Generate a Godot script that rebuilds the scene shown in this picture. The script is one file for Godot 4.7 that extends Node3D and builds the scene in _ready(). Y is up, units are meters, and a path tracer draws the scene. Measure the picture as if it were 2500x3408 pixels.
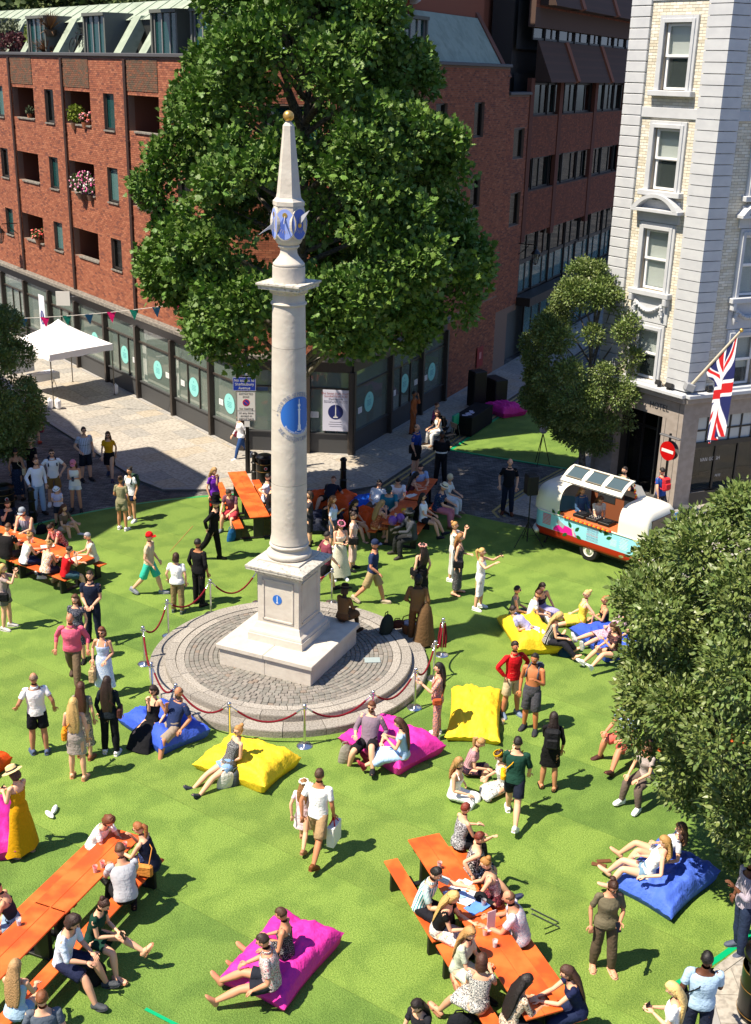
extends Node3D
# A sunny festival lawn round a sundial pillar: setting first, then street furniture, then people.

var rng := RandomNumberGenerator.new()
var names := {}
var mats := {}
var texs := {}

class MB:
	var v := PackedVector3Array()
	var n := PackedVector3Array()
	var c := PackedColorArray()
	var uv := PackedVector2Array()
	var ix := PackedInt32Array()
	var col := Color(1, 1, 1)
	var rum := 0.0            # depth of the creases pressed into the next sheets
	var rn3: FastNoiseLite
	func quad(a: Vector3, b: Vector3, d: Vector3, e: Vector3) -> void:
		var nn := (b - a).cross(d - a).normalized()
		var s := v.size()
		v.append(a); v.append(b); v.append(d); v.append(e)
		for i in 4:
			n.append(nn); c.append(col)
		var w := a.distance_to(b)
		var h := b.distance_to(d)
		uv.append(Vector2(0, h)); uv.append(Vector2(w, h)); uv.append(Vector2(w, 0)); uv.append(Vector2(0, 0))
		ix.append_array([s, s + 2, s + 1, s, s + 3, s + 2])
	func tri(a: Vector3, b: Vector3, d: Vector3) -> void:
		var nn := (b - a).cross(d - a).normalized()
		var s := v.size()
		v.append(a); v.append(b); v.append(d)
		for i in 3:
			n.append(nn); c.append(col); uv.append(Vector2(0, 0))
		ix.append_array([s, s + 2, s + 1])
	func box(t: Transform3D, size: Vector3, ch := 0.0) -> void:
		var h := size * 0.5
		var ax := [Vector3.RIGHT, Vector3.UP, Vector3.BACK]
		for k in 3:
			var a: Vector3 = ax[k]
			var b: Vector3 = ax[(k + 1) % 3]
			var d: Vector3 = ax[(k + 2) % 3]
			var hb := h.dot(b) - ch
			var hd := h.dot(d) - ch
			for s in [1.0, -1.0]:
				var o: Vector3 = a * h.dot(a) * s
				var bb: Vector3 = b * hb
				var dd: Vector3 = d * hd * s
				quad(t * (o - bb - dd), t * (o + bb - dd), t * (o + bb + dd), t * (o - bb + dd))
			if ch > 0.0:
				var ha := h.dot(a) - ch
				for sb in [1.0, -1.0]:
					for sd in [1.0, -1.0]:
						var p: Vector3 = b * sb * (hb + ch) + d * sd * hd
						var q: Vector3 = b * sb * hb + d * sd * (hd + ch)
						var aa: Vector3 = a * ha * sb * sd
						quad(t * (p - aa), t * (p + aa), t * (q + aa), t * (q - aa))
		if ch > 0.0:
			for sx in [1.0, -1.0]:
				for sy in [1.0, -1.0]:
					for sz in [1.0, -1.0]:
						var m := Vector3(sx, sy, sz)
						var p0 := Vector3(h.x, h.y - ch, h.z - ch) * m
						var p1 := Vector3(h.x - ch, h.y, h.z - ch) * m
						var p2 := Vector3(h.x - ch, h.y - ch, h.z) * m
						if sx * sy * sz > 0: tri(t * p0, t * p1, t * p2)
						else: tri(t * p0, t * p2, t * p1)
	func b(x: float, y: float, z: float, sx: float, sy: float, sz: float, ch := 0.0, yaw := 0.0) -> void:
		box(Transform3D(Basis(Vector3.UP, yaw), Vector3(x, y, z)), Vector3(sx, sy, sz), ch)
	# rows of points to one smooth sheet; wrap joins the last column to the first
	func surf(rows: Array, wrap := true) -> void:
		var s := v.size()
		var m: int = rows[0].size()
		var rn := rows.size()
		if rum > 0.0:
			for i in rn:
				var mid := Vector3.ZERO
				for q in rows[i]: mid += q / m
				for j in m:
					var q: Vector3 = rows[i][j]
					rows[i][j] = q + (q - mid).normalized() * rum * (rn3.get_noise_3dv(q * 7.0) * 1.4 + rn3.get_noise_3d(q.x * 16.0, q.y * 9.0, q.z * 16.0))
		var acc := PackedVector3Array()
		acc.resize(rn * m)
		for i in rn:
			var r: PackedVector3Array = rows[i]
			v.append_array(r)
			for j in m:
				c.append(col); uv.append(Vector2(float(j) / m, float(i) / rn))
		var e := m if wrap else m - 1
		for i in rn - 1:
			for j in e:
				var j2 := (j + 1) % m
				var a := i * m + j
				var b2 := i * m + j2
				var d := (i + 1) * m + j2
				var f := (i + 1) * m + j
				var nn := (v[s + d] - v[s + a]).cross(v[s + f] - v[s + b2])
				acc[a] += nn; acc[b2] += nn; acc[d] += nn; acc[f] += nn
				ix.append_array([s + a, s + d, s + b2, s + a, s + f, s + d])
		for k in rn * m:
			n.append(acc[k].normalized() if acc[k].length_squared() > 1e-14 else Vector3.UP)
		# a ring drawn together to a point takes one shared normal
		for i in [0, rn - 1]:
			if wrap and rows[i][0].distance_squared_to(rows[i][m / 2]) < 1e-10:
				var sum := Vector3.ZERO
				for j in m: sum += acc[i * m + j]
				sum = sum.normalized()
				for j in m: n[s + i * m + j] = sum
	func tube(pts: Array, rad: Array, sides := 8, cap := true, flat := 1.0) -> void:
		var rows := []
		var up := Vector3.UP
		var d0: Vector3 = (pts[1] - pts[0]).normalized()
		if absf(d0.y) > 0.9: up = Vector3.BACK
		var x := d0.cross(up).normalized()
		for i in pts.size():
			var d: Vector3 = (pts[mini(i + 1, pts.size() - 1)] - pts[maxi(i - 1, 0)]).normalized()
			x = (x - d * x.dot(d)).normalized()
			var y := d.cross(x)
			var r := PackedVector3Array()
			for j in sides:
				var a := TAU * j / sides
				r.append(pts[i] + (x * cos(a) + y * sin(a) * flat) * rad[i])
			if i == 0 and cap:
				var r0 := PackedVector3Array()
				for j in sides: r0.append(pts[0] - d * rad[0] * 0.25)
				rows.append(r0)
			rows.append(r)
			if i == pts.size() - 1 and cap:
				var r1 := PackedVector3Array()
				for j in sides: r1.append(pts[i] + d * rad[i] * 0.25)
				rows.append(r1)
		surf(rows)
	func ell(o: Vector3, r: Vector3, bs := Basis(), su := 8, sv := 6) -> void:
		var rows := []
		for i in sv + 1:
			var p := PI * i / sv
			var q := PackedVector3Array()
			for j in su:
				var a := TAU * j / su
				q.append(o + bs * (Vector3(sin(p) * cos(a), cos(p), -sin(p) * sin(a)) * r))
			rows.append(q)
		rows.reverse()
		surf(rows)
	# profile of (radius, height) turned about the y axis; creases stay sharp unless smooth
	func lathe(pr: Array, sides := 32, o := Vector3.ZERO, smooth := false) -> void:
		var rings := []
		for p in pr:
			var r := PackedVector3Array()
			for j in sides:
				var a := TAU * j / sides
				r.append(o + Vector3(cos(a) * p.x, p.y, sin(a) * p.x))
			rings.append(r)
		rings.reverse()
		if smooth: surf(rings)
		else:
			for i in rings.size() - 1: surf([rings[i], rings[i + 1]])
	func prism(poly: PackedVector2Array, y0: float, y1: float) -> void:
		var p := poly.duplicate()
		if Geometry2D.is_polygon_clockwise(p): p.reverse()
		var t := Geometry2D.triangulate_polygon(p)
		for k in range(0, t.size(), 3):
			var a := p[t[k]]; var b2 := p[t[k + 1]]; var d := p[t[k + 2]]
			if (b2 - a).cross(d - a) > 0:
				var q := b2; b2 = d; d = q
			tri(Vector3(a.x, y1, a.y), Vector3(b2.x, y1, b2.y), Vector3(d.x, y1, d.y))
			if y1 > y0: tri(Vector3(a.x, y0, a.y), Vector3(d.x, y0, d.y), Vector3(b2.x, y0, b2.y))
		if y1 <= y0: return
		for i in p.size():
			var a := p[i]; var b2 := p[(i + 1) % p.size()]
			quad(Vector3(b2.x, y0, b2.y), Vector3(a.x, y0, a.y), Vector3(a.x, y1, a.y), Vector3(b2.x, y1, b2.y))
	# outline in the x-y plane pushed out from z0 to z1
	func plate(poly: PackedVector2Array, z0: float, z1: float, tf := Transform3D()) -> void:
		var p := poly.duplicate()
		if Geometry2D.is_polygon_clockwise(p): p.reverse()
		var t := Geometry2D.triangulate_polygon(p)
		for k in range(0, t.size(), 3):
			var a := p[t[k]]; var b2 := p[t[k + 1]]; var d := p[t[k + 2]]
			if (b2 - a).cross(d - a) < 0:
				var q := b2; b2 = d; d = q
			tri(tf * Vector3(a.x, a.y, z1), tf * Vector3(b2.x, b2.y, z1), tf * Vector3(d.x, d.y, z1))
			tri(tf * Vector3(a.x, a.y, z0), tf * Vector3(d.x, d.y, z0), tf * Vector3(b2.x, b2.y, z0))
		for i in p.size():
			var a := p[i]; var b2 := p[(i + 1) % p.size()]
			quad(tf * Vector3(a.x, a.y, z0), tf * Vector3(b2.x, b2.y, z0), tf * Vector3(b2.x, b2.y, z1), tf * Vector3(a.x, a.y, z1))
	func mesh() -> ArrayMesh:
		var a := []
		a.resize(Mesh.ARRAY_MAX)
		a[Mesh.ARRAY_VERTEX] = v; a[Mesh.ARRAY_NORMAL] = n; a[Mesh.ARRAY_COLOR] = c; a[Mesh.ARRAY_TEX_UV] = uv; a[Mesh.ARRAY_INDEX] = ix
		var m := ArrayMesh.new()
		m.add_surface_from_arrays(Mesh.PRIMITIVE_TRIANGLES, a)
		return m

func circle(r: float, k: int, o := Vector2.ZERO, sy := 1.0) -> PackedVector2Array:
	var p := PackedVector2Array()
	for i in k: p.append(o + Vector2(cos(TAU * i / k), sin(TAU * i / k) * sy) * r)
	return p

func numbered(nm: String) -> String:
	var k: int = names.get(nm, 0)
	names[nm] = k + 1
	return nm if k == 0 else "%s_%03d" % [nm, k]

func tag(o: Node, label: String, cat: String, group := "") -> void:
	o.set_meta("label", label); o.set_meta("category", cat)
	if group: o.set_meta("group", group)

func thing(nm: String, label: String, cat: String, at := Vector3.ZERO, yaw := 0.0, group := "") -> Node3D:
	var o := Node3D.new()
	o.name = numbered(nm)
	add_child(o)
	o.position = at; o.rotation.y = yaw
	tag(o, label, cat, group)
	return o

func part(parent: Node, nm: String, m, mat: Material, at := Transform3D()) -> MeshInstance3D:
	var o := MeshInstance3D.new()
	o.mesh = m.mesh() if m is MB else m
	o.material_override = mat
	o.name = nm
	if parent == self: o.name = numbered(nm)
	parent.add_child(o, true)
	o.transform = at
	return o

func struct(nm: String, m, mat: Material, at := Transform3D()) -> MeshInstance3D:
	var o := part(self, nm, m, mat, at)
	o.set_meta("kind", "structure")
	return o

func copy(o: Node3D, at: Vector3, yaw: float, label := "") -> Node3D:
	var r: Node3D = o.duplicate()
	r.name = numbered(String(o.name).get_slice("_0", 0))
	add_child(r)
	r.position = at; r.rotation.y = yaw
	if label: r.set_meta("label", label)
	return r

func lin(r: float, g: float, b: float) -> Color:
	return Color(r, g, b).linear_to_srgb()

# colours here are the paint's own sRGB values
func mat(col: Color, rough := 0.8, metal := 0.0, spec := 0.5) -> StandardMaterial3D:
	var key := "%s_%.2f_%.2f_%.2f" % [col.to_html(), rough, metal, spec]
	if not mats.has(key):
		var m := StandardMaterial3D.new()
		m.albedo_color = col; m.roughness = rough; m.metallic = metal; m.metallic_specular = spec
		mats[key] = m
	return mats[key]

func noise(kind: int, freq: float, oct := 3, sd := 1) -> FastNoiseLite:
	var f := FastNoiseLite.new()
	f.noise_type = kind; f.frequency = freq; f.fractal_octaves = oct; f.seed = sd
	return f

func ntex(key: String, size: int, freq: float, cols: Array, offs: Array, oct := 4, kind := FastNoiseLite.TYPE_SIMPLEX_SMOOTH) -> NoiseTexture2D:
	if texs.has(key): return texs[key]
	var t := NoiseTexture2D.new()
	t.width = size; t.height = size; t.seamless = true; t.generate_mipmaps = false
	t.noise = noise(kind, freq, oct, key.hash() % 1000)
	var g := Gradient.new()
	g.colors = PackedColorArray(cols); g.offsets = PackedFloat32Array(offs)
	t.color_ramp = g
	texs[key] = t
	return t

func nnorm(key: String, size: int, freq: float, bump: float, oct := 3, kind := FastNoiseLite.TYPE_SIMPLEX_SMOOTH) -> NoiseTexture2D:
	if texs.has(key): return texs[key]
	var t := NoiseTexture2D.new()
	t.width = size; t.height = size; t.seamless = true; t.as_normal_map = true; t.bump_strength = bump; t.generate_mipmaps = false
	t.noise = noise(kind, freq, oct, key.hash() % 1000)
	texs[key] = t
	return t

# a surface with grain: noise texture tinting the colour, in world metres
func grainy(key: String, tex: Texture2D, scale: float, rough := 0.85, nrm: Texture2D = null, nscale := 0.5, world := true) -> StandardMaterial3D:
	if mats.has(key): return mats[key]
	var m := StandardMaterial3D.new()
	m.albedo_texture = tex; m.roughness = rough
	m.uv1_triplanar = true; m.uv1_world_triplanar = world; m.uv1_scale = Vector3.ONE * scale
	if nrm:
		m.normal_enabled = true; m.normal_texture = nrm; m.normal_scale = nscale
	mats[key] = m
	return m

func glass(key: String, col: Color, alpha: float, rough := 0.02) -> StandardMaterial3D:
	if mats.has(key): return mats[key]
	var m := StandardMaterial3D.new()
	m.transparency = BaseMaterial3D.TRANSPARENCY_ALPHA
	m.albedo_color = Color(col, alpha); m.roughness = rough; m.metallic_specular = 0.4
	mats[key] = m
	return m

func frame(o: Vector3, xd: Vector3) -> Transform3D:
	var x := xd.normalized()
	return Transform3D(Basis(x, Vector3.UP, x.cross(Vector3.UP)), o)

# solid rectangles of a wall u0..u1, y0..y1 with rectangular holes
func solids(u0: float, u1: float, y0: float, y1: float, holes: Array) -> Array:
	var us := [u0, u1]; var ys := [y0, y1]
	for h in holes:
		for q in [h.position.x, h.end.x]:
			if q > u0 and q < u1 and not us.has(q): us.append(q)
		for q in [h.position.y, h.end.y]:
			if q > y0 and q < y1 and not ys.has(q): ys.append(q)
	us.sort(); ys.sort()
	var out := []
	for j in ys.size() - 1:
		for i in us.size() - 1:
			var p := Vector2((us[i] + us[i + 1]) * 0.5, (ys[j] + ys[j + 1]) * 0.5)
			var hole := false
			for h in holes:
				if h.has_point(p): hole = true
			if not hole: out.append(Rect2(us[i], ys[j], us[i + 1] - us[i], ys[j + 1] - ys[j]))
	return out

func text(parent: Node, s: String, size: float, m: Material, at: Transform3D, depth := 0.006, font := "Droid Sans", nm := "lettering") -> MeshInstance3D:
	var t := TextMesh.new()
	var f := SystemFont.new()
	f.font_names = PackedStringArray([font])
	t.font = f; t.text = s; t.font_size = 64; t.pixel_size = size / 48.0; t.depth = depth
	t.curve_step = 2.0
	return part(parent, nm, t, m, at)


func _ready() -> void:
	rng.seed = 7
	var cam := Camera3D.new()
	add_child(cam)
	cam.transform = Transform3D(Basis(Vector3.UP, 0.0) * Basis(Vector3.RIGHT, -0.3603) * Basis(Vector3.BACK, 0.0261), Vector3(1.904, 12.94, 24.169))
	cam.fov = 47.22
	cam.far = 400.0
	cam.current = true
	var env := Environment.new()
	env.background_mode = Environment.BG_SKY
	var sky := Sky.new()
	var sm := ProceduralSkyMaterial.new()
	sm.sky_top_color = Color(0.36, 0.49, 0.7); sm.sky_horizon_color = Color(0.72, 0.78, 0.86); sm.sky_curve = 0.12
	sm.ground_bottom_color = Color(0.3, 0.29, 0.27); sm.ground_horizon_color = Color(0.6, 0.66, 0.72)
	sm.energy_multiplier = 0.76
	sky.sky_material = sm
	env.sky = sky
	env.tonemap_mode = Environment.TONE_MAPPER_LINEAR
	env.tonemap_exposure = 1.82
	env.sdfgi_enabled = true; env.ssao_enabled = true; env.ssil_enabled = true
	var we := WorldEnvironment.new()
	we.environment = env
	add_child(we)
	var sun := DirectionalLight3D.new()
	sun.light_energy = 1.6; sun.light_color = Color(1.0, 0.95, 0.87); sun.light_angular_distance = 0.5
	sun.shadow_enabled = true
	add_child(sun)
	# the sun stands behind the camera's left shoulder, 59 degrees up
	sun.look_at_from_position(Vector3.ZERO, Vector3(0.54, -1.0, -0.264), Vector3.UP)
	make_ground()
	make_brick_building()
	make_hotel()
	make_left_block()
	make_trees()
	make_pillar()
	make_props()
	make_people()


const LD := Vector3(0.6, 0, 0.8)          # along the long brick front, towards the corner
const LA := Vector3(-4.24, 0, -17.8)
const RD := Vector3(0.43, 0, -0.9029)     # along the side street front, away from the corner
const RA := Vector3(0.96, 0, -15.85)
const CH := Vector3(-2.95, 0, -16.05)     # start of the cut corner

func setts_image(w: int, h: int, sx: int, sy: int, lo: float, hi: float, gap: Color, tint: Color, sd: int) -> ImageTexture:
	var im := Image.create(w, h, false, Image.FORMAT_RGB8)
	im.fill(gap)
	var r := RandomNumberGenerator.new()
	r.seed = sd
	var row := 0
	for y in range(0, h, sy):
		var off := (row % 2) * sx / 2
		for x in range(-sx, w + sx, sx):
			var k := r.randf_range(lo, hi)
			im.fill_rect(Rect2i(x + off + 1, y + 1, sx - 2, sy - 2), Color(tint.r * k, tint.g * k, tint.b * k))
		row += 1
	return ImageTexture.create_from_image(im)

func ring_poly(r0: float, r1: float, a0: float, a1: float, k: int, o := Vector2.ZERO) -> PackedVector2Array:
	var p := PackedVector2Array()
	for i in k + 1: p.append(o + Vector2.from_angle(lerpf(a0, a1, float(i) / k)) * r1)
	for i in k + 1: p.append(o + Vector2.from_angle(lerpf(a1, a0, float(i) / k)) * r0)
	return p

func turf_mat(key: String, k: float, warm: float) -> StandardMaterial3D:
	var a := lin(0.1 * k, 0.185 * k, 0.02 * k)
	var b := lin(0.16 * k * warm, 0.265 * k, 0.037 * k)
	var d := lin(0.23 * k * warm, 0.345 * k, 0.064 * k)
	var m := grainy(key, ntex("turf_fine" + key, 512, 0.11, [a, b, d], [0.12, 0.5, 0.88], 5), 0.45, 0.9, nnorm("turf_n", 512, 0.16, 6.0, 4), 0.6)
	m.detail_enabled = true
	m.detail_blend_mode = BaseMaterial3D.BLEND_MODE_MUL
	m.detail_albedo = ntex("turf_patch", 256, 0.012, [Color(0.87, 0.9, 0.86), Color(1, 1, 1)], [0.3, 0.65], 5)
	m.detail_uv_layer = BaseMaterial3D.DETAIL_UV_2
	m.uv2_triplanar = true; m.uv2_world_triplanar = true; m.uv2_scale = Vector3.ONE * 0.31
	return m

func make_ground() -> void:
	var road := StandardMaterial3D.new()
	road.albedo_texture = setts_image(512, 512, 32, 16, 0.7, 1.1, Color(0.22, 0.22, 0.22), Color(0.45, 0.445, 0.445), 3)
	road.uv1_triplanar = true; road.uv1_world_triplanar = true; road.uv1_scale = Vector3.ONE * 0.33
	road.roughness = 0.8
	road.normal_enabled = true; road.normal_texture = nnorm("road_n", 256, 0.05, 3.0); road.normal_scale = 0.5
	road.detail_enabled = true; road.detail_blend_mode = BaseMaterial3D.BLEND_MODE_MUL
	road.detail_albedo = ntex("road_patch", 256, 0.02, [Color(0.7, 0.7, 0.7), Color(1, 0.99, 0.97)], [0.3, 0.7], 5)
	road.detail_uv_layer = BaseMaterial3D.DETAIL_UV_2
	road.uv2_triplanar = true; road.uv2_world_triplanar = true; road.uv2_scale = Vector3.ONE * 0.1
	var m := MB.new()
	m.prism(PackedVector2Array([Vector2(-300, -300), Vector2(300, -300), Vector2(300, 300), Vector2(-300, 300)]), -0.02, -0.02)
	struct("ground", m, road)
	# artificial turf: rolls two metres wide laid side by side over a round of the junction
	var outline := PackedVector2Array()
	for i in 120:
		var a := TAU * i / 120
		outline.append(Vector2.from_angle(a) * (11.75 + 2.4 * exp(-pow(angle_difference(a, 1.4) / 0.8, 4.0)) + 0.12 * sin(3.0 * a + 1.0) - 0.45 * exp(-pow(angle_difference(a, -1.05) / 0.25, 2.0))))
	var turf := Node3D.new()
	turf.name = "lawn"
	turf.set_meta("kind", "structure")
	add_child(turf)
	var d := Vector2.from_angle(deg_to_rad(34.0))
	var nn := Vector2(-d.y, d.x)
	var offs := [-12.5, -10.4, -8.4, -6.35, -4.3, -2.3, -0.3, 1.6, 3.5, 5.5, 7.55, 9.6, 12.5]
	var tones := [turf_mat("turf_a", 1.0, 1.04), turf_mat("turf_b", 0.82, 0.94), turf_mat("turf_c", 0.93, 1.06), turf_mat("turf_d", 0.88, 1.0)]
	for i in offs.size() - 1:
		var q0: Vector2 = nn * (offs[i] + 0.004)
		var q1: Vector2 = nn * (offs[i + 1] - 0.004)
		for part_poly in Geometry2D.intersect_polygons(outline, PackedVector2Array([q0 - d * 20, q0 + d * 20, q1 + d * 20, q1 - d * 20])):
			m = MB.new()
			m.prism(part_poly, -0.015, 0.0)
			part(turf, "turf_roll", m, tones[[0, 2, 0, 3, 2, 0, 1, 0, 2, 0, 1, 3][i]])
	# a second piece of turf in the side street
	m = MB.new()
	var side := PackedVector2Array([Vector2(4.6, -16.84), Vector2(8.6, -15.0), Vector2(14.2, -27.0), Vector2(10.4, -29.0)])
	m.prism(side, -0.015, 0.0)
	part(turf, "turf_roll", m, turf_mat("turf_side", 0.92, 1.0))
	var tape := mat(Color(0.0, 0.62, 0.4), 0.4)
	m = MB.new()
	for seg in [[-2.65, -1.75], [0.78, 0.98], [0.3, 0.55]]:
		m.prism(ring_poly(11.72 + (0.2 if seg[0] > 0.7 else 0.0), 11.8 + (0.22 if seg[0] > 0.7 else 0.0), seg[0], seg[1], 20), -0.012, 0.006)
	for e in [[side[0], side[1]], [side[0], side[3]]]:
		var dv: Vector2 = (e[1] - e[0]).normalized() * 0.05
		var pv := Vector2(-dv.y, dv.x)
		m.prism(PackedVector2Array([e[0] + pv - dv, e[1] + pv, e[1] - pv, e[0] - pv - dv]), -0.012, 0.006)
	part(turf, "edge_tape", m, tape)
	# pavements: kerb and flags
	var pav := [LA - LD * 26.0, CH, RA, RA + RD * 42.0, RA + RD * 42.0 + Vector3(2.0, 0, 0.95), Vector3(3.3, 0, -15.3), Vector3(2.0, 0, -12.6), Vector3(0.9, 0, -11.95), Vector3(-3.2, 0, -11.75), Vector3(-5.0, 0, -11.6), Vector3(-5.96, 0, -12.46), LA - LD * 26.0 + Vector3(-3.58, 0, 2.68)]
	pavement("pavement", pav, LD, 0.75, 11, [Vector3(-2.0, 0, -12.0), 260])
	var hot := [Vector3(8.9, 0, -15.2), Vector3(7.5, 0, -13.2), Vector3(6.4, 0, -11.4), Vector3(5.95, 0, -10.55), Vector3(6.1, 0, -10.25)]
	for k in 8: hot.append(Vector3(cos(-1.0 + 0.085 * k), 0, sin(-1.0 + 0.085 * k)) * 11.95)
	hot.append_array([Vector3(22, 0, -5), Vector3(22, 0, -17), Vector3(11.4, 0, -10.9), Vector3(9.2, 0, -13.95), Vector3(17.5, 0, -31), Vector3(15.9, 0, -31.5)])
	pavement("pavement", hot, Vector3(0.91, 0, -0.42), 0.6, 12, [Vector3(9, 0, -10), 80])
	var frontp := [Vector3(7.0, 0, 10.1), Vector3(7.35, 0, 9.6), Vector3(7.95, 0, 9.1), Vector3(8.8, 0, 8.5), Vector3(14, 0, 7.2), Vector3(14, 0, 15), Vector3(7.4, 0, 15), Vector3(6.95, 0, 11.5)]
	pavement("pavement", frontp, Vector3(1, 0, 0), 0.6, 13, [Vector3(8, 0, 10), 40])
	# double yellow lines painted beside the kerbs
	var yl := grainy("yellow_paint", ntex("ylw", 128, 0.08, [lin(0.3, 0.25, 0.13), lin(0.52, 0.4, 0.12)], [0.35, 0.6]), 1.2, 0.8)
	m = MB.new()
	for k in 2:
		var o: float = 0.14 + 0.2 * k
		var pts := [Vector3(2.0 + o, 0, -12.7 + o * .5), Vector3(3.3 + o, 0, -15.4 + o * .5), RA + RD * 30.0 + Vector3(2.0, 0, 0.95) + Vector3(o, 0, o * .5)]
		line_strip(m, pts, 0.09)
		pts = [Vector3(8.9 - o, 0, -15.2), Vector3(7.5 - o, 0, -13.2), Vector3(6.4 - o, 0, -11.4), Vector3(5.95 - o, 0, -10.55), Vector3(6.1 - o, 0, -10.2 + o * .6)]
		line_strip(m, pts, 0.09)
	var lines := struct("road_marking", m, yl)
	lines.position.y = -0.014

func line_strip(m: MB, pts: Array, w: float) -> void:
	for i in pts.size() - 1:
		var d: Vector3 = (pts[i + 1] - pts[i]).normalized()
		var s := Vector3(-d.z, 0, d.x) * w * 0.5
		m.quad(pts[i] + s, pts[i + 1] + s, pts[i + 1] - s, pts[i] - s)

func pavement(nm: String, pts: Array, xd: Vector3, size: float, sd: int, near: Array) -> void:
	var poly := PackedVector2Array()
	for p in pts: poly.append(Vector2(p.x, p.z))
	var base := MB.new()
	base.prism(poly, -0.2, 0.052)
	var root := struct(nm, base, mat(lin(0.16, 0.155, 0.14), 0.95))
	# granite kerb stones along the whole edge, each a stone of its own
	var kerb := mat(lin(0.3, 0.29, 0.28), 0.85)
	var tones := []
	for k in 6:
		var q: float = 0.9 + 0.045 * k
		var c0 := lin(0.36 * q, 0.33 * q, 0.285 * q)
		if k == 5: c0 = lin(0.37, 0.32, 0.25)
		if k == 0: c0 = lin(0.3, 0.285, 0.26)
		tones.append(grainy("flag%d" % k, ntex("flag%d" % k, 256, 0.03, [c0.darkened(0.12), c0, c0.lightened(0.06)], [0.25, 0.5, 0.75], 5), 0.8, 0.85, nnorm("stone_n", 256, 0.06, 2.0), 0.4))
	var r := RandomNumberGenerator.new()
	r.seed = sd
	var inner := Geometry2D.offset_polygon(poly, -0.16)
	var f := frame(Vector3.ZERO, xd)
	var inv := f.affine_inverse()
	var lo := Vector2(1e9, 1e9); var hi := -lo
	for p in poly:
		var q := inv * Vector3(p.x, 0, p.y)
		lo = lo.min(Vector2(q.x, q.z)); hi = hi.max(Vector2(q.x, q.z))
	var flags := []
	var y := lo.y
	while y < hi.y:
		var x := lo.x - r.randf() * 0.8
		var dep := size * r.randf_range(0.85, 1.15)
		while x < hi.x:
			var w := size * r.randf_range(0.85, 1.7)
			var a := f * Vector3(x + 0.005, 0, y + 0.005); var b := f * Vector3(x + w - 0.005, 0, y + 0.005)
			var c := f * Vector3(x + w - 0.005, 0, y + dep - 0.005); var e := f * Vector3(x + 0.005, 0, y + dep - 0.005)
			for ip in inner:
				for q in Geometry2D.intersect_polygons(ip, PackedVector2Array([Vector2(a.x, a.z), Vector2(b.x, b.z), Vector2(c.x, c.z), Vector2(e.x, e.z)])):
					var mid := Vector2.ZERO
					for z in q: mid += z / q.size()
					flags.append([mid.distance_to(Vector2(near[0].x, near[0].z)), q, r.randi() % 6, r.randf_range(-0.002, 0.002)])
			x += w
		y += dep
	flags.sort_custom(func(p, q): return p[0] < q[0])
	var rest := []
	for k in 6: rest.append(MB.new())
	for i in flags.size():
		var g = flags[i]
		if i < near[1]:
			var mb := MB.new()
			mb.prism(g[1], 0.03, 0.06 + g[3])
			part(root, "paving_slab", mb, tones[g[2]])
		else:
			rest[g[2]].prism(g[1], 0.03, 0.06 + g[3])
	for k in 6:
		if rest[k].v.size():
			var o := part(root, "distant_paving", rest[k], tones[k])
			o.set_meta("kind", "stuff")
	for i in poly.size():
		var a := poly[i]; var b := poly[(i + 1) % poly.size()]
		if a.distance_to(Vector2(-4, -16)) < 0.0: continue
		var d := (b - a).normalized()
		var cnt := int(a.distance_to(b) / 0.9) + 1
		var side := Vector2(-d.y, d.x)
		if not Geometry2D.is_point_in_polygon((a + b) * 0.5 + side * 0.05, poly): side = -side
		for k in mini(cnt, 40):
			var p := a.lerp(b, float(k) / cnt) + d * 0.004
			var q := a.lerp(b, float(k + 1) / cnt) - d * 0.004
			var mb := MB.new()
			mb.prism(PackedVector2Array([p, q, q + side * 0.15, p + side * 0.15]), -0.1, 0.063)
			part(root, "kerb_stone", mb, kerb if k % 3 else tones[1])


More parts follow.
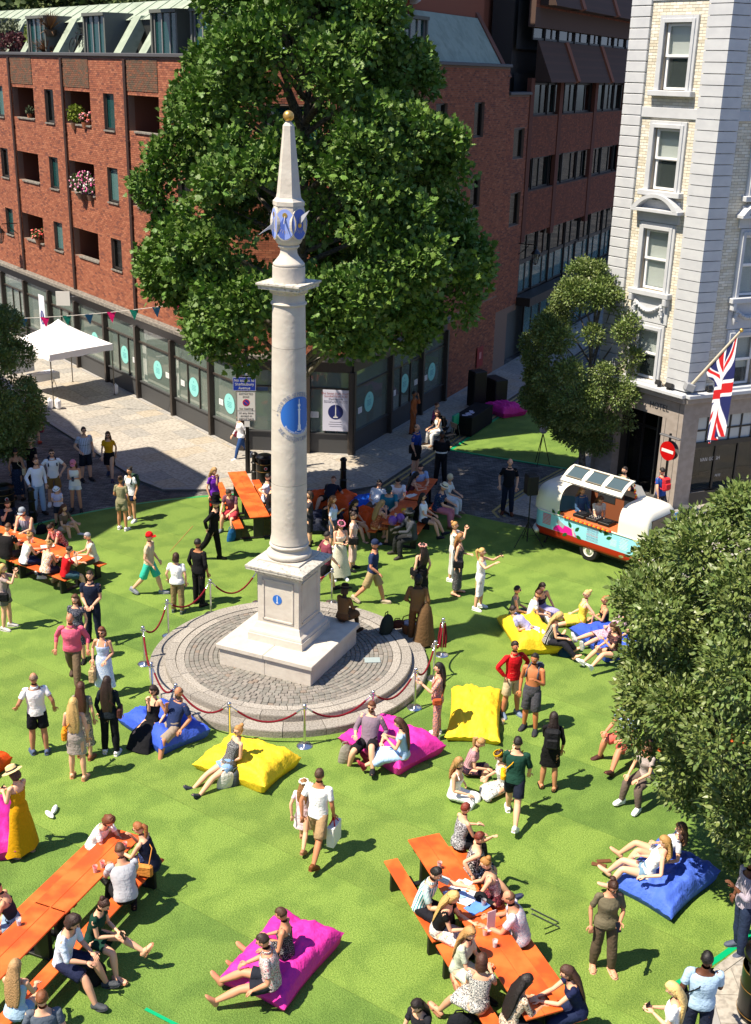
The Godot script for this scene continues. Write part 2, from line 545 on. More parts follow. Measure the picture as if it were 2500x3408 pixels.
# bricks laid on a wall: the near ones singly, the rest as one mass
func lay_bricks(root: Node3D, f: Transform3D, u0: float, u1: float, y0: float, y1: float, holes: Array, tones: Array, weights: Array, sd: int, singles: int, size := Vector2(0.225, 0.075), proud := 0.008) -> void:
	var r := RandomNumberGenerator.new()
	r.seed = sd
	var spots := []
	var rows := int((y1 - y0) / size.y)
	for k in rows:
		var y := y0 + k * size.y
		var cuts := []
		for h in holes:
			if y + size.y > h.position.y + 0.01 and y < h.end.y - 0.01: cuts.append(Vector2(h.position.x, h.end.x))
		cuts.sort_custom(func(a, b): return a.x < b.x)
		var spans := []
		var x := u0
		for cc in cuts:
			if cc.x > x: spans.append(Vector2(x, cc.x))
			x = maxf(x, cc.y)
		if x < u1: spans.append(Vector2(x, u1))
		for s in spans:
			var p: float = floor(s.x / size.x) * size.x + (size.x * 0.5 if k % 2 else 0.0) - size.x
			while p < s.y:
				var a := maxf(p, s.x); var b := minf(p + size.x, s.y)
				if b - a > 0.03: spots.append([a, b, y])
				p += size.x
	var bm := MB.new()
	# front, sides, top and bottom of one brick, a metre cube to be scaled
	bm.quad(Vector3(-.5, -.5, .5), Vector3(.5, -.5, .5), Vector3(.5, .5, .5), Vector3(-.5, .5, .5))
	bm.quad(Vector3(-.5, .5, .5), Vector3(.5, .5, .5), Vector3(.5, .5, -.5), Vector3(-.5, .5, -.5))
	bm.quad(Vector3(-.5, -.5, -.5), Vector3(.5, -.5, -.5), Vector3(.5, -.5, .5), Vector3(-.5, -.5, .5))
	bm.quad(Vector3(.5, -.5, .5), Vector3(.5, -.5, -.5), Vector3(.5, .5, -.5), Vector3(.5, .5, .5))
	bm.quad(Vector3(-.5, -.5, -.5), Vector3(-.5, -.5, .5), Vector3(-.5, .5, .5), Vector3(-.5, .5, -.5))
	var mesh := bm.mesh()
	var mm := MultiMesh.new()
	mm.transform_format = MultiMesh.TRANSFORM_3D
	mm.use_colors = true
	mm.mesh = mesh
	var xf := []
	var cl := []
	for s in spots:
		var t := f * Transform3D(Basis.from_scale(Vector3(s[1] - s[0] - 0.01, size.y - 0.011, 0.03)), Vector3((s[0] + s[1]) * 0.5, s[2] + size.y * 0.5, proud - 0.015 + r.randf_range(-0.002, 0.002)))
		xf.append(t)
		var k := r.rand_weighted(PackedFloat32Array(weights))
		cl.append(tones[k])
	var order := range(spots.size())
	var eye := root.global_transform.affine_inverse() * Vector3(1.9, 12.9, 24.2)
	order.sort_custom(func(a, b): return xf[a].origin.distance_squared_to(eye) < xf[b].origin.distance_squared_to(eye))
	mm.instance_count = maxi(order.size() - singles, 0)
	for i in order.size():
		var q: int = order[i]
		if i < singles:
			part(root, "brick", mesh, mat(cl[q].linear_to_srgb(), 0.9), xf[q])
		else:
			mm.set_instance_transform(i - singles, xf[q])
			var j: float = r.randf_range(0.88, 1.1)
			mm.set_instance_color(i - singles, Color(cl[q].r * j, cl[q].g * j, cl[q].b * j))
	var o := MultiMeshInstance3D.new()
	o.multimesh = mm
	var m := StandardMaterial3D.new()
	m.vertex_color_use_as_albedo = true; m.roughness = 0.9
	o.material_override = m
	o.name = "brickwork"
	o.set_meta("kind", "stuff")
	root.add_child(o, true)

func wall_part(root: Node3D, f: Transform3D, u0: float, u1: float, y0: float, y1: float, holes: Array, m: Material, thick := 0.25, nm := "wall") -> MeshInstance3D:
	var mb := MB.new()
	for s in solids(u0, u1, y0, y1, holes):
		mb.box(f * Transform3D(Basis(), Vector3(s.get_center().x, s.get_center().y, -thick * 0.5)), Vector3(s.size.x, s.size.y, thick))
	return part(root, nm, mb, m)

# a framed window set in a reveal: frame with its pane as a child
func simple_window(root: Node3D, f: Transform3D, r: Rect2, back: float, fm: Material, pm: Material, split := 0.0, bar := 0.06, nm := "window") -> MeshInstance3D:
	var mb := MB.new()
	var c := r.get_center()
	var t := f * Transform3D(Basis(), Vector3(c.x, c.y, -back))
	for s in [-1.0, 1.0]:
		mb.box(t * Transform3D(Basis(), Vector3(s * (r.size.x - bar) * 0.5, 0, 0)), Vector3(bar, r.size.y, 0.07))
		mb.box(t * Transform3D(Basis(), Vector3(0, s * (r.size.y - bar) * 0.5, 0.001)), Vector3(r.size.x, bar, 0.07))
	if split > 0.0:
		mb.box(t * Transform3D(Basis(), Vector3(-r.size.x * 0.5 + r.size.x * split, 0, 0.002)), Vector3(bar * 0.8, r.size.y, 0.06))
	var w := part(root, nm, mb, fm)
	mb = MB.new()
	mb.box(t * Transform3D(Basis(), Vector3(0, 0, -0.01)), Vector3(r.size.x - bar, r.size.y - bar, 0.012))
	part(w, "pane", mb, pm)
	return w

func make_brick_building() -> void:
	var root := thing("brick_building", "long red brick corner building with green copper roof and dark shopfronts", "building")
	var mortar := mat(lin(0.22, 0.145, 0.11), 0.95)
	var reds := [Color(0.31, 0.1, 0.05), Color(0.265, 0.083, 0.043), Color(0.36, 0.13, 0.068), Color(0.185, 0.06, 0.038)]
	var dull := [Color(0.13, 0.075, 0.045), Color(0.16, 0.07, 0.04), Color(0.1, 0.07, 0.045), Color(0.2, 0.08, 0.04)]
	var dark := mat(lin(0.03, 0.026, 0.023), 0.5)
	var bronze := mat(lin(0.045, 0.036, 0.03), 0.45)
	var stone := grainy("sill", ntex("sill", 128, 0.05, [lin(0.13, 0.115, 0.1), lin(0.24, 0.22, 0.19)], [0.3, 0.7]), 1.0)
	var coping := mat(lin(0.07, 0.07, 0.075), 0.6)
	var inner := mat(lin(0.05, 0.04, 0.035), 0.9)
	var tints := [glass("pane_teal", Color(0.12, 0.3, 0.3), 0.55), glass("pane_dark", Color(0.03, 0.05, 0.05), 0.6), glass("pane_pale", Color(0.35, 0.5, 0.5), 0.6)]
	var blind := mat(lin(0.12, 0.3, 0.26), 0.8)
	var curtain := mat(lin(0.45, 0.44, 0.4), 0.9)
	var fl := frame(LA, LD)          # local x runs to the corner: u metres back is x = -u
	var fr := frame(RA, RD)
	var fc := frame(CH, RA - CH)
	var chw := CH.distance_to(RA)
	# --- upper walls with balconies and windows
	var rows := [[10.5, 11.86], [7.74, 9.07], [5.06, 6.3]]
	var holes := []
	var wins := []
	var balcs := []
	var stains := []
	for k in range(-1, 4):
		var pipe := 6.13 + 6.06 * k
		for j in 3:
			var y0: float = rows[j][0]
			var y1: float = rows[j][1]
			var w := Rect2(-(pipe + 2.1), y0, 0.98, y1 - y0)
			var b := Rect2(-(pipe - 0.15), y0 + 0.07, 2.55, y1 - y0 - 0.07)
			if w.end.x < 1.9: holes.append(w); wins.append([w, j, k])
			if b.end.x < 1.9 and k > -1: holes.append(b); balcs.append([b, j, k])
		if k > -1: stains.append(Rect2(-(pipe - 0.15), 12.0, 2.55, 1.15))
	var xe := 2.1
	var wall := wall_part(root, fl, -26, xe, 3.6, 13.2, holes, mortar)
	lay_bricks(wall, fl, -26, xe, 3.6, 13.2, holes + stains, reds, [3, 2, 2, 0.7], 21, 300)
	for s in stains:
		lay_bricks(wall, fl, s.position.x, s.end.x, s.position.y, s.end.y, [], dull, [2, 2, 1, 1], 22, 0, Vector2(0.225, 0.075), 0.03)
	wall = wall_part(root, fc, 0, chw, 3.6, 13.2, [Rect2(0.9, 5.06, 1.9, 1.3), Rect2(0.9, 7.74, 1.9, 1.3), Rect2(0.9, 10.5, 1.9, 1.3)], mortar)
	lay_bricks(wall, fc, 0, chw, 3.6, 13.2, [Rect2(0.9, 5.06, 1.9, 1.3), Rect2(0.9, 7.74, 1.9, 1.3), Rect2(0.9, 10.5, 1.9, 1.3)], reds, [3, 2, 2, 0.7], 23, 0)
	var rw := [Rect2(15.25, 9.43, 1.4, 1.27), Rect2(15.3, 6.5, 1.35, 1.45)]
	for k in 3: for j in 3: rw.append(Rect2(2.6 + k * 3.9, rows[j][0], 1.1, rows[j][1] - rows[j][0]))
	var low := [Rect2(-0.1, 3.0, 8.6, 0.6)]
	wall = wall_part(root, fr, 0, 14.3, 3.6, 13.2, rw, mortar)
	lay_bricks(wall, fr, 0, 14.3, 3.6, 13.2, rw, reds, [2, 3, 1, 1], 24, 0)
	wall = wall_part(root, fr, 14.3, 17.1, 0.0, 12.1, rw + [Rect2(15.9, 0, 1.2, 2.5)], mortar)
	lay_bricks(wall, fr, 14.3, 17.1, 2.8, 12.1, rw, reds, [1, 3, 0.5, 2], 25, 0)
	wall = wall_part(root, fr, 8.45, 14.3, 0, 3.6, [], mortar)
	lay_bricks(wall, fr, 8.45, 14.3, 0, 3.6, [], reds, [1, 3, 0.5, 1.5], 26, 0)
	var mb := MB.new()
	# --- windows
	for w in wins + [[Rect2(0.9, 5.06, 1.9, 1.3), 2, 9], [Rect2(0.9, 7.74, 1.9, 1.3), 1, 9], [Rect2(0.9, 10.5, 1.9, 1.3), 0, 9]]:
		var f: Transform3D = fc if w[2] == 9 else fl
		var o := simple_window(root, f, w[0], 0.13, dark, tints[posmod(w[1] * 2 + w[2], 3)], 0.0, 0.08)
		mb = MB.new()
		var c: Vector2 = w[0].get_center()
		mb.box(f * Transform3D(Basis(), Vector3(c.x, w[0].position.y - 0.03, -0.06)), Vector3(1.02, 0.06, 0.24))
		part(o, "sill", mb, stone)
		mb = MB.new()
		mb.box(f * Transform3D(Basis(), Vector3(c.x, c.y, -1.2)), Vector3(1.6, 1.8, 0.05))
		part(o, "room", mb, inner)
		if posmod(w[1] + w[2], 3) != 0:
			mb = MB.new()
			mb.box(f * Transform3D(Basis(), Vector3(c.x + (0.18 if posmod(w[2], 2) else -0.1), c.y, -0.3)), Vector3(0.5, 1.25, 0.03))
			part(o, "blind", mb, blind if posmod(w[1] + w[2], 2) else curtain)
	for w in rw:
		var o := simple_window(root, fr, w, 0.13, dark, tints[1], 0.0, 0.07)
		mb = MB.new()
		mb.box(fr * Transform3D(Basis(), Vector3(w.get_center().x, w.get_center().y, -0.35)), Vector3(1.6, 1.6, 0.05))
		part(o, "blind", mb, curtain)
	# --- balconies: a deep recess with a door, a sill on the parapet
	for bq in balcs:
		var b: Rect2 = bq[0]
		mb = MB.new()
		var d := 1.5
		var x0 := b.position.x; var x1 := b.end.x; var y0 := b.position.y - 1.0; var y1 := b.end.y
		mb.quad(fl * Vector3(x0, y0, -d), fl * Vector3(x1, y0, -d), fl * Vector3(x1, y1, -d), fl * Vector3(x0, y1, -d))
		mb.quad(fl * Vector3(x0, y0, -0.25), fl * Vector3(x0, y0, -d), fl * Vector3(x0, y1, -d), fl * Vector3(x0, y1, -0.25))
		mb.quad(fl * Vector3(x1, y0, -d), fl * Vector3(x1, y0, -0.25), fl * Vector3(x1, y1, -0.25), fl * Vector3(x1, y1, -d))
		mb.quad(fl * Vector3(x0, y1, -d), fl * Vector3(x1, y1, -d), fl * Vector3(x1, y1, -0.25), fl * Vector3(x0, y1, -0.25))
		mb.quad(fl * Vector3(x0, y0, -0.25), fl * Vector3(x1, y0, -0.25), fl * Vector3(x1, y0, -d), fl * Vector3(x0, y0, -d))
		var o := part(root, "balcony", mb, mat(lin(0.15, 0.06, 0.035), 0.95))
		mb = MB.new()
		mb.box(fl * Transform3D(Basis(), Vector3((x0 + x1) * 0.5 + 0.25, b.position.y - 0.03, -0.09)), Vector3(2.05, 0.07, 0.3), 0.008)
		part(o, "sill", mb, stone)
		mb = MB.new()
		mb.box(fl * Transform3D(Basis(), Vector3((x0 + x1) * 0.5, y0 + 1.0, -d + 0.03)), Vector3(1.3, 2.0, 0.05))
		part(o, "door", mb, dark)
		mb = MB.new()
		mb.box(fl * Transform3D(Basis(), Vector3((x0 + x1) * 0.5, y0 + 1.05, -d + 0.065)), Vector3(1.1, 1.7, 0.02))
		part(o, "pane", mb, tints[1])
	# --- drain pipes, coping, cornice
	for k in 5:
		var x := -6.13 - 6.06 * (k - 1)
		if k == 0: x = 0.03
		mb = MB.new()
		for q in 2:
			mb.tube([fl * Vector3(x + 0.1 * q, 13.1, 0.07), fl * Vector3(x + 0.1 * q, 3.6, 0.07)], [0.045, 0.045], 8)
		for y in [4.6, 7.4, 10.2, 12.9]: mb.box(fl * Transform3D(Basis(), Vector3(x + 0.05, y, 0.05)), Vector3(0.26, 0.05, 0.1))
		part(root, "drain_pipe", mb, mat(lin(0.05, 0.025, 0.02), 0.6))
	for e in [[fl, -26.0, xe, 13.2], [fc, 0.0, chw, 13.2], [fr, 0.0, 14.3, 13.2], [fr, 14.3, 17.1, 12.1]]:
		mb = MB.new()
		mb.box(e[0] * Transform3D(Basis(), Vector3((e[1] + e[2]) * 0.5, e[3] + 0.06, -0.1)), Vector3(e[2] - e[1], 0.13, 0.42), 0.02)
		part(root, "coping", mb, coping)
	for e in [[fl, -26.0, xe - 0.05], [fc, 0.0, chw], [fr, 0.05, 8.5]]:
		mb = MB.new()
		mb.box(e[0] * Transform3D(Basis(), Vector3((e[1] + e[2]) * 0.5, 3.52, 0.07)), Vector3(e[2] - e[1], 0.16, 0.5), 0.02)
		part(root, "cornice", mb, stone)
		mb = MB.new()
		mb.box(e[0] * Transform3D(Basis(), Vector3((e[1] + e[2]) * 0.5, 3.24, -0.05)), Vector3(e[2] - e[1], 0.42, 0.2))
		part(root, "fascia", mb, bronze)
	# --- shopfronts
	var clear := glass("shop_glass", Color(0.62, 0.7, 0.66), 0.2)
	var panel := mat(lin(0.055, 0.057, 0.06), 0.55)
	var posts := [-1]
	for e in [[fl, [-24.56, -21.49, -18.42, -15.35, -12.28, -9.21, -6.14, -3.07, 0.0, 2.1]], [fc, [0.0, 2.38, chw]], [fr, [0.0, 3.1, 6.0, 8.45]]]:
		var f: Transform3D = e[0]
		var xs: Array = e[1]
		for i in xs.size():
			mb = MB.new()
			mb.box(f * Transform3D(Basis(), Vector3(xs[i], 1.53, 0.03)), Vector3(0.16, 3.06, 0.26), 0.01)
			part(root, "pillar", mb, bronze)
			if i == xs.size() - 1: continue
			var w: float = xs[i + 1] - xs[i] - 0.16
			var cx: float = (xs[i + 1] + xs[i]) * 0.5
			mb = MB.new()
			mb.box(f * Transform3D(Basis(), Vector3(cx, 0.38, -0.06)), Vector3(w, 0.76, 0.1))
			mb.box(f * Transform3D(Basis(), Vector3(cx, 0.79, -0.02)), Vector3(w, 0.05, 0.14))
			part(root, "stall_riser", mb, panel)
			mb = MB.new()
			mb.box(f * Transform3D(Basis(), Vector3(cx, 2.43, -0.03)), Vector3(w, 0.06, 0.09))
			if i % 2:
				for s in [0.37, 0.69]: mb.box(f * Transform3D(Basis(), Vector3(xs[i] + 0.08 + w * s, 1.6, -0.031)), Vector3(0.05, 1.6, 0.08))
			var fm := part(root, "shop_window", mb, bronze)
			for s in [[0.82, 2.4], [2.46, 3.03]]:
				mb = MB.new()
				mb.box(f * Transform3D(Basis(), Vector3(cx, (s[0] + s[1]) * 0.5, -0.05)), Vector3(w - 0.004, s[1] - s[0], 0.012))
				part(fm, "pane", mb, clear)
	# shop interior: floor, back wall and a few white display boards
	mb = MB.new()
	var back := [fl * Vector3(-26, 0, -2.6), fl * Vector3(2.4, 0, -2.6), fr * Vector3(2.4, 0, -2.6), fr * Vector3(8.4, 0, -2.6)]
	for i in 3: mb.quad(back[i], back[i + 1], back[i + 1] + Vector3.UP * 3.5, back[i] + Vector3.UP * 3.5)
	part(root, "shop_back_wall", mb, mat(lin(0.2, 0.21, 0.2), 0.9))
	mb = MB.new()
	mb.prism(PackedVector2Array([v2(fl * Vector3(-26, 0, -0.1)), v2(fl * Vector3(1.9, 0, -0.1)), v2(fr * Vector3(0, 0, -0.1)), v2(fr * Vector3(8.4, 0, -0.1)), v2(fr * Vector3(8.4, 0, -2.5)), v2(fl * Vector3(-26, 0, -2.5))]), 0.03, 0.07)
	part(root, "shop_floor", mb, mat(lin(0.28, 0.28, 0.26), 0.5))
	mb = MB.new()
	mb.prism(PackedVector2Array([v2(fl * Vector3(-26, 0, -0.1)), v2(fl * Vector3(1.9, 0, -0.1)), v2(fr * Vector3(0, 0, -0.1)), v2(fr * Vector3(17, 0, -0.1)), v2(fr * Vector3(20, 0, -8)), v2(fl * Vector3(-26, 0, -8))]), 3.3, 3.5)
	mb.prism(PackedVector2Array([v2(fl * Vector3(-26, 0, -0.25)), v2(fl * Vector3(1.9, 0, -0.25)), v2(fr * Vector3(0, 0, -0.25)), v2(fr * Vector3(14.2, 0, -0.25)), v2(fr * Vector3(16, 0, -6)), v2(fl * Vector3(-26, 0, -6))]), 13.0, 13.1)
	part(root, "floor_slab", mb, mat(lin(0.12, 0.12, 0.12), 0.9))
	for x in [-3.75, -0.9, -6.6, -10.2]:
		mb = MB.new()
		mb.box(fl * Transform3D(Basis(), Vector3(x, 1.45, -0.5)), Vector3(0.34, 2.3, 0.03))
		part(root, "display_board", mb, mat(lin(0.75, 0.76, 0.74), 0.8))
	# --- copper mansard with dormers and ribs
	var copper := grainy("copper", ntex("copper", 256, 0.02, [lin(0.22, 0.27, 0.2), lin(0.34, 0.39, 0.3), lin(0.29, 0.35, 0.27)], [0.3, 0.5, 0.7], 5), 0.25, 0.7)
	var cheek := mat(lin(0.045, 0.05, 0.045), 0.8)
	for e in [[fl, -26.0, xe, copper], [fr, 0.0, 14.2, copper]]:
		var f: Transform3D = e[0]
		mb = MB.new()
		# upper slope over the dormer line, then the flat behind
		var x := float(e[1])
		while x < e[2]:
			var w := minf(1.1, e[2] - x)
			mb.quad(f * Vector3(x + 0.01, 14.55, -1.35), f * Vector3(x + w - 0.01, 14.55, -1.35), f * Vector3(x + w - 0.01, 15.3, -2.6), f * Vector3(x + 0.01, 15.3, -2.6))
			mb.box(f * Transform3D(Basis(Vector3.RIGHT, 0.54) , Vector3(x, 14.93, -1.98)), Vector3(0.03, 0.05, 1.46))
			x += 1.1
		mb.quad(f * Vector3(e[1], 15.3, -2.6), f * Vector3(e[2], 15.3, -2.6), f * Vector3(e[2], 15.45, -9), f * Vector3(e[1], 15.45, -9))
		part(root, "roof", mb, e[3])
		mb = MB.new()
		mb.quad(f * Vector3(e[1], 13.1, -1.9), f * Vector3(e[2], 13.1, -1.9), f * Vector3(e[2], 14.55, -1.4), f * Vector3(e[1], 14.55, -1.4))
		part(root, "set_back_wall", mb, cheek)
	for e in [[fl, [-0.7, -3.75, -9.8, -15.9, -21.9], copper], [fr, [2.6, 5.5], copper]]:
		var f: Transform3D = e[0]
		for x in e[1]:
			mb = MB.new()
			mb.box(f * Transform3D(Basis(), Vector3(x, 14.75, -1.05)), Vector3(2.05, 0.12, 1.3))
			for s in [-1.0, 1.0]: mb.box(f * Transform3D(Basis(), Vector3(x + s * 0.98, 13.95, -1.0)), Vector3(0.12, 1.55, 1.1))
			var o := part(root, "dormer", mb, mat(lin(0.11, 0.12, 0.105), 0.7))
			mb = MB.new()
			for s in [-0.88, -0.3, 0.3, 0.88]: mb.box(f * Transform3D(Basis(), Vector3(x + s, 13.95, -0.56)), Vector3(0.07, 1.5, 0.06))
			part(o, "window_frame", mb, mat(lin(0.2, 0.2, 0.2), 0.5))
			mb = MB.new()
			mb.box(f * Transform3D(Basis(), Vector3(x, 13.95, -0.58)), Vector3(1.8, 1.5, 0.015))
			part(o, "pane", mb, tints[0])
			mb = MB.new()
			mb.box(f * Transform3D(Basis(), Vector3(x + 0.3, 13.95, -0.75)), Vector3(0.7, 1.5, 0.02))
			part(o, "curtain", mb, blind if int(x) % 2 else curtain)
	for x in [-1.9, -5.6, -7.8, -11.6, -13.9, -17.7, -19.9]:
		mb = MB.new()
		var q := [Vector2(-0.35, 13.15), Vector2(-1.4, 14.7), Vector2(-1.8, 14.7), Vector2(-1.0, 13.15)]
		var tf := fl * Transform3D(Basis(Vector3.BACK, Vector3.UP, Vector3.LEFT), Vector3(x, 0, 0))
		mb.plate(PackedVector2Array(q), -0.32, 0.32, tf)
		part(root, "roof_rib", mb, copper)
	# copper slope on the side street
	mb = MB.new()
	mb.quad(fr * Vector3(7.3, 13.25, -0.3), fr * Vector3(14.2, 13.25, -0.3), fr * Vector3(14.2, 15.1, -1.5), fr * Vector3(7.3, 15.1, -1.5))
	part(root, "roof_slope", mb, copper)
	mb = MB.new()
	mb.box(fr * Transform3D(Basis(Vector3.RIGHT, -0.58), Vector3(14.25, 14.0, -0.9)), Vector3(0.4, 3.0, 0.3))
	part(root, "party_wall", mb, mat(lin(0.17, 0.07, 0.045), 0.95))
	mb = MB.new()
	mb.box(fr * Transform3D(Basis(), Vector3(10.5, 16.5, -2.6)), Vector3(9.0, 6.0, 2.0))
	mb.box(fr * Transform3D(Basis(), Vector3(16.6, 12.0, -3.2)), Vector3(4.0, 24.0, 2.0))
	part(root, "stair_tower", mb, mat(lin(0.26, 0.085, 0.045), 0.95))
	make_office(fr)
	shop_stickers(fl, fr, fc)

func v2(p: Vector3) -> Vector2:
	return Vector2(p.x, p.z)

func make_office(fr: Transform3D) -> void:
	var root := thing("office_building", "brown brick office block with ribbon windows and sloping tiled bands in the side street", "building", RA + RD * 17.1)
	var inv := root.transform.affine_inverse()
	var f := inv * fr
	var reds := [Color(0.21, 0.06, 0.028), Color(0.16, 0.048, 0.025), Color(0.26, 0.075, 0.035)]
	var mortar := mat(lin(0.1, 0.06, 0.045), 0.95)
	var frame_m := mat(lin(0.02, 0.017, 0.015), 0.5)
	var tint := glass("office_glass", Color(0.02, 0.11, 0.11), 0.75)
	var tint2 := glass("office_glass2", Color(0.12, 0.06, 0.045), 0.75)
	var pale := glass("office_glass3", Color(0.4, 0.55, 0.55), 0.55)
	var x0 := 17.1; var x1 := 40.0
	for band in [[9.35, 11.2], [5.9, 7.9]]:
		var w := wall_part(root, f, x0, x1, band[0], band[1], [], mortar, 0.3)
		lay_bricks(w, f, x0, x1, band[0], band[1], [], reds, [3, 2, 1], 31 + int(band[0]), 0)
	var w2 := wall_part(root, f, x0, x1, 14.9, 19.0, [], mortar, 0.3)
	lay_bricks(w2, f, x0, x1, 15.7, 19.0, [], reds, [3, 2, 1], 36, 0)
	var k := 0
	for band in [[11.2, 12.6], [7.9, 9.35], [4.6, 5.9], [14.4, 15.7], [3.1, 4.6]]:
		var x := x0 + 0.5
		while x < x1 - 1.0:
			var wide := 1.0 if k % 3 else 1.55
			simple_window(root, f, Rect2(x, band[0], wide, band[1] - band[0]), 0.2 + 0.05 * (k % 2), frame_m, [tint, tint2, tint][k % 3] if band[0] > 4.0 else pale, 0.0, 0.09)
			x += wide
			k += 1
		var mb := MB.new()
		mb.quad(f * Vector3(x0, band[0] - 0.4, -0.8), f * Vector3(x1, band[0] - 0.4, -0.8), f * Vector3(x1, band[1] + 0.4, -0.8), f * Vector3(x0, band[1] + 0.4, -0.8))
		part(root, "room", mb, mat(lin(0.03, 0.03, 0.03), 0.9))
	# brick piers between window groups, sloping tiled bands
	for x in [17.3, 21.6, 27.6, 33.6, 39.0]:
		var mb := MB.new()
		mb.box(f * Transform3D(Basis(), Vector3(x, 9.2, -0.05)), Vector3(0.5, 7.2, 0.2))
		part(root, "pier", mb, mat(lin(0.13, 0.045, 0.028), 0.95))
	var tile := mat(lin(0.085, 0.045, 0.03), 0.9)
	var n := 0
	for s in [[12.65, 14.35, 0.75], [15.8, 17.6, 0.75]]:
		for g in [[17.6, 21.4], [21.9, 27.4], [27.9, 33.4], [33.9, 38.8]]:
			var mb := MB.new()
			mb.quad(f * Vector3(g[0], s[0], s[2]), f * Vector3(g[1], s[0], s[2]), f * Vector3(g[1], s[1], 0.0), f * Vector3(g[0], s[1], 0.0))
			mb.quad(f * Vector3(g[0], s[0], 0), f * Vector3(g[1], s[0], 0), f * Vector3(g[1], s[0], s[2]), f * Vector3(g[0], s[0], s[2]))
			mb.tri(f * Vector3(g[0], s[0], 0), f * Vector3(g[0], s[0], s[2]), f * Vector3(g[0], s[1], 0))
			mb.tri(f * Vector3(g[1], s[0], s[2]), f * Vector3(g[1], s[0], 0), f * Vector3(g[1], s[1], 0))
			var o := part(root, "tiled_slope", mb, mat(lin(0.06, 0.035, 0.025), 0.9))
			# courses of tiles, each lapping the one below
			var len := Vector2(s[1] - s[0], s[2]).length()
			var cnt := 14
			for r in cnt:
				mb = MB.new()
				var q := (float(r) + 0.5) / cnt
				var tf := f * Transform3D(Basis(Vector3.RIGHT, -atan2(s[2], s[1] - s[0]) + 0.06), Vector3((g[0] + g[1]) * 0.5, lerpf(s[0], s[1], q), lerpf(s[2], 0, q) + 0.02))
				mb.box(tf, Vector3(g[1] - g[0], len / cnt + 0.03, 0.03))
				part(o, "tile_course", mb, tile if (r + n) % 3 else mat(lin(0.1, 0.05, 0.033), 0.9))
			n += 1
			mb = MB.new()
			mb.box(f * Transform3D(Basis(Vector3.RIGHT, -atan2(s[2], s[1] - s[0])), Vector3(g[1] + 0.25, (s[0] + s[1]) * 0.5, s[2] * 0.5)), Vector3(0.45, len, 0.25))
			part(root, "brick_rib", mb, mat(lin(0.27, 0.1, 0.055), 0.95))
	var mb := MB.new()
	mb.box(f * Transform3D(Basis(), Vector3(28.5, 2.9, 0.3)), Vector3(23, 0.4, 0.8))
	part(root, "canopy", mb, frame_m)
	mb = MB.new()
	mb.box(f * Transform3D(Basis(), Vector3(28.5, 1.3, -0.5)), Vector3(23, 2.8, 0.1))
	part(root, "lobby_wall", mb, mat(lin(0.08, 0.09, 0.09), 0.5))
	for x in [18.5, 21.0, 23.5, 26.0, 28.5, 31.0]:
		simple_window(root, f, Rect2(x, 0.1, 2.4, 2.5), 0.1, frame_m, pale, 0.5, 0.08)
	mb = MB.new()
	mb.box(f * Transform3D(Basis(), Vector3(28.5, 11, -1.5)), Vector3(22.8, 22, 1.0))
	part(root, "core", mb, mat(lin(0.05, 0.045, 0.04), 0.9))

func shop_stickers(fl: Transform3D, fr: Transform3D, fc: Transform3D) -> void:
	var teal := mat(lin(0.25, 0.66, 0.62), 0.6)
	var paper := mat(lin(0.8, 0.8, 0.82), 0.7)
	var ink := mat(lin(0.1, 0.35, 0.4), 0.7)
	var n := 0
	for e in [[fl, -10.55, 1.6], [fl, -7.54, 1.58], [fl, -4.5, 1.57], [fl, -1.49, 1.54], [fl, 1.22, 1.53], [fr, 1.47, 1.65], [fr, 4.57, 1.65], [fr, 7.23, 1.55]]:
		var o := thing("window_sticker", "round turquoise sticker on the shop glass, " + ["behind the gazebo", "fourth from the corner on the long front", "third from the corner on the long front", "second from the corner on the long front", "nearest the sign post", "on the side street beside the poster", "on the side street, middle window", "on the side street, last window"][n], "sticker", e[0] * Vector3(e[1], e[2], 0.0), 0.0, "round stickers on the corner shop windows")
		n += 1
		o.basis = e[0].basis
		var mb := MB.new()
		mb.plate(circle(0.37, 28), -0.035, -0.03)
		part(o, "disc", mb, teal)
		mb = MB.new()
		for k in 4: mb.b(0, 0.06 - 0.06 * k, -0.028, 0.34 - 0.05 * (k % 2), 0.025, 0.003)
		mb.plate(circle(0.035, 10, Vector2(0, 0.2)), -0.029, -0.026)
		part(o, "print", mb, ink)
	for e in [[fl, -6.63, 1.53], [fl, -3.67, 1.53], [fl, -2.39, 1.5], [fl, 0.6, 1.45], [fr, 0.75, 1.5], [fr, 3.64, 1.47], [fr, 5.68, 1.46], [fr, 6.65, 1.42], [fc, 2.6, 1.46]]:
		var o := thing("paper_notice", "white paper notice on the shop glass, " + ["between the third and fourth stickers", "beside the third sticker", "beside the second sticker", "next to the sign post", "beside the poster's side street sticker", "left of the middle side street sticker", "between the last two side street stickers", "beside the last side street sticker", "left of the festival poster"][n - 8], "notice", e[0] * Vector3(e[1], e[2], 0.0), 0.0, "paper notices on the corner shop windows")
		n += 1
		o.basis = e[0].basis
		var mb := MB.new()
		mb.b(0, 0, -0.034, 0.3, 0.22, 0.004)
		part(o, "sheet", mb, paper)
		mb = MB.new()
		for k in 5: mb.b(0, 0.07 - 0.035 * k, -0.03, 0.22, 0.008, 0.002)
		part(o, "print", mb, mat(lin(0.25, 0.25, 0.27), 0.8))


const HC := Vector3(11.4, 0, -11.05)

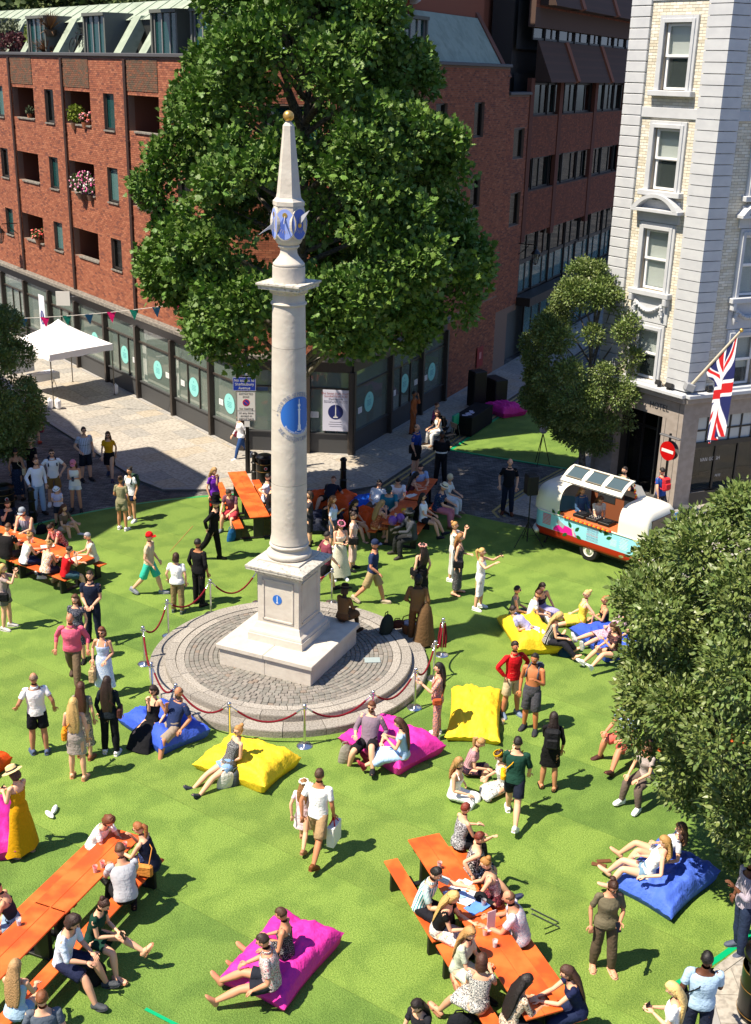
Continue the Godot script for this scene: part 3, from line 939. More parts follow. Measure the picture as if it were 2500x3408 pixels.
func make_hotel() -> void:
	var root := thing("hotel", "pale brick corner hotel with grey stone quoins and sash windows", "building", HC)
	var fa := frame(Vector3.ZERO, Vector3(0.6, 0, 0.8))     # x = -u along the sunlit side
	var fb := frame(Vector3.ZERO, Vector3(0.91, 0, -0.4146))
	var grey := grainy("hotel_grey", ntex("hotel_grey", 256, 0.02, [lin(0.46, 0.475, 0.5), lin(0.52, 0.535, 0.555)], [0.3, 0.7], 5), 0.4, 0.8)
	var cream := [Color(0.66, 0.61, 0.49), Color(0.69, 0.65, 0.54), Color(0.61, 0.555, 0.43), Color(0.72, 0.69, 0.6)]
	var mortar := mat(lin(0.36, 0.31, 0.24), 0.95)
	var white := mat(lin(0.8, 0.8, 0.8), 0.5)
	var pane := glass("sash", Color(0.4, 0.45, 0.45), 0.15)
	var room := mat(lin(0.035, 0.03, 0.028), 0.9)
	var blind := mat(lin(0.62, 0.68, 0.64), 0.85)
	var wa := [[12.6, 14.45], [9.75, 11.55], [6.75, 8.6], [3.95, 5.55]]
	var mb := MB.new()
	for side in 2:
		var f: Transform3D = fa if side == 0 else fb
		var sg := -1.0 if side == 0 else 1.0
		var wid := 3.63 if side == 0 else 12.0
		var u0 := -wid if side == 0 else 0.0
		var cols := [1.78] if side == 0 else [1.95, 5.2, 8.4]
		var holes := []
		for cx in cols:
			for w in wa: holes.append(Rect2(sg * cx - 0.5, w[0], 1.0, w[1] - w[0]))
		var wall := wall_part(root, f, u0, u0 + wid, 3.9, 17.0, holes, mortar, 0.3)
		lay_bricks(wall, f, u0 + 0.2, u0 + wid - 0.2, 3.95, 15.1, holes, cream, [2, 2, 1, 1], 41 + side, 240 if side == 0 else 60, Vector2(0.235, 0.085), 0.01)
		# string band and top frieze
		for bnd in [[11.83, 12.12, 0.06], [15.05, 16.9, 0.05]]:
			mb = MB.new()
			mb.box(f * Transform3D(Basis(), Vector3(u0 + wid * 0.5, (bnd[0] + bnd[1]) * 0.5, 0.0)), Vector3(wid - 0.3, bnd[1] - bnd[0], bnd[2] * 2), 0.008)
			part(root, "band", mb, grey)
		# quoins: the corner ones turn the corner in one block
		if side == 0:
			var co := (fa.basis.z + fb.basis.z) * 0.1 / 1.218
			for k in 37:
				var y := 3.92 + k * 0.306
				mb = MB.new()
				mb.box(fa * Transform3D(Basis(), Vector3(-3.25, y + 0.14, 0.045)), Vector3(0.76, 0.283, 0.11), 0.012)
				part(root, "quoin", mb, grey)
				for q in [[0.0, 0.283], [0.012, 0.26]]:
					var gq: float = q[0]
					if q[0] == 0.0: mb = MB.new()
					mb.prism(PackedVector2Array([v2(fa * Vector3(-0.76, 0, 0.1 - gq)), v2(co * (1.0 - gq * 5.0)), v2(fb * Vector3(0.62, 0, 0.1 - gq)), v2(fb * Vector3(0.62, 0, -0.1)), v2(-co), v2(fa * Vector3(-0.76, 0, -0.1))]), y + gq, y + q[1])
				part(root, "quoin", mb, grey)
		var j := 0
		for cx in cols:
			for wi in 4:
				var w: Array = wa[wi]
				var c: float = sg * cx
				var y0: float = w[0]; var y1: float = w[1]
				var wn := Node3D.new()
				wn.name = "window"
				root.add_child(wn, true)
				wn.transform = f * Transform3D(Basis(), Vector3(c, 0, 0))
				# stone surround, three stepped mouldings
				mb = MB.new()
				for q in [[0.5, 0.2, 0.08], [0.5, 0.11, 0.115]]:
					for s in [-1.0, 1.0]: mb.b(s * (q[0] + q[1] * 0.5), (y0 + y1) * 0.5 + q[1] * 0.5, q[2] * 0.5, q[1], y1 - y0 + q[1], q[2], 0.006)
					mb.b(0, y1 + q[1] * 0.5, q[2] * 0.5 + 0.002, q[0] * 2 - 0.002, q[1], q[2], 0.006)
				part(wn, "surround", mb, grey)
				mb = MB.new()
				mb.b(0, y0 - 0.08, 0.11, 1.62, 0.16, 0.24, 0.015)
				part(wn, "sill", mb, grey)
				# white sashes and panes
				var mid := (y0 + y1) * 0.5
				for s in 2:
					var a := mid if s else y0 + 0.02
					var b := y1 - 0.02 if s else mid + 0.04
					var zz := -0.12 + 0.05 * s
					mb = MB.new()
					for q in [-1.0, 1.0]: mb.b(q * 0.44, (a + b) * 0.5, zz, 0.09, b - a, 0.05)
					for q in [a + 0.035, b - 0.035]: mb.b(0, q, zz + 0.001, 0.97, 0.07, 0.05)
					part(wn, "sash", mb, white)
					mb = MB.new()
					mb.b(0, (a + b) * 0.5, zz - 0.005, 0.8, b - a - 0.1, 0.01)
					part(wn, "pane", mb, pane)
				mb = MB.new()
				var drop: float = [0.48, 0.52, 0.95, 0.55][wi] + 0.12 * side
				mb.b(0, y1 - (y1 - y0) * drop * 0.5, -0.2, 0.96, (y1 - y0) * drop, 0.02)
				part(wn, "blind", mb, blind)
				mb = MB.new()
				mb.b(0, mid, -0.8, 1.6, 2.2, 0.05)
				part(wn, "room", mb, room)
				if wi == 2:
					# segmental pediment on a shelf over the window
					mb = MB.new()
					var arc := PackedVector2Array(); var inner := PackedVector2Array()
					for k in 13:
						var a := lerpf(-0.93, 0.93, k / 12.0)
						arc.append(Vector2(sin(a) * 1.12, cos(a) * 1.12 - 0.66 + 9.2))
						inner.append(Vector2(sin(a) * 0.9, cos(a) * 0.9 - 0.54 + 9.2))
					inner.reverse()
					mb.plate(arc + inner, -0.02, 0.34)
					mb.b(0, 9.17, 0.16, 1.86, 0.1, 0.36, 0.01)
					part(wn, "pediment", mb, grey)
					mb = MB.new()
					mb.b(0, 9.3, 0.03, 1.5, 0.34, 0.08)
					mb.b(0, 8.97, 0.04, 1.6, 0.3, 0.1)
					part(wn, "tympanum", mb, grey)
				if wi == 3:
					mb = MB.new()
					mb.b(0, 6.2, 0.03, 1.5, 0.85, 0.07, 0.01)
					for s in [-1.0, 1.0]: mb.b(s * 0.68, 6.48, 0.12, 0.16, 0.24, 0.22, 0.03)
					part(wn, "apron", mb, grey)
					# carved swag
					mb = MB.new()
					var prev := []
					var rad := []
					for k in 17:
						var t := k / 16.0 * 2.0 - 1.0
						prev.append(Vector3(t * 0.5, 6.12 + 0.24 * t * t, 0.11))
						rad.append(0.045 + 0.03 * (1.0 - t * t) + 0.012 * sin(k * 2.4))
					mb.tube(prev, rad, 7)
					for s in [-1.0, 1.0]:
						mb.tube([Vector3(s * 0.52, 6.4, 0.11), Vector3(s * 0.55, 6.1, 0.12), Vector3(s * 0.54, 5.92, 0.1)], [0.05, 0.07, 0.03], 7)
						for k in 5: mb.ell(Vector3(s * 0.54 + 0.05 * sin(k * 2.0), 6.3 - 0.07 * k, 0.15), Vector3(0.04, 0.035, 0.04))
					for k in 9: mb.ell(Vector3(-0.4 + 0.1 * k, 6.12 + 0.24 * pow(-0.8 + 0.2 * k, 2), 0.17), Vector3(0.045, 0.04, 0.035))
					part(wn, "swag", mb, grey)
			j += 1
	# core mass behind the fronts
	mb = MB.new()
	mb.prism(PackedVector2Array([v2(fa * Vector3(-3.6, 0, -0.3)), v2(fa * Vector3(-0.35, 0, -0.5)), v2(fb * Vector3(0.6, 0, -0.6)), v2(fb * Vector3(12, 0, -0.3)), v2(fb * Vector3(12, 0, -8)), v2(fa * Vector3(-3.6, 0, -7))]), 15.2, 18.0)
	mb.box(fa * Transform3D(Basis(), Vector3(-3.55, 8, -4.0)), Vector3(0.2, 16, 8.0))
	part(root, "rear_wall", mb, mat(lin(0.4, 0.34, 0.26), 0.9))
	# --- ground floor in taupe render
	var taupe := grainy("taupe", ntex("taupe", 256, 0.03, [lin(0.29, 0.25, 0.215), lin(0.345, 0.3, 0.265)], [0.3, 0.7], 5), 0.5, 0.85)
	var door := Rect2(-2.75, 0.0, 1.95, 2.9)
	wall_part(root, fa, -3.63, 0.0, 0.0, 3.75, [door], taupe, 0.35, "ground_floor")
	var shopw := [Rect2(0.62, 0.5, 3.6, 2.5), Rect2(4.6, 0.5, 3.6, 2.5)]
	wall_part(root, fb, 0.0, 12.0, 0.0, 3.75, shopw, taupe, 0.3, "ground_floor")
	mb = MB.new()
	for f in [[fa, -3.63, 0.14], [fb, -0.14, 12.0]]:
		mb.box(f[0] * Transform3D(Basis(), Vector3((f[1] + f[2]) * 0.5, 3.8, 0.1)), Vector3(f[2] - f[1], 0.13, 0.5), 0.02)
	part(root, "cornice", mb, grey)
	mb = MB.new()
	for f in [[fa, -3.63, 0.1], [fb, -0.1, 12.0]]:
		mb.box(f[0] * Transform3D(Basis(), Vector3((f[1] + f[2]) * 0.5, 3.64, 0.06)), Vector3(f[2] - f[1], 0.19, 0.3), 0.02)
	part(root, "moulding", mb, taupe)
	var black := mat(lin(0.012, 0.012, 0.013), 0.4)
	var thin := mat(lin(0.1, 0.09, 0.085), 0.8)
	# sunk panel lines round the entrance
	mb = MB.new()
	for q in [[-1.8, 3.48, 3.3, 0.018], [-0.18, 1.8, 0.018, 3.35], [-0.66, 1.45, 0.018, 2.9], [-0.42, 0.25, 0.48, 0.018]]:
		mb.box(fa * Transform3D(Basis(), Vector3(q[0], q[1], 0.002)), Vector3(q[2], q[3], 0.006))
	part(root, "panel_line", mb, thin)
	text(root, "HOTEL", 0.2, mat(lin(0.05, 0.05, 0.055), 0.5), fa * Transform3D(Basis(), Vector3(-0.98, 3.2, 0.006)), 0.02)
	# entrance: dark recess with glazed doors
	mb = MB.new()
	var dz := -2.2
	for q in [[-2.75, dz, -2.75, -0.35], [-0.8, -0.35, -0.8, dz], [-2.75, dz, -0.8, dz]]:
		mb.quad(fa * Vector3(q[0], 0, q[1]), fa * Vector3(q[2], 0, q[3]), fa * Vector3(q[2], 2.9, q[3]), fa * Vector3(q[0], 2.9, q[3]) if false else fa * Vector3(q[0], 2.9, q[1]))
	mb.quad(fa * Vector3(-2.75, 2.9, dz), fa * Vector3(-0.8, 2.9, dz), fa * Vector3(-0.8, 2.9, -0.35), fa * Vector3(-2.75, 2.9, -0.35))
	var lobby := part(root, "entrance", mb, mat(lin(0.04, 0.035, 0.03), 0.6))
	mb = MB.new()
	for x in [-2.7, -2.1, -1.45, -0.85]: mb.box(fa * Transform3D(Basis(), Vector3(x, 1.45, -0.7)), Vector3(0.07, 2.9, 0.07))
	mb.box(fa * Transform3D(Basis(), Vector3(-1.78, 2.2, -0.7)), Vector3(1.85, 0.08, 0.075))
	part(lobby, "door_frame", mb, black)
	mb = MB.new()
	mb.box(fa * Transform3D(Basis(), Vector3(-1.78, 1.4, -0.71)), Vector3(1.85, 2.7, 0.01))
	part(lobby, "pane", mb, glass("door_glass", Color(0.04, 0.05, 0.04), 0.4))
	# shop windows
	for w in shopw:
		mb = MB.new()
		for k in 9: mb.box(fb * Transform3D(Basis(), Vector3(w.position.x + 0.45 * k, 2.55, -0.1)), Vector3(0.05, 0.95, 0.06))
		for k in 5: mb.box(fb * Transform3D(Basis(), Vector3(w.position.x + 0.9 * k, 1.3, -0.1)), Vector3(0.07, 1.6, 0.065))
		for y in [3.0, 2.55, 0.52]: mb.box(fb * Transform3D(Basis(), Vector3(w.get_center().x, y, -0.1)), Vector3(3.6, 0.05, 0.061))
		mb.box(fb * Transform3D(Basis(), Vector3(w.get_center().x, 2.08, -0.08)), Vector3(3.6, 0.16, 0.12))
		var o := part(root, "shop_window", mb, black)
		mb = MB.new()
		mb.box(fb * Transform3D(Basis(), Vector3(w.get_center().x, 1.28, -0.11)), Vector3(3.6, 1.5, 0.01))
		part(o, "pane", mb, glass("shop_glass_h", Color(0.1, 0.12, 0.1), 0.3))
		mb = MB.new()
		mb.box(fb * Transform3D(Basis(), Vector3(w.get_center().x, 2.58, -0.11)), Vector3(3.6, 0.85, 0.01))
		part(o, "frosted_pane", mb, mat(lin(0.42, 0.46, 0.47), 0.25))
		mb = MB.new()
		mb.box(fb * Transform3D(Basis(), Vector3(w.get_center().x, 1.4, -1.6)), Vector3(4.2, 3.0, 0.05))
		mb.box(fb * Transform3D(Basis(), Vector3(w.get_center().x, 0.3, -0.9)), Vector3(3.8, 0.5, 1.2))
		part(o, "shop_interior", mb, mat(lin(0.12, 0.115, 0.09), 0.8))
		mb = MB.new()
		mb.box(fb * Transform3D(Basis(), Vector3(w.get_center().x, 0.25, -0.02)), Vector3(3.6, 0.5, 0.1))
		part(o, "stall_riser", mb, mat(lin(0.02, 0.02, 0.022), 0.4))
	text(root, "VAN GOGH", 0.12, mat(lin(0.6, 0.6, 0.6), 0.6), fb * Transform3D(Basis(), Vector3(1.35, 1.55, -0.1)), 0.002)
	text(root, "PETE", 0.08, mat(lin(0.6, 0.6, 0.6), 0.6), fb * Transform3D(Basis(), Vector3(1.75, 0.95, -0.1)), 0.002)
	# flood lamps on the ledge
	for e in [[fa, -1.0, 0.2], [fa, -0.55, 0.3], [fb, 0.75, 0.2]]:
		var lampn := thing("flood_light", "small black flood light on the hotel ledge, " + ("right of the flagpole" if e[0] == fb else ("wider one" if e[2] > 0.25 else "below the window")), "flood light", HC + e[0] * Vector3(e[1], 3.865, 0.16), 0.0, "flood lights on the hotel ledge")
		lampn.basis = e[0].basis
		mb = MB.new()
		mb.box(Transform3D(Basis(Vector3.RIGHT, -0.5), Vector3(0, 0.13, 0)), Vector3(e[2], 0.15, 0.13), 0.02)
		part(lampn, "head", mb, black)
		mb = MB.new()
		mb.b(0, 0.03, 0, 0.12, 0.06, 0.12)
		part(lampn, "bracket", mb, black)

# the terrace across the side of the square, out of the picture: it throws the shade on the road
func make_left_block() -> void:
	var root := thing("corner_block", "tall rendered corner block shading the road beyond the plane tree", "building", Vector3(-13.5, 0, -6.0))
	var o := Vector2(-13.5, -6.0)
	var poly := PackedVector2Array([Vector2(-15.8, -2.8) - o, Vector2(-14.3, -3.6) - o, Vector2(-13.5, -5.7) - o, Vector2(-12.0, -7.3) - o, Vector2(-11.8, -9.0) - o, Vector2(-14.2, -12.1) - o, Vector2(-15.8, -11.0) - o, Vector2(-17.9, -15.0) - o, Vector2(-27, -28) - o, Vector2(-34, -22) - o, Vector2(-30, -4) - o])
	var mb := MB.new()
	mb.prism(poly, 0.0, 15.0)
	part(root, "wall", mb, mat(lin(0.42, 0.38, 0.32), 0.9))
	mb = MB.new()
	mb.prism(Geometry2D.offset_polygon(poly, 0.12)[0], 14.4, 14.7)
	part(root, "cornice", mb, mat(lin(0.5, 0.48, 0.44), 0.9))
	for k in 3:
		for y in [1.5, 4.8, 7.8, 10.8]:
			var a := poly[k + 1]; var b := poly[k + 2]
			var f := frame(Vector3(b.x, y, b.y), Vector3(a.x - b.x, 0, a.y - b.y))
			simple_window(root, f, Rect2(0.5, 0, 0.9, 1.7), -0.04, mat(lin(0.7, 0.7, 0.7), 0.5), glass("sash", Color(0.05, 0.06, 0.06), 0.5), 0.5)


func leaf_poly(kind: int) -> PackedVector2Array:
	if kind == 0:   # lobed plane leaf
		return PackedVector2Array([Vector2(0, 0), Vector2(0.32, 0.08), Vector2(0.55, 0.4), Vector2(0.3, 0.5), Vector2(0.32, 0.78), Vector2(0.12, 0.72), Vector2(0, 1.05), Vector2(-0.12, 0.72), Vector2(-0.32, 0.78), Vector2(-0.3, 0.5), Vector2(-0.55, 0.4), Vector2(-0.32, 0.08)])
	return PackedVector2Array([Vector2(0, 0), Vector2(0.24, 0.3), Vector2(0.22, 0.65), Vector2(0, 1.0), Vector2(-0.22, 0.65), Vector2(-0.24, 0.3)])

# a sprig: leaves set round a short twig that grows along +y
func sprig(kind: int, count: int, leaf: float, spread: float, sd: int) -> ArrayMesh:
	var r := RandomNumberGenerator.new()
	r.seed = sd
	var mb := MB.new()
	var poly := leaf_poly(kind)
	var tris := Geometry2D.triangulate_polygon(poly)
	for k in count:
		var t := float(k) / count
		var a := k * 2.4 + r.randf() * 0.8
		var o := Vector3(cos(a) * spread * r.randf_range(0.25, 1.0), (t - 0.3) * spread * 1.1, sin(a) * spread * r.randf_range(0.25, 1.0))
		var bs := Basis(Vector3.UP, -a + PI / 2 + r.randf_range(-0.5, 0.5)) * Basis(Vector3.RIGHT, r.randf_range(0.6, 1.5)) * Basis(Vector3.UP, r.randf_range(-0.7, 0.7))
		var s := leaf * r.randf_range(0.7, 1.2)
		var g := r.randf_range(0.75, 1.2)
		mb.col = Color(g * r.randf_range(0.9, 1.12), g, g * 0.95)
		for i in range(0, tris.size(), 3):
			var p := []
			for j in 3:
				var q := poly[tris[i + j]]
				p.append(o + bs * Vector3(q.x * s, q.y * s, (0.18 * absf(q.x) - 0.25 * q.y * q.y) * s))
			mb.tri(p[0], p[1], p[2])
	return mb.mesh()

func leaf_mat(key: String, c: Color, rough: float, spec: float) -> StandardMaterial3D:
	if mats.has(key): return mats[key]
	var m := StandardMaterial3D.new()
	m.albedo_color = c; m.vertex_color_use_as_albedo = true
	m.roughness = rough; m.metallic_specular = spec
	m.backlight_enabled = true; m.backlight = Color(c.r * 0.8, c.g * 0.9, c.b * 0.5)
	m.cull_mode = BaseMaterial3D.CULL_DISABLED
	mats[key] = m
	return m

func crown(root: Node3D, blobs: Array, count: int, sp: Array, m: Material, r: RandomNumberGenerator, keep: Callable, core := Vector3.ZERO, nm := "crown") -> void:
	var w := PackedFloat32Array()
	for b in blobs: w.append(b[1] * b[1])
	var per := []
	for s in sp: per.append([])
	for i in count:
		var b = blobs[r.rand_weighted(w)]
		var d := Vector3(r.randfn(), r.randfn() + 0.25, r.randfn()).normalized()
		var out: Vector3 = (b[0] - core).normalized()
		d = (d + out * 0.45).normalized()
		var p: Vector3 = b[0] + d * b[1] * pow(r.randf(), 0.22) * Vector3(1, 0.85, 1)
		if not keep.call(root.position + p): continue
		var up := (d + Vector3(r.randfn(), r.randfn() + 0.6, r.randfn()) * 0.35).normalized()
		var x := up.cross(Vector3(r.randfn(), r.randfn(), r.randfn())).normalized()
		var sc := r.randf_range(0.75, 1.25)
		per[r.randi() % sp.size()].append(Transform3D(Basis(x, up, x.cross(up)) * Basis.from_scale(Vector3.ONE * sc), p))
	for k in sp.size():
		var mm := MultiMesh.new()
		mm.transform_format = MultiMesh.TRANSFORM_3D
		mm.use_colors = true
		mm.mesh = sp[k]
		mm.instance_count = per[k].size()
		for i in per[k].size():
			mm.set_instance_transform(i, per[k][i])
			var g := r.randf_range(0.8, 1.15)
			mm.set_instance_color(i, Color(g * r.randf_range(0.92, 1.15), g, g * r.randf_range(0.85, 1.0)))
		var o := MultiMeshInstance3D.new()
		o.multimesh = mm; o.material_override = m; o.name = nm
		o.set_meta("kind", "stuff")
		root.add_child(o, true)

func tree(nm: String, label: String, at: Vector3, blobs: Array, count: int, sp: Array, lm: Material, bark: Material, trunk_r: float, fork: float, sd: int, keep := func(_p): return true) -> void:
	var r := RandomNumberGenerator.new()
	r.seed = sd
	var root := thing(nm, label, "tree", at)
	var mid := Vector3.ZERO
	for b in blobs: mid += b[0] / blobs.size()
	var mb := MB.new()
	mb.tube([Vector3(0, -0.05, 0), Vector3(0.02, 0.4, 0), Vector3(-0.03, fork * 0.6, 0.04), Vector3(0, fork, 0), Vector3(mid.x * 0.5, mid.y, mid.z * 0.5), Vector3(mid.x, mid.y * 1.35, mid.z)], [trunk_r * 1.4, trunk_r, trunk_r * 0.85, trunk_r * 0.8, trunk_r * 0.45, trunk_r * 0.12], 12)
	part(root, "trunk", mb, bark)
	var k := 0
	for b in blobs:
		k += 1
		if k % (4 if blobs.size() > 150 else 2) != 0 and blobs.size() > 30: continue
		var y0 := clampf(b[0].y - r.randf_range(0.8, 2.5), fork * 0.75, mid.y * 1.2)
		var t := clampf((y0 - fork) / maxf(mid.y - fork, 0.1), 0, 1)
		var a := Vector3(mid.x * 0.5 * t, y0, mid.z * 0.5 * t)
		mb = MB.new()
		mb.tube([a, a.lerp(b[0], 0.5) + Vector3(r.randfn() * 0.1, 0.25, r.randfn() * 0.1), b[0]], [trunk_r * 0.3, trunk_r * 0.18, trunk_r * 0.05], 6)
		part(root, "limb", mb, bark)
	crown(root, blobs, count, sp, lm, r, keep, mid)

func make_trees() -> void:
	var r := RandomNumberGenerator.new()
	r.seed = 5
	var bark := grainy("bark", ntex("bark", 256, 0.04, [lin(0.07, 0.06, 0.045), lin(0.16, 0.14, 0.11), lin(0.22, 0.2, 0.15)], [0.3, 0.55, 0.75], 4), 0.8, 0.9)
	# the great plane tree behind the pillar
	# main lobes on the crown's outline, each bearing its own smaller clumps
	var prof := [Vector2(6.2, 3.3), Vector2(7.2, 4.5), Vector2(8.6, 4.45), Vector2(10.0, 4.3), Vector2(11.3, 4.0), Vector2(12.6, 3.2), Vector2(14.0, 2.4), Vector2(15.5, 1.6), Vector2(16.8, 0.7)]
	var blobs := []
	for i in prof.size():
		var n := int(prof[i].y * 1.55) + 1
		for k in n:
			var a := TAU * (k + r.randf() * 0.7) / n + i * 0.9
			var lr := r.randf_range(0.95, 1.6)
			var q := maxf(prof[i].y - lr * r.randf_range(0.8, 1.5), 0.0)
			var c := Vector3(0.38 + cos(a) * q, prof[i].x + r.randf_range(-0.5, 0.5), sin(a) * q)
			for j in 7:
				var d := (Vector3(cos(a), 0.2, sin(a)) * 0.8 + Vector3(r.randfn(), r.randfn(), r.randfn()) * 0.75).normalized()
				blobs.append([c + d * lr * Vector3(1, 0.75, 1), r.randf_range(0.4, 0.72)])
	var plane_sp := []
	for k in 3: plane_sp.append(sprig(0, 10, 0.145, 0.28, 50 + k))
	var keep := func(p: Vector3) -> bool:
		return (p - CH).dot(Vector3(-0.05, 0, 1)) > 0.25 or p.y > 13.6
	tree("plane_tree", "huge dense plane tree with broad lobed leaves rising behind the stone pillar", Vector3(-0.55, 0, -9.7), blobs, 15000, plane_sp, leaf_mat("plane_leaf", lin(0.1, 0.185, 0.033), 0.5, 0.4), bark, 0.3, 3.6, 61, keep)
	var pear_sp := []
	for k in 3: pear_sp.append(sprig(1, 12, 0.095, 0.17, 70 + k))
	var pear := leaf_mat("pear_leaf", lin(0.14, 0.2, 0.055), 0.42, 0.5)
	# smaller tree beside the hotel door
	blobs = []
	for e in [Vector2(1.9, 1.2), Vector2(2.6, 2.0), Vector2(3.4, 2.35), Vector2(4.3, 2.3), Vector2(5.2, 2.0), Vector2(6.1, 1.5), Vector2(6.7, 0.8)]:
		var n := int(e.y * 5) + 2
		for k in n:
			var a = TAU * (k + r.randf() * 0.7) / n + e.x
			var q = e.y - r.randf_range(0.3, 0.75)
			blobs.append([Vector3(cos(a) * q, e.x + r.randf_range(-0.3, 0.3), sin(a) * q * 0.9), r.randf_range(0.28, 0.6)])
	blobs.append([Vector3(0, 7.0, 0), 0.35])
	tree("pear_tree", "slender ornamental pear tree growing beside the hotel entrance", Vector3(8.9, 0, -13.9), blobs, 7800, pear_sp, pear, bark, 0.13, 1.7, 62, func(p): return (p - HC).dot(Vector3(-0.8, 0, 0.6)) > 0.15)
	# foreground tree on the right, seen from above
	blobs = []
	for e in [Vector2(1.5, 1.3), Vector2(2.2, 2.3), Vector2(3.1, 2.9), Vector2(4.1, 3.3), Vector2(4.7, 2.2), Vector2(5.2, 3.0), Vector2(6.0, 2.4), Vector2(6.8, 1.8), Vector2(7.7, 1.1)]:
		var n := int(e.y * 4.5) + 2
		for k in n:
			var a = TAU * (k + r.randf() * 0.7) / n + e.x
			var q = e.y - r.randf_range(0.35, 0.9)
			blobs.append([Vector3(cos(a) * q, e.x + r.randf_range(-0.4, 0.4), sin(a) * q), r.randf_range(0.35, 0.7)])
	tree("pear_tree", "leafy ornamental pear tree hiding an orange picnic table at the lawn edge", Vector3(8.82, 0, 7.95), blobs, 12500, pear_sp, pear, bark, 0.15, 1.9, 63)
	blobs = []
	for e in [Vector2(1.7, 0.9), Vector2(2.5, 1.5), Vector2(3.4, 1.7), Vector2(4.3, 1.5), Vector2(5.2, 0.9)]:
		for k in 7:
			var a = TAU * (k + r.randf() * 0.7) / 7 + e.x
			blobs.append([Vector3(cos(a) * e.y * 0.75, e.x + r.randf_range(-0.3, 0.3), sin(a) * e.y * 0.75), r.randf_range(0.4, 0.7)])
	tree("pear_tree", "dark small tree in the shade near the white gazebo", Vector3(-10.35, 0, -11.3), blobs, 4200, pear_sp, pear, bark, 0.11, 1.5, 64)
	# far trees behind the copper roof
	var far_sp := [sprig(0, 9, 0.3, 0.55, 90)]
	var fm := leaf_mat("far_leaf", lin(0.08, 0.12, 0.04), 0.6, 0.4)
	var lab := ["bushy far tree above the copper roof, behind the red shrubs", "rounded far tree above the copper roof, beside the aerial mast", "broad far tree above the copper roof, next to the plane tree"]
	for t in 3:
		blobs = []
		for k in 22: blobs.append([Vector3(r.randfn() * 2.0, 15.0 + r.randfn() * 1.7, r.randfn() * 1.5), r.randf_range(1.2, 1.9)])
		tree("far_tree", lab[t], Vector3([-24.0, -18.5, -13.0][t], 0, -46.0), blobs, 1500, far_sp, fm, bark, 0.35, 9.0, 80 + t)


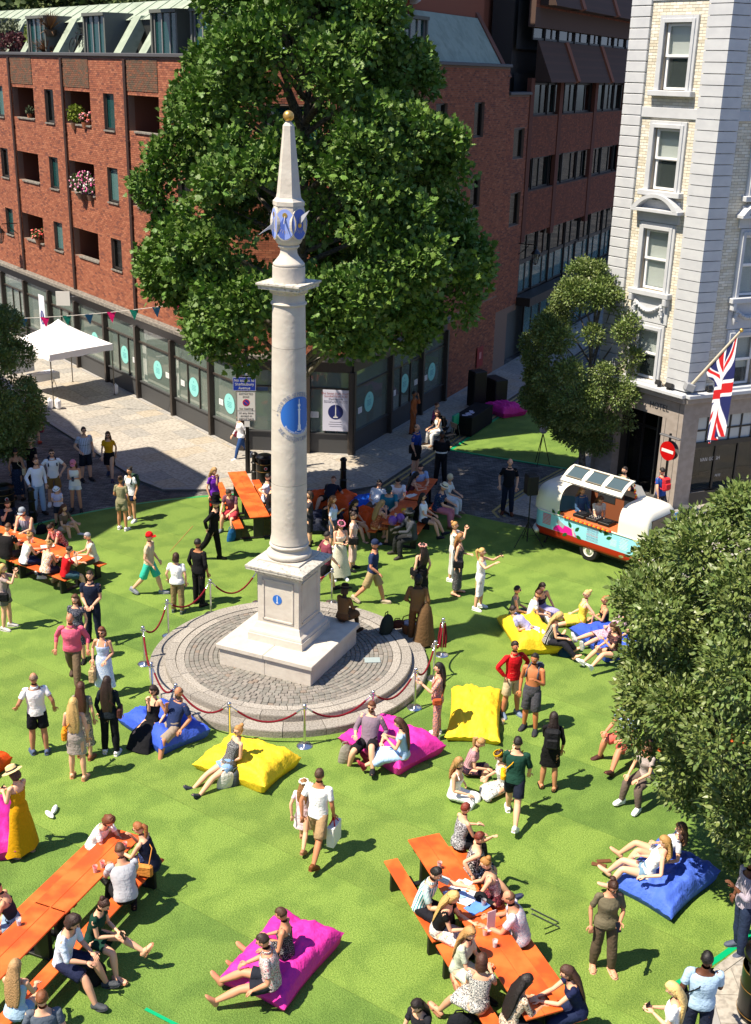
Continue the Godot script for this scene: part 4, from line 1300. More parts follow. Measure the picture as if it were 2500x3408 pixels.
func make_pillar() -> void:
	var stone := grainy("portland", ntex("portland", 512, 0.012, [lin(0.5, 0.455, 0.395), lin(0.545, 0.5, 0.435), lin(0.575, 0.535, 0.47)], [0.2, 0.5, 0.8], 6), 0.45, 0.8, nnorm("stone_n", 256, 0.06, 2.0), 0.25)
	var weathered := grainy("weathered", ntex("weathered", 512, 0.02, [lin(0.2, 0.185, 0.16), lin(0.5, 0.47, 0.41), lin(0.58, 0.55, 0.49)], [0.22, 0.42, 0.8], 6), 0.9, 0.85)
	var granite := grainy("granite", ntex("granite", 256, 0.09, [lin(0.2, 0.18, 0.16), lin(0.31, 0.285, 0.25), lin(0.37, 0.34, 0.3)], [0.25, 0.5, 0.8], 5), 0.9, 0.85, nnorm("stone_n", 256, 0.06, 2.0), 0.5)
	# --- the round stepped platform
	var plat := thing("stepped_platform", "round two-step stone platform paved with small setts under the pillar", "platform")
	var r := RandomNumberGenerator.new()
	r.seed = 31
	var gr := [granite]
	for k in 4:
		var q := 0.85 + 0.09 * k
		gr.append(grainy("granite%d" % k, ntex("granite%d" % k, 256, 0.09, [lin(0.2 * q, 0.18 * q, 0.155 * q), lin(0.31 * q, 0.285 * q, 0.25 * q), lin(0.37 * q, 0.34 * q, 0.3 * q)], [0.25, 0.5, 0.8], 5), 0.9, 0.85, nnorm("stone_n", 256, 0.06, 2.0), 0.5))
	var mb := MB.new()
	mb.prism(circle(2.5, 72), -0.05, 0.268)
	mb.prism(circle(3.1, 72), -0.05, 0.1)
	part(plat, "core", mb, mat(lin(0.17, 0.155, 0.12), 0.95))
	for e in [[3.2, 2.66, -0.05, 0.16, 22, "step_stone"], [2.83, 2.6, 0.1, 0.3, 20, "step_stone"], [2.585, 2.4, 0.1, 0.296, 16, "inner_ring_stone"]]:
		for k in e[4]:
			var a0: float = TAU * k / e[4] + 0.07 * e[4]; var a1: float = a0 + TAU / e[4] - 0.008 / e[0] - 0.002
			mb = MB.new()
			mb.prism(ring_poly(e[1], e[0] - 0.012, a0, a1, 8), e[2], e[3])
			mb.prism(ring_poly(e[1], e[0], a0, a1, 8), e[2], e[3] - 0.012)
			part(plat, e[5], mb, gr[r.randi() % 5])
	# setts in rings: the nearest 300 singly
	var stones := []
	var rad := 2.34
	while rad > 0.6:
		var n := int(TAU * rad / 0.135)
		for k in n:
			var a := TAU * (k + r.randf() * 0.1) / n + rad * 7.0
			stones.append([rad, a, TAU / n])
		rad -= 0.108
	var tones := []
	for k in 6:
		var q := 0.85 + 0.06 * k
		tones.append(mat(lin((0.2 + 0.01 * (k % 2)) * q, 0.19 * q, 0.168 * q), 0.85))
	tones.append(mat(lin(0.22, 0.175, 0.14), 0.85))
	stones.sort_custom(func(p, q): return p[0] * sin(p[1]) > q[0] * sin(q[1]))
	var rest := []
	for k in 7: rest.append(MB.new())
	var singles := 0
	var sq := frame(Vector3.ZERO, Vector3(cos(0.4203), 0, sin(0.4203)))
	for s in stones:
		var c = Vector3(cos(s[1]), 0, sin(s[1])) * s[0]
		var lc = sq.affine_inverse() * c
		if maxf(absf(lc.x), absf(lc.z)) < 1.1: continue
		var t: int = r.randi() % 6 if r.randf() < 0.96 else 6
		var h := r.randf_range(0.286, 0.3)
		var one = MB.new() if singles < 300 else rest[t]
		one.box(Transform3D(Basis(Vector3.UP, -s[1]) * Basis(Vector3.RIGHT, r.randfn() * 0.02) * Basis(Vector3.BACK, r.randfn() * 0.02), Vector3(c.x, h - 0.03, c.z)), Vector3(0.098, 0.06, s[2] * s[0] - 0.01), 0.012)
		if singles < 300: part(plat, "sett", one, tones[t])
		singles += 1
	for k in 7:
		if rest[k].v.size():
			var o := part(plat, "setts", rest[k], tones[k])
			o.set_meta("kind", "stuff")
	mb = MB.new()
	mb.b(1.92, 0.3, 0.25, 0.36, 0.02, 0.24, 0.0, 0.1)
	part(plat, "plaque", mb, mat(lin(0.3, 0.36, 0.36), 0.6))
	# --- the pillar
	var p := thing("sundial_pillar", "tall pale stone column topped by blue sundials and a gilt ball", "monument")
	p.rotation.y = -0.4203
	# bottom slab of four blocks
	for e in [[-0.58, 0.58], [0.58, 0.58], [-0.58, -0.58], [0.58, -0.58]]:
		mb = MB.new()
		mb.b(e[0], 0.49, e[1], 1.156, 0.42, 1.156, 0.006)
		part(p, "base_block", mb, stone)
	for e in [[-0.61, 0.61], [0.61, 0.61], [-0.61, -0.61], [0.61, -0.61]]:
		mb = MB.new()
		mb.b(e[0], 0.755, e[1], 1.217, 0.11, 1.217, 0.012)
		part(p, "base_lip", mb, stone)
	sq_levels(p, "plinth", stone, [[0.69, 0.81], [0.69, 0.985], [0.668, 0.992], [0.668, 1.02], [0.655, 1.06], [0.6, 1.1], [0.57, 1.16], [0.545, 1.22], [0.53, 1.24]])
	sq_levels(p, "die", stone, [[0.52, 1.24], [0.52, 2.4]])
	sq_levels(p, "pedestal_cornice", weathered, [[0.53, 2.4], [0.56, 2.44], [0.57, 2.48], [0.62, 2.52], [0.68, 2.545], [0.715, 2.55], [0.715, 2.6], [0.725, 2.605], [0.725, 2.645], [0.56, 2.72]])
	mb = MB.new()
	mb.b(0, 2.735, 0, 1.02, 0.05, 1.02)
	part(p, "column_plinth", mb, stone)
	# raised panel frames on the four faces
	for k in 4:
		var bs := Basis(Vector3.UP, k * PI / 2)
		mb = MB.new()
		for q in [[-0.37, 1.82, 0.05, 1.0], [0.37, 1.82, 0.05, 1.0], [0, 2.3, 0.79, 0.05], [0, 1.34, 0.79, 0.05]]:
			mb.box(Transform3D(bs, bs * Vector3(q[0], q[1], 0.525)), Vector3(q[2], q[3], 0.03), 0.008)
		part(p, "panel_frame", mb, stone)
	# blue roundel with a white pillar on it
	mb = MB.new()
	mb.plate(circle(0.115, 28, Vector2(-0.02, 1.86)), 0.522, 0.527)
	var blue := mat(lin(0.02, 0.14, 0.52), 0.5)
	var wht := mat(lin(0.78, 0.8, 0.82), 0.6)
	var rd := part(p, "roundel", mb, blue)
	mb = MB.new()
	mb.b(-0.02, 1.86, 0.529, 0.018, 0.17, 0.003)
	mb.b(-0.02, 1.785, 0.529, 0.05, 0.02, 0.003)
	part(rd, "pillar_print", mb, wht)
	# attic base, shaft with entasis, astragal, capital
	mb = MB.new()
	var tor := []
	for k in 9:
		var a := -PI / 2 + PI * k / 8.0
		tor.append(Vector2(0.44 + 0.068 * cos(a), 2.83 + 0.07 * sin(a)))
	tor += [Vector2(0.44, 2.91), Vector2(0.43, 2.93), Vector2(0.405, 2.965), Vector2(0.415, 3.0)]
	for k in 7:
		var a := -PI / 2 + PI * k / 6.0
		tor.append(Vector2(0.41 + 0.035 * cos(a), 3.045 + 0.04 * sin(a)))
	tor += [Vector2(0.415, 3.09), Vector2(0.41, 3.12)]
	mb.lathe(tor, 56, Vector3.ZERO, true)
	part(p, "column_base", mb, stone)
	for e in [[3.12, 4.5], [4.506, 6.15], [6.156, 7.5], [7.506, 8.37]]:
		mb = MB.new()
		var pr := []
		for k in 9:
			var y: float = lerpf(e[0], e[1], k / 8.0)
			var t := (y - 3.12) / 5.25
			var rr := 0.394 - 0.053 * pow(t, 1.7)
			if y < 3.3: rr += 0.03 * pow((3.3 - y) / 0.18, 2)
			pr.append(Vector2(rr, y))
		mb.lathe(pr, 64, Vector3.ZERO, true)
		part(p, "shaft_drum", mb, stone)
	mb = MB.new()
	mb.lathe([Vector2(0.341, 8.37), Vector2(0.365, 8.38), Vector2(0.378, 8.405), Vector2(0.365, 8.43), Vector2(0.34, 8.44), Vector2(0.335, 8.47), Vector2(0.335, 8.6), Vector2(0.35, 8.61), Vector2(0.37, 8.64), Vector2(0.41, 8.69), Vector2(0.42, 8.72)], 56)
	part(p, "capital", mb, stone)
	mb = MB.new()
	for k in 30:
		var a := TAU * k / 30
		mb.ell(Vector3(cos(a) * 0.375, 8.655, sin(a) * 0.375), Vector3(0.026, 0.04, 0.026), Basis(), 6, 4)
	part(p, "egg_moulding", mb, stone)
	sq_levels(p, "abacus", weathered, [[0.44, 8.715], [0.46, 8.72], [0.462, 8.77], [0.475, 8.79], [0.5, 8.81], [0.5, 8.845]])
	mb = MB.new()
	mb.lathe([Vector2(0.338, 8.845), Vector2(0.335, 9.16), Vector2(0.31, 9.165)], 48)
	part(p, "drum", mb, stone)
	mb = MB.new()
	mb.lathe([Vector2(0.3, 9.16), Vector2(0.325, 9.18), Vector2(0.325, 9.22), Vector2(0.3, 9.245), Vector2(0.29, 9.26), Vector2(0.255, 9.3), Vector2(0.2, 9.37), Vector2(0.175, 9.43), Vector2(0.172, 9.5), Vector2(0.19, 9.53), Vector2(0.215, 9.545), Vector2(0.22, 9.575), Vector2(0.2, 9.585)], 40, Vector3.ZERO, true)
	part(p, "urn_stem", mb, stone)
	mb = MB.new()
	mb.lathe([Vector2(0.19, 9.58), Vector2(0.24, 9.62), Vector2(0.275, 9.68), Vector2(0.29, 9.76), Vector2(0.292, 9.85), Vector2(0.28, 9.86)], 40, Vector3.ZERO, true)
	part(p, "bowl", mb, stone)
	# six-sided dial block
	mb = MB.new()
	var a0 := deg_to_rad(-10.0) + 0.4203
	var hex := PackedVector2Array()
	for k in 6:
		var a := a0 + TAU * k / 6 + PI / 6
		hex.append(Vector2(sin(a), cos(a)) * 0.315)
	mb.prism(hex, 9.84, 10.37)
	part(p, "dial_block", mb, stone)
	var dial_a := mat(lin(0.27, 0.36, 0.76), 0.6)
	var dial_b := mat(lin(0.07, 0.13, 0.48), 0.6)
	var gold := mat(lin(0.75, 0.48, 0.12), 0.3, 0.9)
	var lead := mat(lin(0.42, 0.43, 0.47), 0.6)
	for k in 6:
		var bs := Basis(Vector3.UP, a0 + TAU * k / 6)
		var f := Transform3D(bs, Vector3(0, 10.02, 0))
		mb = MB.new()
		mb.plate(circle(0.225, 32, Vector2.ZERO, 1.43), 0.24, 0.3, f)
		var dn := part(p, "dial_slab", mb, stone)
		mb = MB.new()
		mb.plate(circle(0.205, 32, Vector2.ZERO, 1.45), 0.3, 0.306, f)
		part(dn, "dial_face", mb, dial_b if k == 1 else dial_a)
		if k != 1:
			mb = MB.new()
			mb.plate(PackedVector2Array([Vector2(-0.01, 0.17), Vector2(-0.01, -0.29), Vector2(-0.1, -0.25), Vector2(-0.17, -0.12)]), 0.306, 0.31, f)
			part(dn, "dark_sector", mb, dial_b)
		mb = MB.new()
		mb.plate(circle(0.05, 18, Vector2(0.0, 0.18 if k != 1 else -0.02)), 0.306, 0.314, f)
		part(dn, "sun_boss", mb, gold)
		mb = MB.new()
		for j in 9:
			var q := lerpf(-1.2, 1.2, j / 8.0)
			mb.box(f * Transform3D(Basis(Vector3.BACK, q), Vector3(0, 0.05, 0) + Vector3(sin(-q) * -0.0, 0, 0.309) + Vector3(sin(q) * 0.14, -cos(q) * 0.2, 0)), Vector3(0.006, 0.06, 0.004))
		part(dn, "hour_lines", mb, mat(lin(0.55, 0.45, 0.25), 0.6))
		mb = MB.new()
		var tf := f * Transform3D(Basis(Vector3.BACK, Vector3.UP, Vector3.LEFT), Vector3.ZERO)
		if k == 5: mb.plate(PackedVector2Array([Vector2(0.3, 0.12), Vector2(0.36, -0.02), Vector2(0.62, -0.22), Vector2(0.42, -0.12), Vector2(0.3, -0.12)]), -0.008, 0.008, tf)
		elif k == 1: mb.plate(PackedVector2Array([Vector2(0.3, -0.02), Vector2(0.42, 0.1), Vector2(0.58, 0.3), Vector2(0.4, 0.2), Vector2(0.3, 0.12)]), -0.008, 0.008, tf)
		else: mb.plate(PackedVector2Array([Vector2(0.3, 0.19), Vector2(0.4, 0.02), Vector2(0.3, 0.05)]), -0.005, 0.005, tf)
		part(dn, "gnomon", mb, lead)
	# six-sided spire and gilt ball
	var lv := [[0.33, 10.37], [0.33, 10.45], [0.3, 10.475], [0.262, 10.52], [0.245, 10.6], [0.238, 10.68], [0.118, 11.83], [0.1, 11.835]]
	hex_levels(p, "spire", stone, lv, a0)
	hex_levels(p, "spire_cap", stone, [[0.122, 11.8], [0.118, 11.885], [0.055, 11.965]], a0)
	mb = MB.new()
	mb.ell(Vector3(0, 12.065, 0), Vector3.ONE * 0.108, Basis(), 24, 16)
	part(p, "gilt_ball", mb, mat(lin(0.72, 0.43, 0.12), 0.35, 0.8))
	# wrapped blue sticker on the shaft, facing the lawn's right
	sticker_on_shaft(p, blue, wht)

func sticker_on_shaft(p: Node3D, blue: Material, wht: Material) -> void:
	var ca := 0.4203 + deg_to_rad(39.0)
	var cy := 6.08
	var on := func(x: float, y: float, lift: float) -> Vector3:
		var t := (cy + y - 3.12) / 5.25
		var rr := 0.394 - 0.053 * pow(t, 1.7) + lift
		var a := ca + x / 0.375
		return Vector3(sin(a) * rr, cy + y, cos(a) * rr)
	var mb := MB.new()
	var rows := []
	for i in 11:
		var row := PackedVector3Array()
		for j in 40:
			var a := TAU * j / 40
			var q := 0.41 * i / 10.0
			row.append(on.call(cos(a) * q, sin(a) * q, 0.004))
		rows.append(row)
	rows.reverse()
	mb.surf(rows)
	var st := part(p, "shaft_sticker", mb, blue)
	mb = MB.new()
	for e in [[-0.05, -0.33, 0.05, -0.3], [-0.035, -0.3, 0.035, -0.2], [-0.022, -0.2, 0.022, 0.12], [-0.035, 0.12, 0.035, 0.14], [-0.016, 0.14, 0.016, 0.2], [-0.03, 0.2, 0.03, 0.25], [-0.01, 0.25, 0.01, 0.36], [-0.09, -0.36, 0.09, -0.33]]:
		mb.quad(on.call(e[0], e[1], 0.007), on.call(e[2], e[1], 0.007), on.call(e[2], e[3], 0.007), on.call(e[0], e[3], 0.007))
	part(st, "pillar_print", mb, wht)
	var ink := mat(lin(0.2, 0.24, 0.36), 0.7)
	arc_text(st, "* 2019 THE SUNDIAL PILLAR IS 30", 0.46, PI * 1.02, -1.0, 0.085, ink, on)
	arc_text(st, "THE SEVEN DIALS TRUST", 0.525, PI * 1.18, 1.0, 0.085, ink, on)
	arc_text(st, "Reconstructed by the People", 0.385, PI * 1.2, 1.0, 0.06, wht, on)

func arc_text(parent: Node, s: String, rad: float, start: float, dir: float, size: float, m: Material, on: Callable) -> void:
	var a := start
	for ch in s:
		var adv := size * (0.4 if ch in " iIlt" else 0.72)
		a += dir * adv * 0.5 / rad
		if ch != " ":
			var x := cos(a) * rad; var y := sin(a) * rad
			var o: Vector3 = on.call(x, y, 0.006)
			var ex: Vector3 = (on.call(x + 0.01, y, 0.006) - o).normalized()
			var ey := Vector3.UP
			var ez := ex.cross(ey)
			var turn := a - PI / 2 if dir < 0 else a + PI / 2
			var t := Transform3D(Basis(ex, ey, ez) * Basis(Vector3.BACK, turn), o)
			text(parent, ch, size, m, t, 0.002, "Droid Serif", "letter")
		a += dir * adv * 0.5 / rad

func sq_levels(p: Node3D, nm: String, m: Material, lv: Array) -> void:
	var mb := MB.new()
	for i in lv.size() - 1:
		var a: float = lv[i][0]; var b: float = lv[i + 1][0]; var y0: float = lv[i][1]; var y1: float = lv[i + 1][1]
		for k in 4:
			var bs := Basis(Vector3.UP, k * PI / 2)
			mb.quad(bs * Vector3(-a, y0, a), bs * Vector3(a, y0, a), bs * Vector3(b, y1, b), bs * Vector3(-b, y1, b))
	var t: float = lv[-1][0]; var y: float = lv[-1][1]
	mb.quad(Vector3(-t, y, t), Vector3(t, y, t), Vector3(t, y, -t), Vector3(-t, y, -t))
	t = lv[0][0]; y = lv[0][1]
	mb.quad(Vector3(-t, y, -t), Vector3(t, y, -t), Vector3(t, y, t), Vector3(-t, y, t))
	part(p, nm, mb, m)

func hex_levels(p: Node3D, nm: String, m: Material, lv: Array, a0: float) -> void:
	var mb := MB.new()
	for i in lv.size() - 1:
		for k in 6:
			var a := a0 + TAU * k / 6 - PI / 6
			var b := a + TAU / 6
			var va := Vector3(sin(a), 0, cos(a)); var vb := Vector3(sin(b), 0, cos(b))
			mb.quad(va * lv[i][0] + Vector3.UP * lv[i][1], vb * lv[i][0] + Vector3.UP * lv[i][1], vb * lv[i + 1][0] + Vector3.UP * lv[i + 1][1], va * lv[i + 1][0] + Vector3.UP * lv[i + 1][1])
	var top: float = lv[-1][0]
	for k in 6:
		var a := a0 + TAU * k / 6 - PI / 6
		mb.tri(Vector3(0, lv[-1][1], 0), Vector3(sin(a) * top, lv[-1][1], cos(a) * top), Vector3(sin(a + TAU / 6) * top, lv[-1][1], cos(a + TAU / 6) * top))
	part(p, nm, mb, m)


func make_props() -> void:
	fabric_normal = nnorm("fabric_n", 256, 0.02, 7.0, 3)
	make_stanchions()
	make_tables()
	make_beanbags()
	make_van()
	make_gazebo()
	make_street_furniture()
	make_flag()
	make_plants()
	make_small_things()

const POST := ["chrome rope post behind the person in loose black", "chrome rope post in front of the person in khaki trousers", "chrome rope post out on the grass beyond the blue dress", "chrome rope post behind the couple's blue beanbag", "chrome rope post at the blue beanbag's head end", "chrome rope post above the person on the yellow beanbag", "chrome rope post standing clear between yellow and pink beanbags", "chrome rope post behind the person in plum on pink", "chrome rope post beside the flowered jumpsuit", "chrome rope post between jumpsuit and propped coat", "last chrome rope post, hung with two looped ropes", "chrome rope post beside the seated statue performer", "chrome rope post behind the pedestal's shaded side"]
const ROPE := ["passing the person in loose black", "below the person in khaki trousers", "along the grass opposite the pale blue dress", "by the couple's blue beanbag", "between the blue and yellow beanbags", "in front of the platform by the yellow beanbag", "in front of the platform by the pink beanbag", "behind the person in plum on pink", "beside the flowered jumpsuit", "up to the propped coat", "at the platform's far edge towards loose black", "hidden behind the pedestal"]

func make_stanchions() -> void:
	var chrome := mat(Color(0.82, 0.82, 0.84), 0.16, 0.95)
	var red := cloth("6e1420", 0.9)
	var pts := [Vector2(-2.18, -2.55), Vector2(-3.03, -1.29), Vector2(-3.33, 0.16), Vector2(-2.81, 1.88), Vector2(-2.14, 2.77), Vector2(-0.94, 3.48), Vector2(0.58, 3.48), Vector2(1.95, 2.86), Vector2(2.86, 1.83), Vector2(3.33, 0.5), Vector2(3.56, -0.67), Vector2(0.83, -3.43), Vector2(-1.06, -3.29)]
	var first: Node3D
	for i in pts.size():
		var at := Vector3(pts[i].x, 0, pts[i].y)
		if i == 0:
			first = thing("rope_post", POST[0], "rope post", at, 0.0, "rope posts round the platform")
			var mb := MB.new()
			mb.lathe([Vector2(0.0, 0.0), Vector2(0.165, 0.0), Vector2(0.165, 0.012), Vector2(0.14, 0.03), Vector2(0.07, 0.05), Vector2(0.03, 0.06)], 28)
			part(first, "foot_plate", mb, chrome)
			mb = MB.new()
			mb.tube([Vector3(0, 0.05, 0), Vector3(0, 0.88, 0)], [0.026, 0.026], 14)
			part(first, "pole", mb, chrome)
			mb = MB.new()
			mb.lathe([Vector2(0.026, 0.84), Vector2(0.042, 0.85), Vector2(0.042, 0.88), Vector2(0.02, 0.89)], 16)
			mb.ell(Vector3(0, 0.935, 0), Vector3.ONE * 0.046, Basis(), 14, 10)
			for k in 4:
				var a := TAU * k / 4 + 0.4
				mb.tube([Vector3(cos(a), 0, sin(a)) * 0.03 + Vector3.UP * 0.865, Vector3(cos(a), 0, sin(a)) * 0.06 + Vector3.UP * 0.87], [0.01, 0.014], 6)
			part(first, "finial", mb, chrome)
		else: copy(first, at, i * 0.7, POST[i])
	var n := 0
	for e in [[0, 1], [1, 2], [2, 3], [3, 4], [4, 5], [5, 6], [6, 7], [7, 8], [8, 9], [9, 10], [12, 0], [12, 11]]:
		var a := Vector3(pts[e[0]].x, 0.86, pts[e[0]].y); var b := Vector3(pts[e[1]].x, 0.86, pts[e[1]].y)
		var d := (b - a).normalized()
		a += d * 0.06; b -= d * 0.06
		var sag := 0.32 if e[0] != 12 else 0.42
		var o := thing("velvet_rope", "dark red velvet rope " + ROPE[n], "rope", (a + b) * 0.5, 0.0, "velvet ropes round the platform")
		n += 1
		var mid := (a + b) * 0.5
		var p := []; var r := []
		for k in 15:
			var t := k / 14.0
			p.append(a.lerp(b, t) - Vector3.UP * sag * 4.0 * t * (1.0 - t) - mid); r.append(0.022)
		var mb := MB.new()
		mb.tube(p.slice(1, 14), r.slice(1, 14), 8)
		part(o, "rope_body", mb, red)
		mb = MB.new()
		mb.tube([p[0], p[1]], [0.012, 0.02], 8); mb.tube([p[14], p[13]], [0.012, 0.02], 8)
		part(o, "end_hook", mb, chrome)
	# two ropes looped back and hanging from the last post
	for s in [-1.0, 1.0]:
		var o := thing("velvet_rope", "dark red velvet rope looped on the last post, its %s bight" % ("thinner" if s < 0 else "fuller"), "rope", Vector3(3.56, 0.84, -0.67), 0.0, "ropes hanging double")
		var mb := MB.new()
		mb.tube([Vector3(s * 0.05, 0.0, 0), Vector3(s * 0.09, -0.35, 0.03), Vector3(s * 0.08, -0.62, 0.02), Vector3(s * 0.03, -0.62, 0.02), Vector3(s * 0.035, -0.3, 0.04), Vector3(s * 0.05, 0.0, 0.03)], [0.02, 0.022, 0.022, 0.022, 0.022, 0.02], 8)
		part(o, "rope_body", mb, red)

func make_tables() -> void:
	var orange := grainy("orange_board", ntex("orange_board", 256, 0.01, [Color(0.76, 0.3, 0.1), Color(0.84, 0.36, 0.12), Color(0.88, 0.42, 0.17)], [0.25, 0.5, 0.8], 5), 0.6, 0.55)
	var black := mat(Color(0.07, 0.07, 0.075), 0.5)
	var lab := ["orange picnic table under the papers and black cap", "orange picnic table with a menu stand, seating the person in leopard print", "orange picnic table where a person in white writes", "orange picnic table with the person in pale blue on its bench", "empty end of the orange picnic table beside the black litter bin", "orange picnic table of the person in coral shorts", "orange picnic table shared by the person in a red tee shirt", "orange picnic table with the person in a grey cap", "shaded orange picnic table with purple balloons", "shaded orange picnic table next to the security guard", "orange picnic table hidden under the leafy tree"]
	var spots := [[3.25, 8.43, -68.8], [4.05, 10.43, -68.8], [-2.55, 8.52, 68.3], [-3.33, 10.45, 68.3], [-2.3, -10.49, -73.9], [-1.73, -8.53, -73.9], [-6.5, -4.55, -34.0], [-8.25, -5.72, -34.0], [2.66, -8.2, 74.0], [3.3, -10.35, 74.0], [8.3, 3.7, -25.0]]
	var first: Node3D
	for i in spots.size():
		var s = spots[i]
		if i > 0:
			copy(first, Vector3(s[0], 0, s[1]), deg_to_rad(s[2]), lab[i])
			continue
		first = thing("picnic_table", lab[0], "picnic table", Vector3(s[0], 0, s[1]), deg_to_rad(s[2]), "orange picnic tables")
		var mb := MB.new()
		for k in 2: mb.b(0, 0.75, -0.1455 + 0.291 * k, 2.12, 0.035, 0.288, 0.006)
		part(first, "table_top", mb, orange)
		for x in [-0.8, 0.8]:
			mb = MB.new()
			mb.b(x, 0.37, 0, 0.09, 0.72, 0.3, 0.01); mb.b(x, 0.03, 0, 0.1, 0.05, 1.1, 0.01); mb.b(x, 0.715, 0, 0.08, 0.035, 0.56)
			part(first, "table_leg", mb, black)
		for z in [-0.6, 0.6]:
			mb = MB.new()
			mb.b(0, 0.435, z, 2.08, 0.035, 0.25, 0.006)
			var bench := part(first, "bench", mb, orange)
			for x in [-0.8, 0.8]:
				mb = MB.new()
				mb.b(x, 0.21, z, 0.07, 0.415, 0.18, 0.008)
				part(bench, "bench_leg", mb, black)

func make_beanbags() -> void:
	# label, colour, centre x z, direction of the long side, length, width, height at the low end, height at the high end, sitters' dents
	for e in [["yellow beanbag under the person in denim shorts near the steps", "efca30", -0.5, 4.35, 30.0, 1.75, 1.25, 0.42, 0.55, [[-0.5, 0.0]]],
		["empty yellow beanbag propped up on the lawn", "efca30", 4.13, 2.35, -83.0, 1.9, 1.15, 0.3, 0.62, []],
		["magenta beanbag under the couple with bare feet", "d6349a", 0.65, 9.75, -62.0, 1.75, 1.2, 0.42, 0.5, [[-0.1, 0.2], [0.25, -0.2]]],
		["large royal blue beanbag of the two sunbathers", "4868cc", 7.0, 7.6, -46.0, 1.6, 1.25, 0.4, 0.52, [[0.0, -0.3]]],
		["pink beanbag under the person in plum and the person in pale blue", "d6349a", 2.35, 3.5, 46.0, 1.8, 1.35, 0.4, 0.55, [[-0.45, 0.1], [0.3, 0.0]]],
		["long yellow beanbag with a person lying on it", "efca30", 5.72, -1.65, 80.0, 1.95, 1.1, 0.38, 0.6, [[0.0, 0.1]]],
		["royal blue beanbag beside the leafy tree", "3a58c4", 7.6, -1.4, 70.0, 1.8, 1.1, 0.35, 0.5, [[0.1, 0.0]]],
		["royal blue beanbag under the couple by the stone steps", "3a58c4", -2.38, 3.05, 48.0, 1.75, 1.2, 0.4, 0.5, [[-0.2, 0.0], [0.25, 0.1]]],
		["magenta beanbag behind the person in the mustard dress", "c92c90", -5.05, 6.75, 75.0, 1.8, 1.5, 0.45, 0.6, []],
		["orange beanbag beyond the person in the straw hat", "e8561c", -5.95, 4.75, 20.0, 1.5, 1.1, 0.4, 0.5, []],
		["orange beanbag under the dozing person beside the bollard", "e8561c", 0.4, -10.5, 12.0, 1.7, 1.3, 0.42, 0.6, [[0.1, 0.0]]],
		["small round orange beanbag behind the people in dresses", "e8561c", 1.5, -9.0, 40.0, 1.2, 1.1, 0.5, 0.6, [[-0.2, 0.2]]],
		["bright blue beanbag under the person in a white tee shirt", "1f62d8", 1.85, -10.25, 20.0, 1.7, 1.2, 0.4, 0.6, [[0.0, 0.0]]],
		["dark navy beanbag behind the stone pillar", "161c30", 0.3, -8.7, 0.0, 1.5, 1.3, 0.45, 0.5, [[0.1, 0.0]]],
		["crumpled magenta beanbag lying in the side street", "d6349a", 7.0, -22.1, 60.0, 1.7, 1.2, 0.35, 0.55, []]]:
		var o := thing("beanbag", e[0], "beanbag", Vector3(e[2], 0, e[3]), -deg_to_rad(e[4]), "beanbags on the lawn")
		var fn := noise(FastNoiseLite.TYPE_SIMPLEX_SMOOTH, 2.2, 3, int(e[2] * 100) + 5)
		var L: float = e[5] * 0.5; var W: float = e[6] * 0.5
		var N := 30
		var seam_y := 0.13
		for face in 2:
			var rows := []
			for i in N + 1:
				var r := PackedVector3Array()
				for j in N + 1:
					var u := (i / float(N)) * 2.0 - 1.0; var v := (j / float(N)) * 2.0 - 1.0
					var x := u * L * (1.0 - 0.09 * (1.0 - v * v)); var z := v * W * (1.0 - 0.1 * (1.0 - u * u))
					var edge := maxf(absf(u), absf(v))
					var bulge := pow(maxf(1.0 - pow(absf(u), 3.5), 0.0), 0.42) * pow(maxf(1.0 - pow(absf(v), 3.5), 0.0), 0.42)
					var h: float = lerpf(e[7], e[8], (u + 1.0) * 0.5)
					for q in e[9]: h -= 0.3 * h * exp(-(pow(u - q[0], 2) + pow(v - q[1], 2)) / 0.07)
					var crease := fn.get_noise_2d(x * 0.9 + 3.0, z * 1.6) * 0.07 - absf(fn.get_noise_2d(x * 1.8 + z, z * 2.6 - x)) * 0.055 + 0.018 * sin((absf(u) + absf(v)) * 14.0 + fn.get_noise_2d(x, z) * 9.0) * pow(edge, 4.0)
					var y0 := seam_y + 0.1 * maxf(u, 0) * absf(v) + fn.get_noise_2d(x * 3.0, z * 3.0) * 0.03
					var y := y0 + (h - y0) * bulge + crease * (0.3 + bulge) if face == 0 else maxf(y0 - y0 * 1.4 * pow(bulge, 0.5), 0.004)
					if edge > 0.999: y = y0
					r.append(Vector3(x, maxf(y, 0.004), z))
				rows.append(r)
			if face == 1: rows.reverse()
			var mb := MB.new()
			mb.surf(rows, false)
			part(o, "upper_cover" if face == 0 else "lower_cover", mb, cloth(e[1], 0.6))

